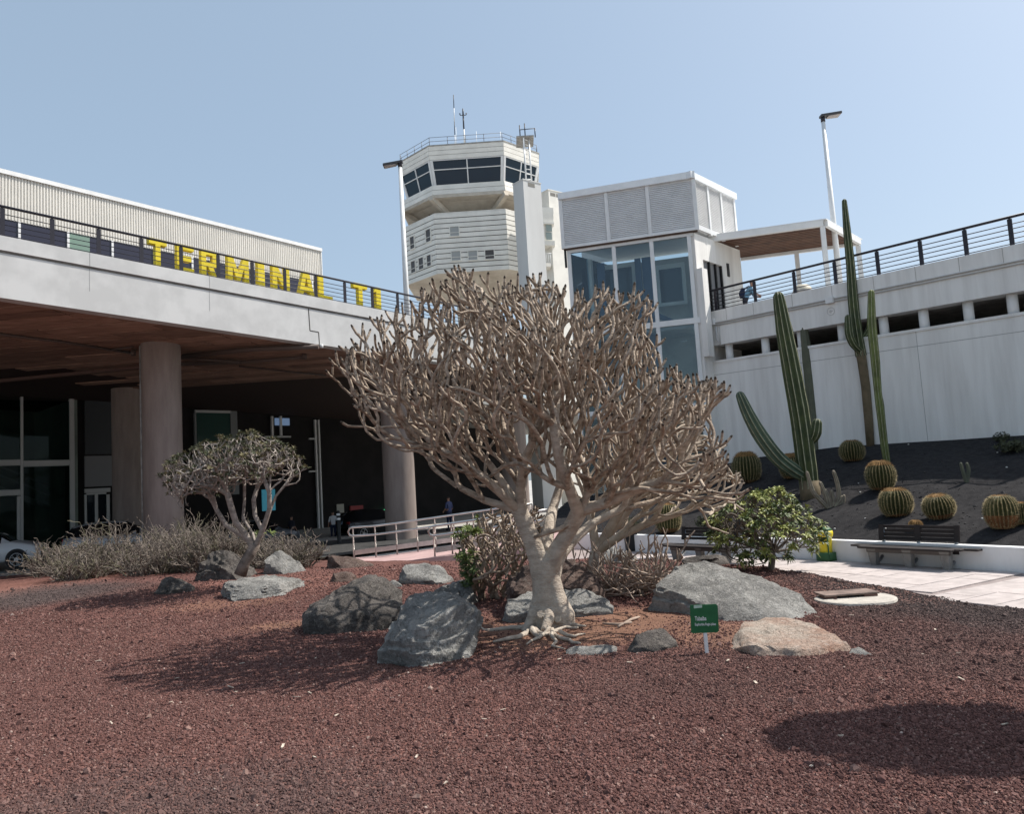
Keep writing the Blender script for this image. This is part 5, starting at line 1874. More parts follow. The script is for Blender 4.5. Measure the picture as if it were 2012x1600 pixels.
# heap of dry pruned branches
T4 = thing("dry_branches", "heap of dry bare pruned branches between the trunk and the largest grey boulder", "dead branches", loc=tuple(gd(1250, 1180, .05)))
b = MB()
for k in range(150):
    sx = rngp.uniform(1160, 1320); sy = rngp.uniform(1150, 1190) - abs(sx - 1245) * .12
    p = at(sx, sy, 10.2 + rngp.uniform(-.35, .5))
    p.z = max(p.z, H(p.x, p.y) + .01)
    tall = rngp.random() < .22
    d = Vector((rngp.uniform(-1, 1), rngp.uniform(-.5, .5), rngp.uniform(.7, 1.6) if tall else rngp.uniform(-.05, .45))).normalized()
    r = rngp.uniform(.008, .019)
    P = [p]
    for j in range(rngp.randint(4, 7)):
        d = (d + Vector((rngp.gauss(0, .28), rngp.gauss(0, .28), rngp.gauss(0, .22)))).normalized()
        q = P[-1] + d * rngp.uniform(.07, .14)
        q.z = max(q.z, H(q.x, q.y) + .012)
        P.append(q)
        if rngp.random() < .4 and j > 1:
            d2 = (d + Vector((rngp.gauss(0, .7), rngp.gauss(0, .5), rngp.gauss(.2, .5)))).normalized()
            b.tube([q, q + d2 * .08, q + d2 * .15 + Vector((0, 0, .03))], [r * .7, r * .65, r * .5], 5, dome=True)
    b.tube(P, [r * (1 - .4 * t / len(P)) for t in range(len(P))], 6, dome=True)
b.build("branches", mat("dry_branch_bark", (.44, .35, .28), .85, col2=(.24, .17, .13), vs=6, mix=(.3, .7)), T4)
for pts in ([(1215, 1236), (1240, 1222), (1256, 1217)], [(1185, 1230), (1215, 1232), (1240, 1228)]):
    P = [hit(*t) + Vector((0, 0, .02)) for t in pts]
    o = MB().tube(P, [.012, .016, .013], 7, dome=True).build("fallen_stick", mat("dry_branch_bark", (0, 0, 0)), None, origin=P[1])
tag(bpy.data.objects["fallen_stick"], "short pale broken stick lying on the orange soil, thicker of two", "stick", "fallen sticks")
tag(bpy.data.objects["fallen_stick.001"], "thin pale broken stick lying on the orange soil nearer the trunk", "stick", "fallen sticks")

# small leaning tree at the left
T5 = thing("small_tree", "small leaning tree with twisting pale branches and an umbrella crown of narrow leaves", "tree", loc=tuple(at(488, 1110, 12.6)))
seeds = []
D5 = 12.6
r5 = limb(seeds, [(474, 1122), (486, 1098), (502, 1074)], -1, D5)
a_ = limb(seeds, [(475, 1052), (442, 1035), (425, 1000), (420, 975, -.1)], r5, D5)
b_ = limb(seeds, [(478, 1045, -.1), (462, 1028, -.15), (455, 1000, -.2), (448, 972, -.2), (430, 960, -.25), (400, 955, -.3)], r5, D5)
limb(seeds, [(438, 945, -.2), (425, 930, -.3)], len(seeds) - 3, D5)
c_ = limb(seeds, [(500, 1050, .1), (472, 1020, .2), (482, 985, .3), (480, 950, .3)], r5, D5)
d_ = limb(seeds, [(520, 1040), (498, 1015, .1), (497, 980, .1), (505, 960, .15)], r5, D5)
e_ = limb(seeds, [(518, 1038, -.1), (532, 1000, -.1), (540, 975, -.1), (560, 955, -.1), (585, 950, -.1)], r5, D5)
limb(seeds, [(530, 965, -.2), (520, 945, -.2)], len(seeds) - 4, D5)
out5 = [(322, 935), (345, 905), (375, 885), (420, 868), (460, 858), (495, 852), (540, 868), (575, 885), (596, 915), (606, 940), (570, 955), (520, 950), (470, 948), (430, 955), (400, 985), (365, 1000), (335, 975)]
crown = Crown(out5, (465, 925), D5, .98)
pos, par = dichot(seeds, ends(seeds, 5, True, rg_), crown, at(475, 1010, D5), .16, R(36), .12, .07, .066, 10, rg_, wob=.26)
b, tips5, _ = grow_mesh(pos, par, .0075, 2.6, .05, rngp, fixed={0: .075, 1: .07, 2: .062}, nmin=5, maxr=.07, updir=.4)
b.build("branches", [bark_mat("grey_bark", (.37, .32, .285), (.20, .17, .145)), tip_m], T5)
lb = MB()
zc = at(465, 945, D5).z
for p, d in tips5:
    if p.z > zc - .25 and rngp.random() < (1.0 if p.z > zc else .5):
        rosette(lb, p, d + Vector((0, 0, .5)), rngp, 12, .074, .017, 0 if rngp.random() < .6 else 1)
lb.build("leaves", [mat("narrow_leaf", (.080, .088, .038), .6, col2=(.045, .050, .024), vs=8, mix=(.35, .65)), mat("dry_leaf", (.19, .165, .085), .65, var=.3, vs=8)], T5)
MB().tube([at(472, 1130, D5), at(480, 1108, D5), at(492, 1088, D5), at(504, 1070, D5)], [.10, .085, .078, .066], 14).build("trunk", mat("dark_bark", (.19, .15, .125), .9, var=.35, vs=9, bump=.5, bs=40), T5)
lb = MB()
for k in range(5):
    p = at(505 + rngp.uniform(-12, 30), 1058 + rngp.uniform(-10, 14), D5 + .2)
    rosette(lb, p, Vector((rngp.uniform(-.4, .8), -.3, .9)), rngp, 11, .11, .024)
lb.build("sucker_leaves", leaf_y, T5)

# round green bush at the right
T6 = thing("green_bush", "spreading green leafy bush with a short trunk at the path edge before the yellow bin", "bush", loc=tuple(at(1515, 1116, 11.6)))
seeds = []
D6 = 11.6
r6 = limb(seeds, [(1515, 1120), (1517, 1100), (1520, 1085)], -1, D6)
for pts in ([(1490, 1060), (1465, 1045)], [(1550, 1062), (1580, 1050)], [(1512, 1055, .2), (1500, 1030, .2)], [(1525, 1050, -.2), (1540, 1030, -.2)], [(1475, 1075, -.2), (1445, 1065, -.3)], [(1560, 1078, .1), (1595, 1075, .2)]):
    limb(seeds, pts, r6, D6)
out6 = [(1388, 1054), (1406, 1020), (1445, 994), (1488, 974), (1532, 964), (1556, 986), (1580, 1008), (1602, 1026), (1618, 1046), (1606, 1066), (1590, 1078), (1572, 1092), (1550, 1092), (1500, 1106), (1456, 1112), (1410, 1092)]
crown = Crown(out6, (1522, 1050), D6, .85)
pos, par = dichot(seeds, ends(seeds, 2, True, rg_), crown, at(1518, 1085, D6), .16, R(36), .08, .08, .065, 9, rg_, wob=.2)
b, tips6, _ = grow_mesh(pos, par, .0055, 2.5, .05, rngp, fixed={0: .06, 1: .055, 2: .05}, nmin=5, maxr=.05)
b.build("branches", [mat("bush_bark", (.17, .14, .11), .9, var=.3, vs=9), tip_m], T6)
lb = MB()
for p, d in tips6:
    rosette(lb, p, d + Vector((0, -.1, .6)), rngp, 9, .105, .036, 0 if rngp.random() < .45 else 1, droop=.35, spread=1.0)
lb.build("leaves", [mat("bush_leaf", (.105, .135, .040), .5, col2=(.058, .082, .026), vs=6, mix=(.35, .65)), mat("light_bush_leaf", (.29, .31, .085), .5, var=.25, vs=6)], T6)

# dry twiggy bushes along the left edge
tw_m = mat("dry_twig", (.29, .245, .205), .9, col2=(.085, .066, .056), vs=5, mix=(.3, .7))
tw_g = mat("dry_twig_olive", (.165, .150, .10), .9, var=.35, vs=6)
def twig_bush(px, py, Y, w, h, seed, label, n=430, olive=.2):
    n = int(n * .36)
    h *= 1.16
    rg = random.Random(seed)
    base = at(px, py, Y)
    base.z = H(base.x, base.y)
    t = thing("dry_bush", label, "bush", tuple(base), "dry bushes along the road")
    b = MB()
    for k in range(n):
        a = rg.uniform(0, 6.283)
        rr_ = rg.random() ** .6
        p = base + Vector((math.cos(a) * w * .34 * rr_, math.sin(a) * w * .34 * rr_, 0))
        lean = rg.uniform(0, 1.5) * rr_ + .05
        a += rg.gauss(0, .5)
        d = Vector((math.cos(a) * lean, math.sin(a) * lean, 1)).normalized()
        L_ = h * rg.uniform(.22, 1.0) ** .8 * (1.1 - .3 * rr_)
        P = [p]
        for j in range(4):
            d = (d + Vector((rg.gauss(0, .33), rg.gauss(0, .33), rg.gauss(.02, .2)))).normalized()
            P.append(P[-1] + d * L_ / 4)
        m = 1 if rg.random() < olive else 0
        b.tube(P, [.0095, .0085, .007, .006, .0045], 4, m, cap=False)
        for j in (1, 2, 2, 3, 3, 4):
            d2 = (d + Vector((rg.gauss(0, 1.0), rg.gauss(0, 1.0), rg.gauss(.1, .6)))).normalized()
            l2 = h * rg.uniform(.08, .22)
            q = P[j] + d2 * l2 * .5
            d3 = (d2 + Vector((rg.gauss(0, .6), rg.gauss(0, .6), .3))).normalized()
            q2 = q + d3 * l2 * .5
            b.tube([P[j], q, q2], [.0068, .006, .0045], 3, m, cap=False)
            d4 = (d3 + Vector((rg.gauss(0, .9), rg.gauss(0, .9), .2))).normalized()
            b.tube([q, q + d4 * l2 * .4], [.0055, .004], 3, m, cap=False)
    b.build("twigs", [tw_m, tw_g], t)
    return t
twig_bush(112, 1122, 17.6, 1.5, .78, 1, "leftmost dry brown bush beside the white parked car")
twig_bush(215, 1120, 17.0, 1.7, 1.12, 2, "tall dry bush with upright twigs in front of the silver car", 520)
twig_bush(300, 1125, 16.0, 1.5, .85, 3, "low dry bush left of the sunlit column foot")
twig_bush(352, 1112, 17.5, 1.5, 1.10, 4, "dry bush standing right in front of the sunlit column foot", 500, .35)
twig_bush(405, 1112, 16.2, 1.6, 1.05, 5, "dense greyish bush between the column and the small leaning tree", 520, .15)
twig_bush(160, 1130, 16.0, 1.3, .62, 6, "low dry bush in front of the tall upright one")
twig_bush(462, 1100, 16.6, 1.3, .90, 7, "dry bush directly behind the small leaning tree trunk", 430, .3)
twig_bush(575, 1108, 15.4, 1.15, .68, 8, "rightmost dry bush beside the grey wedge shaped rock", 460, .2)
twig_bush(530, 1100, 16.2, 1.1, .66, 9, "dry bush behind the grey wedge shaped rock", 380, .2)
# ------------------------------------------------------------------ cacti on the black slope
cac_g = mat("cactus_green", (.066, .085, .028), .6, col2=(.030, .044, .017), vs=5, mix=(.34, .66), detail=8, bump=.25, bs=30)
cac_rib = mat("cactus_rib", (.34, .33, .22), .7, var=.3, vs=12)
cac_gg = mat("grey_cactus", (.12, .125, .085), .7, col2=(.085, .09, .062), vs=4, mix=(.3, .7))
cac_old = mat("corky_stem", (.17, .125, .075), .85, col2=(.095, .078, .045), vs=7, mix=(.3, .7), bump=.3, bs=40)

def ribbed(b, pts, rad, ribs=9, depth=.2, m=0, mr=1, dome=True):
    """fluted column along a path; crests carry a pale spine line"""
    P = [Vector(p) for p in pts]
    # resample smoothly
    Q, RR = [], []
    n = len(P)
    for i in range(n - 1):
        p0, p1, p2, p3 = P[max(0, i - 1)], P[i], P[i + 1], P[min(n - 1, i + 2)]
        st = 5
        for s in range(st):
            t = s / st
            q = .5 * ((2 * p1) + (p2 - p0) * t + (2 * p0 - 5 * p1 + 4 * p2 - p3) * t * t + (3 * p1 - p0 - 3 * p2 + p3) * t ** 3)
            Q.append(q); RR.append(rad[i] * (1 - t) + rad[i + 1] * t)
    Q.append(P[-1]); RR.append(rad[-1])
    if dome:
        d = (Q[-1] - Q[-2]).normalized()
        r = RR[-1]
        base = Q[-1]
        for k in (.35, .65, .88, 1.0):
            Q.append(base + d * r * k * 1.1); RR.append(r * math.sqrt(max(.01, 1 - k * k * .97)))
    vs, fs, mi = [], [], []
    x = (Q[1] - Q[0]).normalized().orthogonal().normalized()
    N = ribs * 4
    prof = []
    for k in range(ribs):
        for o, rr in ((0, 1 - depth), (.30, 1 - depth * .25), (.43, 1.0), (.57, 1.0)):
            prof.append(((k + o) / ribs * 2 * math.pi, rr))
    # symmetric flank
    for i, p in enumerate(Q):
        t = (Q[min(i + 1, len(Q) - 1)] - Q[max(i - 1, 0)]).normalized()
        x = (x - t * x.dot(t)).normalized()
        y = t.cross(x)
        for a, rr in prof:
            w = 1 + .035 * noise.noise((p.x * 5 + a, p.y * 5, p.z * 5)) + .03 * noise.noise((p.x, 3.1, p.z * 4.5))
            vs.append(p + (x * math.cos(a) + y * math.sin(a)) * RR[i] * rr * w)
    for i in range(len(Q) - 1):
        for k in range(N):
            k2 = (k + 1) % N
            fs.append((i * N + k, i * N + k2, (i + 1) * N + k2, (i + 1) * N + k))
            mi.append(mr if k % 4 == 2 else m)
    b.add(vs, fs, 0, False)
    b.m[-len(fs):] = mi
    L = len(b.v) - N
    b.f.append(tuple(L + k for k in range(N))); b.m.append(m); b.sm.append(False)
    return b

def colpts(pts, Y):
    return [at(t[0], t[1], Y + (t[2] if len(t) > 2 else 0)) for t in pts]

CG = "columnar cacti on the black slope"
p = shit(1588, 978)
Yc = p.y
k = Yc / FPX
t = thing("column_cactus", "thick pale ribbed column cactus with one long arm curving up at its left", "cactus", tuple(p), CG)
b = ribbed(MB(), colpts([(1592, 990), (1590, 955), (1583, 900), (1572, 820), (1556, 730), (1541, 650), (1530, 585)], Yc), [16.8 * k, 18.5 * k, 19.3 * k, 19.3 * k, 18.5 * k, 16 * k, 10.9 * k], 10, .20)
b.build("stem", [cac_g, cac_rib], t)
b = ribbed(MB(), colpts([(1584, 938, .05), (1560, 925, -.05), (1528, 900, -.15), (1498, 862, -.2), (1473, 820, -.25), (1455, 779, -.25)], Yc), [10.4 * k, 13.6 * k, 14.4 * k, 14.4 * k, 12.8 * k, 8.8 * k], 9, .22)
b.build("arm", [mat("bluish_cactus", (.070, .105, .068), .55, var=.25, vs=3), cac_rib], t)
b = ribbed(MB(), colpts([(1588, 868, .02), (1598, 862, -.08), (1603, 850, -.12), (1605, 834, -.12)], Yc), [6 * k, 9 * k, 11 * k, 10 * k], 8, .22)
b.build("arm", [cac_g, cac_rib], t)
MB().tube(colpts([(1594, 1000), (1592, 970), (1590, 945)], Yc), [20.2 * k, 19.3 * k, 18.5 * k], 16).build("stem_foot", cac_old, t)

p = shit(1600, 884)
k = p.y / FPX
t = thing("column_cactus", "plain grey green column cactus standing close to the wall behind the thick one", "cactus", tuple(p), CG)
ribbed(MB(), colpts([(1602, 892), (1600, 840), (1594, 770), (1586, 700), (1580, 648)], p.y), [9.84 * k, 11.5 * k, 11.5 * k, 10.7 * k, 7.38 * k], 9, .10).build("stem", [cac_gg, cac_gg], t)

p = shit(1709, 876)
k = p.y / FPX
t = thing("column_cactus", "tallest thin column cactus rising above the railing on a brown corky stem", "cactus", tuple(p), CG)
MB().tube(colpts([(1711, 888), (1707, 830), (1701, 760), (1694, 712), (1690, 688)], p.y), [7.4 * k, 8.14 * k, 8.51 * k, 8.88 * k, 9.62 * k], 14).build("corky_stem", cac_old, t)
ribbed(MB(), colpts([(1692, 700), (1684, 655), (1677, 600), (1671, 520), (1664, 450), (1659, 396)], p.y), [10.4 * k, 10.4 * k, 10 * k, 8.4 * k, 7.2 * k, 4.8 * k], 8, .24).build("stem", [cac_g, cac_rib], t)
ribbed(MB(), colpts([(1690, 690, -.05), (1676, 676, -.15), (1668, 655, -.18), (1666, 625, -.18)], p.y), [6 * k, 7 * k, 7.5 * k, 6 * k], 7, .24).build("arm", [cac_g, cac_rib], t)
ribbed(MB(), colpts([(1692, 668, .02), (1703, 655, .05), (1712, 634, .08), (1716, 595, .08), (1717, 558, .08)], p.y), [5 * k, 6 * k, 7 * k, 7 * k, 5.5 * k], 7, .24).build("arm", [cac_g, cac_rib], t)

p = shit(1743, 908)
k = p.y / FPX
t = thing("column_cactus", "slender yellow green column cactus with jointed segments right of the tallest one", "cactus", tuple(p), CG)
ribbed(MB(), colpts([(1744, 916), (1737, 870), (1729, 800), (1725, 770), (1719, 700), (1713, 640), (1712, 576)], p.y), [6.24 * k, 7.02 * k, 7.8 * k, 7.02 * k, 8.58 * k, 8.58 * k, 6.24 * k], 8, .22).build("stem", [mat("yellow_cactus", (.125, .150, .045), .6, var=.3, vs=4), cac_rib], t)

p = shit(1630, 998)
k = p.y / FPX
t = thing("stick_cactus", "small clump of thin pale upright cactus stems right of the thick column", "cactus", tuple(p), CG)
for pts in ([(1630, 1003), (1613, 985), (1597, 965), (1586, 930)], [(1628, 1000), (1622, 975), (1612, 950)], [(1632, 1000), (1628, 980), (1622, 965)], [(1636, 996), (1637, 985), (1634, 967)], [(1640, 996), (1648, 975), (1645, 950), (1638, 928)], [(1645, 995), (1656, 990), (1658, 976)], [(1638, 1000), (1650, 985), (1654, 978)]):
    ribbed(MB(), colpts(pts, p.y), [4 * k] + [4.3 * k] * (len(pts) - 2) + [3.4 * k], 6, .15).build("stem", [mat("pale_stick", (.21, .17, .13), .85, var=.3, vs=9), cac_rib], t)
p = shit(1900, 948)
k = p.y / FPX
t = thing("stick_cactus", "tiny forked stick cactus alone on the dark slope at the right", "cactus", tuple(p), CG)
for pts in ([(1899, 950), (1893, 930), (1888, 912)], [(1900, 950), (1903, 925), (1900, 912)]):
    ribbed(MB(), colpts(pts, p.y), [3.4 * k, 3.6 * k, 2.8 * k], 6, .15).build("stem", [cac_gg, cac_gg], t)

bar_g = mat("barrel_green", (.068, .070, .022), .65, col2=(.038, .042, .014), vs=5, mix=(.3, .7))
bar_sp = mat("golden_spines", (.33, .255, .125), .75, var=.3, vs=14)
bar_top = mat("barrel_wool", (.25, .145, .055), .95, var=.45, vs=18)
bar_old = mat("barrel_foot", (.21, .095, .040), .95, var=.4, vs=9)
def barrel(px, py, wpx, hpx, label, ribs=26, seed=1, wool=.16, rust=.12, tilt=(0, 0)):
    rg = random.Random(seed)
    p = shit(px, py)
    k = p.y / FPX
    r, h = wpx * k / 2, hpx * k
    t = thing("barrel_cactus", label, "cactus", tuple(p), "round barrel cacti on the black slope")
    b = MB()
    vs, fs, mi = [], [], []
    NR = 15
    N = ribs * 4
    ax = Vector((tilt[0], tilt[1], 1)).normalized()
    q = Vector((0, 0, 1)).rotation_difference(ax)
    for i in range(NR + 1):
        v = i / NR
        th = math.pi * (.10 + .88 * v)
        rr = r * math.sin(th) ** .72
        z = h * (.5 - .5 * math.cos(th)) - h * .04
        for j in range(ribs):
            for o, d in ((0, .84), (.30, .95), (.42, 1.0), (.58, 1.0)):
                a = (j + o) / ribs * 2 * math.pi + .0 * v
                vs.append(p + q @ Vector((math.cos(a) * rr * d, math.sin(a) * rr * d, z)))
    for i in range(NR):
        v = (i + .5) / NR
        for kk in range(N):
            k2 = (kk + 1) % N
            fs.append((i * N + kk, i * N + k2, (i + 1) * N + k2, (i + 1) * N + kk))
            mi.append(2 if v > 1 - wool else (3 if v < rust else (1 if kk % 4 == 2 else 0)))
    fs.append(tuple(NR * N + kk for kk in range(N))); mi.append(2)
    b.add(vs, fs, 0, False)
    b.m[-len(fs):] = mi
    body = b.build("body", [bar_g, bar_sp, bar_top, bar_old], t)
    s = MB()
    for j in range(ribs):
        for i in range(2, NR * 2):
            v = i / (NR * 2)
            th = math.pi * (.10 + .88 * v)
            rr = r * math.sin(th) ** .72
            z = h * (.5 - .5 * math.cos(th)) - h * .04
            a = (j + .5) / ribs * 2 * math.pi
            c = p + q @ Vector((math.cos(a) * rr, math.sin(a) * rr, z))
            out = q @ Vector((math.cos(a), math.sin(a), (z / h - .45) * 1.6)).normalized()
            for _ in range(3):
                d = (out + Vector((rg.gauss(0, .55), rg.gauss(0, .55), rg.gauss(0, .55)))).normalized()
                sd_ = d.orthogonal().normalized() * .0035
                s.add([c - sd_, c + sd_, c + d * r * rg.uniform(.10, .18)], [(0, 1, 2)], 0 if v < 1 - wool else 1)
    s.build("spines", [bar_sp, bar_top], t)
    return t
barrel(1676, 906, 46, 42, "dark green barrel cactus at the wall left of the tallest column", seed=1)
barrel(1469, 948, 54, 62, "large shaded barrel cactus at the foot of the wall behind the curved arm", seed=2, wool=.3)
barrel(1733, 962, 54, 58, "shaded brownish barrel cactus above the brightest sunlit one", seed=3, wool=.3)
barrel(1763, 1014, 60, 56, "brightest sunlit barrel cactus with orange woolly top, behind the bench", seed=4, wool=.22)
barrel(1849, 1018, 57, 48, "tilted barrel cactus right of the brightest one, above the bench", seed=5, rust=.3, tilt=(-.15, -.1))
barrel(1972, 1038, 62, 66, "tall barrel cactus with rusty orange foot near the right edge", seed=6, rust=.42, wool=.08)
barrel(1800, 1040, 24, 18, "tiny brown barrel cactus just above the bench backrest", ribs=16, seed=7, wool=.6)
barrel(1556, 940, 44, 50, "brown barrel cactus half hidden between the thick column and its arm", seed=8, wool=.3)
barrel(1314, 1046, 50, 58, "barrel cactus seen through the bare branches above the low wall", seed=9, rust=.22)
barrel(2012, 1030, 34, 44, "barrel cactus cut by the right picture edge", seed=10)

# small shaded shrubs at the top of the slope
def slope_shrub(px, py, w, label, seed):
    rg = random.Random(seed)
    p = shit(px, py)
    t = thing("slope_shrub", label, "shrub", tuple(p), "small shrubs on the slope")
    b = MB()
    for _ in range(130):
        d = Vector((rg.gauss(0, .7), rg.gauss(0, .7), rg.uniform(.3, 1))).normalized()
        q = p + d * w * rg.uniform(.3, 1)
        rosette(b, q, d, rg, 7, w * .26, w * .07)
    b.build("foliage", mat("dusty_leaf", (.075, .080, .042), .7, var=.35, vs=7), t)
slope_shrub(1990, 890, .30, "dusty green shrub on the slope near the right edge", 1)
slope_shrub(1968, 866, .17, "grey tuft at the wall foot near the right edge", 2)
for q, (px, py) in enumerate(((1405, 1050), (1385, 1035), (1240, 1040))):
    slope_shrub(px, py, (.28, .22, .25)[q], ("dull shrub behind the low wall left of the green bush", "small brownish shrub behind the low wall under the bare branches", "dark shrub behind the low wall above the black bin")[q], 5 + q)
# pale pebbles on the black sand
pb = MB()
for px, py in ((1687, 951), (1690, 968), (1978, 919), (1785, 874), (1812, 990), (1480, 969), (1700, 1020), (1865, 1000), (1640, 1040), (1740, 1040), (1930, 1020), (1960, 890)):
    p = shit(px, py)
    pb.lathe(p, [(.001, -.01), (.02, 0), (.014, .014), (.001, .018)], 7)
tag(pb.build("white_pebbles", mat("pale_pebble", (.6, .58, .54), .8)), "pale pebbles strewn on the black sand", kind="stuff")

# ------------------------------------------------------------------ benches
wood = mat("dark_bench_wood", (.040, .031, .029), .7, col2=(.022, .018, .017), vs=4, mix=(.3, .7), bump=.2, bs=60)
leg_m = mat("bench_concrete", (.26, .25, .235), .85, var=.15, vs=8, bump=.15, bs=50)
steel_b = mat("bench_steel", (.28, .29, .30), .4, metal=.6)
def make_bench():
    g = thing("bench", "", "bench")
    # x along the seat, -y front, z up ; seat planks of unequal length
    for k, (y, x0, x1) in enumerate(((-.30, -.72, .72), (-.16, -.80, .80), (-.02, -.98, .98), (.12, -.98, .98))):
        MB().cbox(((x0 + x1) / 2, y, .415), (x1 - x0, .128, .042)).build("seat_plank", wood, g, bevel=.006)
    MB().cbox((0, -.20, .345), (1.28, .05, .09)).build("apron", mat("bench_beam", (.13, .115, .105), .8), g)
    MB().cbox((0, .10, .34), (1.30, .05, .10)).build("apron", wood, g)
    for x in (-.56, 0, .56):
        b = MB()
        b.prism([(x - .075, -.23, .39), (x + .075, -.23, .39), (x + .045, -.20, .0), (x - .045, -.20, .0)], (0, .14, 0))
        b.build("leg", leg_m, g, bevel=.008)
        MB().tube([(x, -.14, .03), (x, .06, .10), (x, .19, .22), (x, .235, .40), (x, .25, .62), (x, .265, .80)], [.028] * 6, 8).build("brace", steel_b, g)
    b = MB()
    for k in range(4):
        MB().cbox((0, .235 - .0 + .012 * k, .575 + .088 * k), (1.22, .030, .072)).build("back_slat", wood, g, bevel=.004)
    for x in (-.585, 0, .585):
        MB().beam((x, .215, .53), (x, .258, .885), .085, .022, up=(0, 1, 0)).build("back_batten", wood, g)
    return g
bn = make_bench()
A = gd(1710, 1113); B = gd(1863, 1123)
dirb = (B - A).normalized()
mid = (A + B) / 2
back = Vector((-dirb.y, dirb.x, 0))
if back.dot(mid) < 0: back = -back
rzb = math.atan2(-dirb.y, -dirb.x) if Vector((dirb.y, -dirb.x, 0)).dot(mid) > 0 else math.atan2(dirb.y, dirb.x)
bn.rotation_euler = (0, 0, rzb)
bn.location = (mid.x + back.x * .17, mid.y + back.y * .17, .012)
bn.scale = (.98, .74, .66)
tag(bn, "dark slatted bench with concrete legs on the path under the barrel cacti", "bench", "benches along the low wall")
b2_ = dup(bn)
A = gd(1300, 1104); B = gd(1448, 1108)
mid2 = (LOWW[4] + LOWW[3]) / 2
d2 = (LOWW[4] - LOWW[3]).normalized()
m_ = gd(1385, 1104)
b2_.location = (m_.x, m_.y, .0)
b2_.rotation_euler = (0, 0, rzb + .10)
tag(b2_, "dark slatted bench half hidden behind the green bush and bare branches", "bench", "benches along the low wall")

# ------------------------------------------------------------------ bins
yb = mat("bin_yellow", (.72, .56, .03), .5)
gb = mat("bin_green", (.035, .10, .035), .5)
p = gd(1625, 1103)
t = thing("litter_bin", "yellow litter bin bag holder with green base and lid beside the green bush", "bin", tuple(p))
k = p.y / FPX
w = 19 * k
b = MB().lathe(p, [(.001, .0), (w, 0), (w, .03), (w * .98, 17 * k), (w * .9, 17.5 * k), (.001, 17 * k)], 24)
b.build("base", gb, t)
MB().lathe(p, [(w * .62, 17 * k), (w * .64, 30 * k), (w * .66, 44 * k), (w * .80, 48 * k), (w * .84, 54 * k), (w * .78, 58 * k), (w * .2, 58.5 * k)], 24).build("bag", yb, t)
MB().lathe(p, [(w * .72, 58 * k), (w * .74, 61 * k), (w * .5, 64 * k), (.001, 65 * k)], 24).build("lid", gb, t)
for a in (0.5, 1.7, 3.2, 4.6):
    MB().tube([p + Vector((w * .92 * math.cos(a), w * .92 * math.sin(a), .02)), p + Vector((w * .92 * math.cos(a), w * .92 * math.sin(a), 56 * k))], .012, 6).build("frame_rod", gb, t)
p = gd(1241, 1083)
k = p.y / FPX
t = thing("waste_bin", "black square waste bin against the low wall behind the bare branches", "bin", tuple(p))
b = MB().prism([p + Vector((-.105, -.1, 0)), p + Vector((.105, -.1, 0)), p + Vector((.13, -.1, 36 * k)), p + Vector((-.13, -.1, 36 * k))], (0, .24, 0))
b.build("body", black, t, bevel=.008)
MB().cbox(p + Vector((0, .02, 36 * k + .02)), (.29, .28, .035)).build("rim", black, t, bevel=.008)
MB().obox(p + Vector((-.10, -.09, 36 * k + .04)), (.2, 0, 0), (0, .20, 0), (0, 0, .07)).build("hood", conc_grey, t, bevel=.02)

# ------------------------------------------------------------------ inspection cover
p = gd(1680, 1176, .05)
k = p.y / FPX
t = thing("inspection_cover", "rusty metal plate on a pale concrete collar set in the gravel", "manhole cover", (p.x, p.y, 0))
b = MB()
poly = []
for a in np.linspace(0, 2 * math.pi, 22)[:-1]:
    r = 1 + .07 * noise.noise((math.cos(a) * 2, math.sin(a) * 2, 4))
    poly.append((p.x + 76 * k * math.cos(a) * r, p.y + .42 * math.sin(a) * r, .0))
b.prism(poly, (0, 0, .062))
b.build("concrete_collar", mat("pale_cement", (.52, .48, .42), .9, col2=(.36, .33, .29), vs=9, mix=(.3, .7), bump=.35, bs=30), t, bevel=.03)
MB().cbox((p.x - 8 * k, p.y + .12, .098), (108 * k, .30, .020), .05).build("metal_plate", mat("rusty_plate", (.21, .15, .125), .7, var=.35, vs=7, bump=.2, bs=70), t, bevel=.004)
for dx in (-48, 30):
    MB().cbox((p.x + dx * k, p.y + .04, .074), (.15, .12, .026)).build("support_block", mat("brick_block", (.13, .075, .06), .9), t)

# ------------------------------------------------------------------ plant name sign
p = hit(1389, 1284)
t = thing("plant_sign", "small green plant name sign on a white stake reading Tabaiba", "sign", tuple(p))
k = p.y / FPX
ex = (at(1410, 1284, p.y) - at(1370, 1284, p.y)).normalized()
ez = (at(1388.5, 1200, p.y) - at(1389.5, 1280, p.y)).normalized()
b = MB().beam(p + Vector((0, 0, -.08)), p + Vector((-.002, 0, 50 * k)), 6.5 * k, 6 * k, up=(0, 1, 0))
b.build("stake", mat("white_plastic", (.74, .74, .73), .5), t)
c = p + Vector((-.002, -.014, 65 * k))
sgm = mat("sign_green", (.018, .125, .045), .45, var=.12, vs=14)
rot_s = Matrix.Rotation(R(2.0), 3, 'Y')
def sp_(x, z, y=0): return c + rot_s @ Vector((x * k, y, z * k))
MB().prism([sp_(-26, -25), sp_(-23, -27), sp_(24, -26), sp_(27, -23), sp_(27, 24), sp_(24, 27), sp_(-26, 26)], (0, .008, 0)).build("plate", sgm, t)
MB().prism([sp_(-19, 20, -.0012), sp_(-3, 21, -.0012), sp_(-3, 26, -.0012), sp_(-19, 25.5, -.0012)], (0, .001, 0)).build("sticker", mat("pale_sticker", (.42, .55, .45), .5), t)
wp = mat("white_print", (.74, .76, .74), .6)
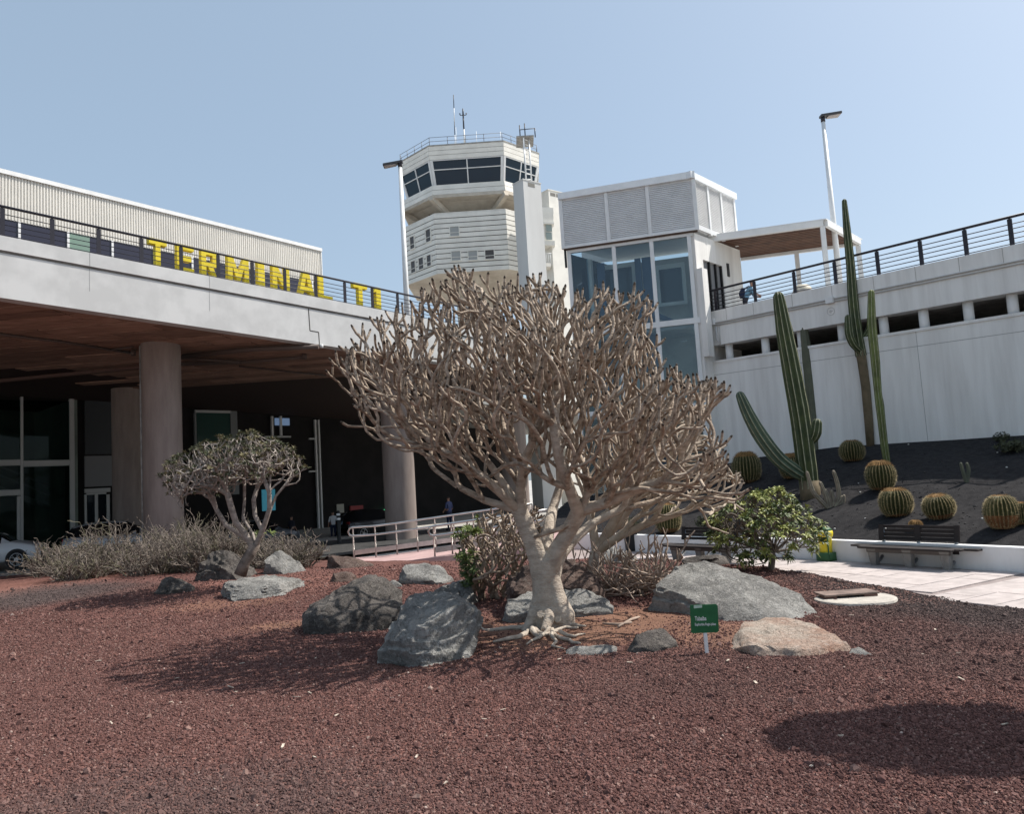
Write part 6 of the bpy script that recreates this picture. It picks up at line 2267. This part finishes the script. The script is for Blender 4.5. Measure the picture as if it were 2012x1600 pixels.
def textmesh(body, x, z, size, name, m, parent, width=None, bold=0.0, extr=.0008):
    cu = bpy.data.curves.new("lettering", 'FONT')
    cu.body = body
    cu.size = size
    cu.offset = bold
    cu.extrude = extr
    tmp = bpy.data.objects.new("lettering", cu)
    COL.objects.link(tmp)
    bpy.context.view_layer.update()
    me = bpy.data.meshes.new_from_object(tmp.evaluated_get(bpy.context.evaluated_depsgraph_get()))
    bpy.data.objects.remove(tmp)
    xs = [v.co.x for v in me.vertices]
    sx = width / (max(xs) - min(xs)) if width else 1
    return me, sx
def put_text(body, pos, axx, axz, nrm, size, m, parent, width, name="lettering", bold=0.0):
    me, sx = textmesh(body, 0, 0, size, name, m, parent, width, bold)
    o0 = root_loc(parent)
    for v in me.vertices:
        q = pos + axx * (v.co.x * sx) + axz * v.co.y + nrm * (v.co.z + .0009)
        v.co = q - o0
    me.materials.append(m)
    o = bpy.data.objects.new(name, me)
    COL.objects.link(o)
    o.parent = parent
    return o
ax, az = rot_s @ Vector((1, 0, 0)), rot_s @ Vector((0, 0, 1))
put_text("Tabaiba", sp_(-18, -3), ax, az, Vector((0, -1, 0)), 11.5 * k, wp, t, 22 * k, bold=.0006)
put_text("Euphorbia Regis-jubae", sp_(-18.5, -12.5), ax, az, Vector((0, -1, 0)), 7 * k, wp, t, 40 * k, bold=.0003)
# faint shop name behind the glazing at the far left
a_s, h_s = FB.pix(86, 983, .8)
put_text("urope", FB.p(a_s, .8, h_s), FB.d, Vector((0, 0, 1)), -FB.w, .40, mat("dim_lettering", (.42, .40, .34), .6), TB, 25 * 30 / FPX * 1.35)

# ------------------------------------------------------------------ ramp with handrails
RP = thing("access_ramp", "pink paved access ramp with double tube steel handrails leading right", "ramp", (-3, 17.5, 0))
f0, f1 = gd(690, 1106, 0), at(905, 1062, 18.6)
n0, n1 = gd(800, 1112, 0), gd(925, 1106, 0)
zr_ = .34
XR = 0.9
def rzx(x): return max(0.0, (x + 3.3) * .082)
b = MB()
xs_ = [-4.1, -3.3, -2.2, -1.0, .2, XR]
vs, fs = [], []
for x in xs_:
    yb_ = 18.75
    yf = 16.0 + max(0, (-1.7 - x)) * .55
    vs += [(x, yf, rzx(x) + .012), (x, yb_, rzx(x) + .012), (x, yb_, -.1), (x, yf, -.1)]
for i in range(len(xs_) - 1):
    o = 4 * i
    fs += [(o, o + 4, o + 5, o + 1), (o + 1, o + 5, o + 6, o + 2), (o + 3, o + 7, o + 4, o)]
e = 4 * (len(xs_) - 1)
fs += [(3, 0, 1, 2), (e, e + 3, e + 2, e + 1)]
b.add(vs, fs).build("ramp_slab", pink, RP)
def handrail(X0, X1, Y, posts, flat=None, hgt=.74):
    top = [(X0, Y, rzx(X0) + hgt)]
    for i in range(1, 9):
        x = X0 + (X1 - X0) * i / 8
        top.append((x, Y, rzx(x) + hgt))
    low = [(x, y, z - .20) for x, y, z in top]
    z0 = rzx(X0) + hgt
    loop = [Vector((X0, Y, z0)), Vector((X0 - .07, Y, z0 - .02)), Vector((X0 - .11, Y, z0 - .10)), Vector((X0 - .07, Y, z0 - .18)), Vector((X0, Y, z0 - .20))]
    rt = MB().tube(list(reversed([Vector(q) for q in top])) + loop[1:] + [Vector(q) for q in low[1:]], .024, 9)
    rt.build("handrail", steel, RP)
    for x in posts:
        MB().tube([(x, Y + .05, rzx(x)), (x, Y + .05, rzx(x) + hgt - .06), (x, Y + .01, rzx(x) + hgt - .015)], .019, 8).build("post", steel, RP)
        MB().tube([(x, Y + .05, rzx(x) + hgt - .25), (x, Y + .0, rzx(x) + hgt - .25), (x, Y, rzx(x) + hgt - .21)], .009, 6).build("rail_bracket", steel, RP)
    MB().beam((X0 + .02, Y + .05, rzx(X0) + .14), (X1, Y + .05, rzx(X1) + .14), .02, .11).build("kick_plate", steel, RP)
Yf, Yn = 18.55, 16.35
xf = [ray(x, 1090).x * Yf for x in (694.6, 738, 780, 821, 857, 894)]
xf += [xf[-1] + .47 * k for k in range(1, 5)]
handrail(xf[0], xf[-1], Yf, xf)
xn = [ray(x, 1090).x * Yn for x in (854, 889, 921)]
xn += [xn[-1] + .42 * k for k in range(1, 5)]
handrail(xn[0], xn[-1], Yn, xn, hgt=.64)

# ------------------------------------------------------------------ lamp posts
def lamp(px0, py0, px1, py1, Y, label, headpts, zb):
    top, low = at(px0, py0, Y), at(px1, py1, Y)
    t = thing("street_lamp", label, "street lamp", (top.x, Y, zb), "tall lamp posts on the upper deck")
    k = Y / FPX
    MB().tube([(top.x, Y, zb), (top.x, Y, top.z)], [6.8 * k, 3.8 * k], 16).build("post", white_metal, t)
    MB().tube([(top.x, Y, top.z - 4 * k), (top.x, Y, top.z + 9 * k)], 4.4 * k, 12).build("collar", rail_dark, t)
    a, b_ = [Vector((top.x, Y, top.z)) + Vector((dx * k, 0, dz * k)) for dx, dz in headpts]
    d = (b_ - a)
    m = MB()
    side = Vector((0, 1, 0))
    m.prism([a + side * -.10 + Vector((0, 0, 4 * k)), a + side * .10 + Vector((0, 0, 4 * k)), b_ + side * .16 + Vector((0, 0, 1.5 * k)), b_ - side * .16 + Vector((0, 0, 1.5 * k))], (0, 0, -5.0 * k))
    m.build("lamp_head", mat("lamp_grey", (.06, .06, .065), .45), t, bevel=.015)
    MB().prism([a.lerp(b_, .35) + side * -.1 + Vector((0, 0, -2.5 * k)), a.lerp(b_, .35) + side * .1 + Vector((0, 0, -2.5 * k)), a.lerp(b_, .95) + side * .13 + Vector((0, 0, -3.2 * k)), a.lerp(b_, .95) - side * .13 + Vector((0, 0, -3.2 * k))], (0, 0, -1.2 * k)).build("lens", mat("lamp_lens", (.35, .31, .29), .3), t)
    return t
lamp(1617, 236, 1650, 560, 22.3, "white lamp post behind the shelter, its head pointing right", ((-5, 7), (36, 12)), 4.8)
lamp(786, 325, 800, 610, 27.5, "white lamp post before the control tower, its head pointing left", ((6, 6), (-34, 2)), 5.2)

# ------------------------------------------------------------------ people
skin = mat("skin", (.36, .20, .14), .6)
def person(label, base, rz_, J, E, colors, scale=1.0, extra=None):
    """J: joint -> (x, y, z, radius), E: bones (a, b, material index); one continuous skinned body"""
    names = list(J)
    idx = {n: i for i, n in enumerate(names)}
    me = bpy.data.meshes.new("person")
    me.from_pydata([J[n][:3] for n in names], [(idx[a], idx[b]) for a, b, _ in E], [])
    o = bpy.data.objects.new("person", me)
    COL.objects.link(o)
    sk = o.modifiers.new("skin", 'SKIN')
    sk.use_smooth_shade = True
    for i, n in enumerate(names):
        r = J[n][3]
        me.skin_vertices[0].data[i].radius = (r, r) if not hasattr(r, '__len__') else r
    me.skin_vertices[0].data[idx["pelvis"]].use_root = True
    ss = o.modifiers.new("sub", 'SUBSURF')
    ss.levels = ss.render_levels = 2
    bpy.context.view_layer.update()
    m2 = bpy.data.meshes.new_from_object(o.evaluated_get(bpy.context.evaluated_depsgraph_get()))
    bpy.data.objects.remove(o)
    m2.materials.clear()
    for c in colors: m2.materials.append(c)
    segs = [(Vector(J[a][:3]), Vector(J[b][:3]), m) for a, b, m in E]
    for f in m2.polygons:
        best, bm_ = 1e9, 0
        for a, b_, m in segs:
            ab = b_ - a
            t = max(0, min(1, (f.center - a).dot(ab) / max(1e-9, ab.length_squared)))
            d = (f.center - a - ab * t).length
            if d < best: best, bm_ = d, m
        f.material_index = bm_
        f.use_smooth = True
    t = thing("person", label, "person", base)
    t.rotation_euler = (0, 0, rz_)
    t.scale = (.69, .69, .69)
    ob = bpy.data.objects.new("body", m2)
    COL.objects.link(ob)
    ob.parent = t
    return t
def part_at(mb, name, m, parent):
    """part written in the parent's own frame"""
    me_o = mb.build(name, m, None)
    me_o.parent = parent
    return me_o
def standing(arm=.0):
    J = {"pelvis": (0, 0, .95, .135), "waist": (0, 0, 1.10, .125), "chest": (0, .01, 1.32, .15), "neck": (0, .0, 1.49, .052), "jaw": (0, -.015, 1.57, .062), "head": (0, -.005, 1.66, .085), "crown": (0, .0, 1.73, .06)}
    E = [("pelvis", "waist", 1), ("waist", "chest", 1), ("chest", "neck", 1), ("neck", "jaw", 0), ("jaw", "head", 0), ("head", "crown", 3)]
    for s, n in ((-1, "a"), (1, "b")):
        J.update({"sh" + n: (.17 * s, .01, 1.41, .062), "el" + n: (.24 * s, .02, 1.14, .042), "wr" + n: (.26 * s, -.06 - arm, .92 + arm, .030), "ha" + n: (.26 * s, -.09 - arm, .84 + arm, .034), "hip" + n: (.095 * s, 0, .88, .098), "kn" + n: (.10 * s, -.015, .50, .062), "an" + n: (.105 * s, .01, .09, .042), "to" + n: (.115 * s, -.14, .035, .038)})
        E += [("chest", "sh" + n, 1), ("sh" + n, "el" + n, 1), ("el" + n, "wr" + n, 0), ("wr" + n, "ha" + n, 0), ("pelvis", "hip" + n, 2), ("hip" + n, "kn" + n, 2), ("kn" + n, "an" + n, 2), ("an" + n, "to" + n, 3)]
    return J, E
hair = mat("dark_hair", (.02, .016, .014), .7)
navy = mat("navy_cloth", (.018, .024, .055), .85)
shirt_w = mat("white_shirt", (.62, .62, .63), .85)
def on_floor(px, py, Y):
    p = at(px, py, Y)
    i = (p - LD.A).dot(LD.w)
    return Vector((p.x, p.y, -.02 - .085 * max(0, i - 4)))
J, E = standing()
person("person in white t-shirt and dark trousers standing in the shade under the deck", tuple(on_floor(655, 1040, 31.0)), R(200), J, E, [skin, shirt_w, navy, hair])
J, E = standing(.05)
person("person in dark clothes standing in the deep shade left of the one in white", tuple(on_floor(573, 1040, 30.5)), R(150), J, E, [skin, mat("dark_jacket", (.03, .032, .045), .85), navy, hair])
J, E = standing(.08)
person("person in a blue shirt in the shade beyond the ramp handrail", tuple(on_floor(884, 1040, 28.0)), R(230), J, E, [skin, mat("blue_shirt", (.06, .075, .16), .85), navy, hair])
# person with a backpack leaning on the right railing
J = {"pelvis": (-.10, 0, .93, .155), "waist": (-.03, 0, 1.08, .15), "chest": (.09, 0, 1.30, .17), "neck": (.19, 0, 1.46, .055), "jaw": (.24, 0, 1.53, .064), "head": (.235, 0, 1.62, .092), "crown": (.22, 0, 1.70, .068)}
E = [("pelvis", "waist", 1), ("waist", "chest", 1), ("chest", "neck", 1), ("neck", "jaw", 0), ("jaw", "head", 0), ("head", "crown", 3)]
for s, n in ((-1, "a"), (1, "b")):
    J.update({"sh" + n: (.13, .19 * s, 1.38, .070), "el" + n: (.30, .25 * s, 1.10, .048), "wr" + n: (.50, .16 * s, 1.02, .034), "ha" + n: (.57, .12 * s, 1.00, .040), "hip" + n: (-.09, .10 * s, .86, .105), "kn" + n: (-.06, .11 * s, .48, .066), "an" + n: (-.12, .11 * s, .09, .045), "to" + n: (.03, .12 * s, .035, .04)})
    E += [("chest", "sh" + n, 1), ("sh" + n, "el" + n, 1), ("el" + n, "wr" + n, 0), ("wr" + n, "ha" + n, 0), ("pelvis", "hip" + n, 2), ("hip" + n, "kn" + n, 2), ("kn" + n, "an" + n, 2), ("an" + n, "to" + n, 3)]
pp = at(1468, 590, 21.75)
PS = .69
pz = at(1477, 549, 21.75).z - 1.77 * PS
zfl = pz
person("person with dark cap, light blue shirt and navy backpack leaning on the right railing", (pp.x, pp.y, pz), R(-14), J, E, [skin, mat("light_blue_shirt", (.16, .30, .42), .85), mat("dark_trousers", (.03, .03, .04), .85), mat("dark_cap", (.02, .022, .035), .8)])
b = MB()
b.prism([(-.10, -.15, 1.02), (-.27, -.14, 1.04), (-.30, -.14, 1.24), (-.18, -.14, 1.42), (-.05, -.14, 1.40), (-.08, -.14, 1.06)], (0, .29, 0))
bp_ = part_at(b, "backpack", navy, None)
bp_.location = (pp.x, pp.y, pz); bp_.rotation_euler = (0, 0, R(-14)); bp_.scale = (PS, PS, PS)
tag(bp_, "navy backpack worn by the person leaning on the right railing", "backpack")
for dy in (-.12, .12):
    part_at(MB().tube([(-.08, dy, 1.38), (.10, dy, 1.47), (.24, dy, 1.34), (.15, dy, 1.12), (-.06, dy, 1.08)], .018, 6), "strap", navy, bp_)
# cream rounded bin behind the railing
p = at(1577, 575, 20.9)
t = thing("cream_bin", "cream rounded bin behind the right railing near the shelter post", "bin", (p.x, p.y, zfl))
MB().lathe((p.x, p.y, 0), [(.001, zfl - .2), (.22, zfl - .2), (.26, p.z - .05), (.24, p.z + .10), (.15, p.z + .20), (.001, p.z + .23)], 20).build("body", mat("cream_plastic", (.55, .50, .40), .6), t)
MB().lathe((p.x, p.y, 0), [(.262, p.z - .02), (.272, p.z + .02), (.262, p.z + .04)], 20).build("band", conc_grey, t)

# ------------------------------------------------------------------ cars
tyre_m = mat("tyre", (.012, .012, .012), .8)
rim_m = mat("alloy_rim", (.50, .50, .51), .3, metal=.7)
lampred = mat("tail_lamp", (.25, .012, .012), .3)
lampclr = mat("head_lamp", (.55, .57, .58), .15)
cglass = mat("car_glass", (.010, .012, .014), .05, spec=.6)
def make_car(paint, label, roofpaint=None):
    g = thing("car", label, "car")
    # stations along x (front = +x): x, half width, z bottom, z belt, z roof, roof half width
    S = [(-2.10, .72, .38, .78, .80, .66), (-2.02, .82, .26, .92, 1.02, .64), (-1.72, .86, .24, .94, 1.33, .58), (-1.2, .88, .22, .93, 1.43, .58), (-.4, .89, .22, .92, 1.46, .60), (.25, .89, .22, .92, 1.42, .60), (.75, .89, .22, .91, 1.18, .62), (1.05, .88, .22, .93, .97, .68), (1.5, .86, .23, .86, .90, .66), (1.9, .80, .26, .76, .80, .60), (2.08, .66, .36, .60, .66, .52)]
    vs, fs, mi = [], [], []
    for x, w, zb, zl, zr2, rw in S:
        half = [(w * .80, zb), (w, zb + .10), (w * 1.0, (zb + zl) / 2), (w * .985, zl - .03), (w * .93, zl + .01), (rw + (w * .93 - rw) * .12, zr2 - .05 if zr2 > zl + .1 else zl + .02), (rw * .8, zr2)]
        ring = [(x, y, z) for y, z in half] + [(x, -y, z) for y, z in reversed(half)]
        vs += ring
    N = 14
    for i in range(len(S) - 1):
        for k in range(N):
            k2 = (k + 1) % N
            fs.append((i * N + k, i * N + k2, (i + 1) * N + k2, (i + 1) * N + k))
            side = k in (4, 8)
            tall = min(S[i][4] - S[i][3], S[i + 1][4] - S[i + 1][3])
            m = 0
            if side and max(S[i][4] - S[i][3], S[i + 1][4] - S[i + 1][3]) > .2 and tall > .06: m = 1
            if k in (5, 6, 7) and (abs(S[i + 1][4] - S[i][4]) > .18): m = 1
            elif k in (5, 6, 7) and S[i][4] > 1.3 and S[i + 1][4] > 1.3: m = 2
            mi.append(m)
    fs.append(tuple(range(N))); mi.append(0)
    fs.append(tuple((len(S) - 1) * N + k for k in reversed(range(N)))); mi.append(0)
    b = MB().add(vs, fs, 0, True)
    b.m = mi
    o = b.build("body", [paint, cglass, roofpaint or paint], g)
    for x in (-1.28, 1.30):
        for s in (-1, 1):
            wa = MB().tube([(x, s * .80, .31), (x, s * .899, .31)], .385, 26)
            wa.build("wheel_arch", black, g)
            w = MB().tube([(x, s * .70, .31), (x, s * .905, .31)], .315, 26)
            wo = w.build("wheel", tyre_m, g)
            r = MB()
            r.tube([(x, s * .88, .31), (x, s * .908, .31)], .075, 14)
            for k in range(10):
                a = k * math.pi / 5 + (.10 if k % 2 else -.10)
                a2 = (k // 2) * 2 * math.pi / 5
                r.beam((x + .06 * math.cos(a2), s * .900, .31 + .06 * math.sin(a2)), (x + .215 * math.cos(a2 + (.16 if k % 2 else -.16)), s * .906, .31 + .215 * math.sin(a2 + (.16 if k % 2 else -.16))), .012, .03, up=(0, 1, 0))
            ringp = [(x + .222 * math.cos(a), s * .905, .31 + .222 * math.sin(a)) for a in np.linspace(0, 2 * math.pi, 27)]
            r.tube(ringp, .014, 6, cap=False)
            r.build("rim", rim_m, wo)
    for s in (-1, 1):
        MB().cbox((-2.03, s * .64, .84), (.10, .26, .15)).build("tail_light", lampred, g, bevel=.02)
        MB().cbox((1.90, s * .60, .68), (.20, .24, .13)).build("headlight", lampclr, g, bevel=.03)
        MB().cbox((.55, s * .95, .98), (.12, .16, .11)).build("mirror", paint, g, bevel=.03)
        for x in (-.75, .25):
            MB().cbox((x, s * .889, .80), (.16, .03, .025)).build("handle", paint, g)
    return g
car_w = mat("car_white", (.62, .63, .64), .25, spec=.6)
car_red = mat("car_dark_red", (.16, .012, .014), .3, spec=.6)
car_sil = mat("car_silver", (.34, .35, .37), .3, metal=.3, spec=.6)
car_blk = mat("car_black", (.012, .013, .016), .2, spec=.6)
dang = math.atan2(LD.u.y, LD.u.x)
def place_car(g, px, py, wheel_x, rz2, z):
    q = gd(px, py, z)
    off = Matrix.Rotation(rz2, 3, 'Z') @ Vector((wheel_x * .74, -.9 * .74, 0))
    g.scale = (.74, .74, .80)
    g.location = (q.x - off.x, q.y - off.y, z)
    g.rotation_euler = (0, 0, rz2)
place_car(make_car(car_w, "white car with dark red roof and alloy wheels parked at the far left", car_red), 32, 1117, 1.30, dang - .45, -.04)
g2 = make_car(car_sil, "silver car parked in the shade behind the tall dry bush")
place_car(g2, 166, 1106, -1.28, dang - .35, -.05)
g3 = make_car(mat("car_shade_grey", (.10, .11, .125), .3, spec=.6), "car behind the small leaning tree, toned dark grey for the deep shade")  # pale paint darkened to stand for the deep shade under the deck
q = on_floor(505, 1050, 29.5); g3.location = tuple(q); g3.rotation_euler = (0, 0, dang); g3.scale = (.74, .74, .8)
g4 = make_car(car_blk, "black car parked in the deep shade behind the second column")
q = on_floor(735, 1050, 32.0); g4.location = tuple(q); g4.rotation_euler = (0, 0, dang); g4.scale = (.74, .74, .8)
# bollard by the road
p = on_floor(667, 1075, 25.0)
t = thing("bollard", "black bollard with pale bands standing under the deck left of the ramp", "bollard", tuple(p))
MB().lathe(p, [(.09, 0), (.07, .03), (.06, .05), (.06, .92), (.05, 1.0), (.001, 1.02)], 14).build("post", black, t)
for z in (.72, .86):
    MB().lathe(p, [(.0605, z), (.064, z + .005), (.064, z + .06), (.0605, z + .065)], 14).build("band", white_metal, t)

# ------------------------------------------------------------------ made-up tree outside the frame, added to cast shade on the gravel
sh = gd(1850, 1468, 0)
hh = 3.5
oc = sh + Vector((SUNV.x, SUNV.y, 0)) * (hh / SUNV.z)
t = thing("added_shade_tree", "invented leafy tree beyond the right edge, added to shade the near gravel", "tree", (oc.x, oc.y, 0))
MB().tube([(oc.x + .5, oc.y - .1, -.1), (oc.x + .3, oc.y, 1.0), (oc.x, oc.y, hh - .3)], [.12, .10, .07], 10).build("trunk", bark, t)
b = MB()
rg = random.Random(77)
for _ in range(1500):
    u = Vector((rg.gauss(0, 1), rg.gauss(0, 1), rg.gauss(0, 1))).normalized() * rg.random() ** .4
    cx_, cy_, rx_, ry_ = ((-.10, .02, .70, .50), (.35, -.15, .62, .48), (-.42, .20, .36, .26), (.1, .30, .5, .3))[rg.randrange(4)]
    p = Vector((oc.x + cx_ + u.x * rx_, oc.y + cy_ + u.y * ry_, hh + u.z * .42))
    rosette(b, p, u + Vector((0, 0, .2)), rg, 6, .14, .06)
b.build("crown", leaf_g, t)

# pale litter and chips on the gravel
lb = MB()
rg = random.Random(12)
for _ in range(60):
    d = rg.uniform(3.4, 11)
    x = rg.uniform(-.72, .72) * d
    if bed_sd(x, d) < .3: continue
    p = Vector((x, d, H(x, d) + .014))
    a = rg.uniform(0, 6.28)
    L_ = rg.uniform(.008, .03); w = rg.uniform(.004, .009)
    if rg.random() < .12: L_, w = rg.uniform(.03, .08), .002
    u = Vector((math.cos(a), math.sin(a), rg.uniform(-.15, .25))).normalized()
    v = Vector((-u.y, u.x, 0)).normalized()
    lb.obox(p - u * L_ - v * w, u * L_ * 2, v * w * 2, (0, 0, .004))
lb.obox(gd(1650, 1452, .03), (.03, .01, 0), (-.006, .02, 0), (0, 0, .014))
tag(lb.build("leaf_litter", mat("dry_litter", (.50, .42, .34), .9, var=.4, vs=30)), "pale dry leaf chips and twigs strewn over the gravel", kind="stuff")
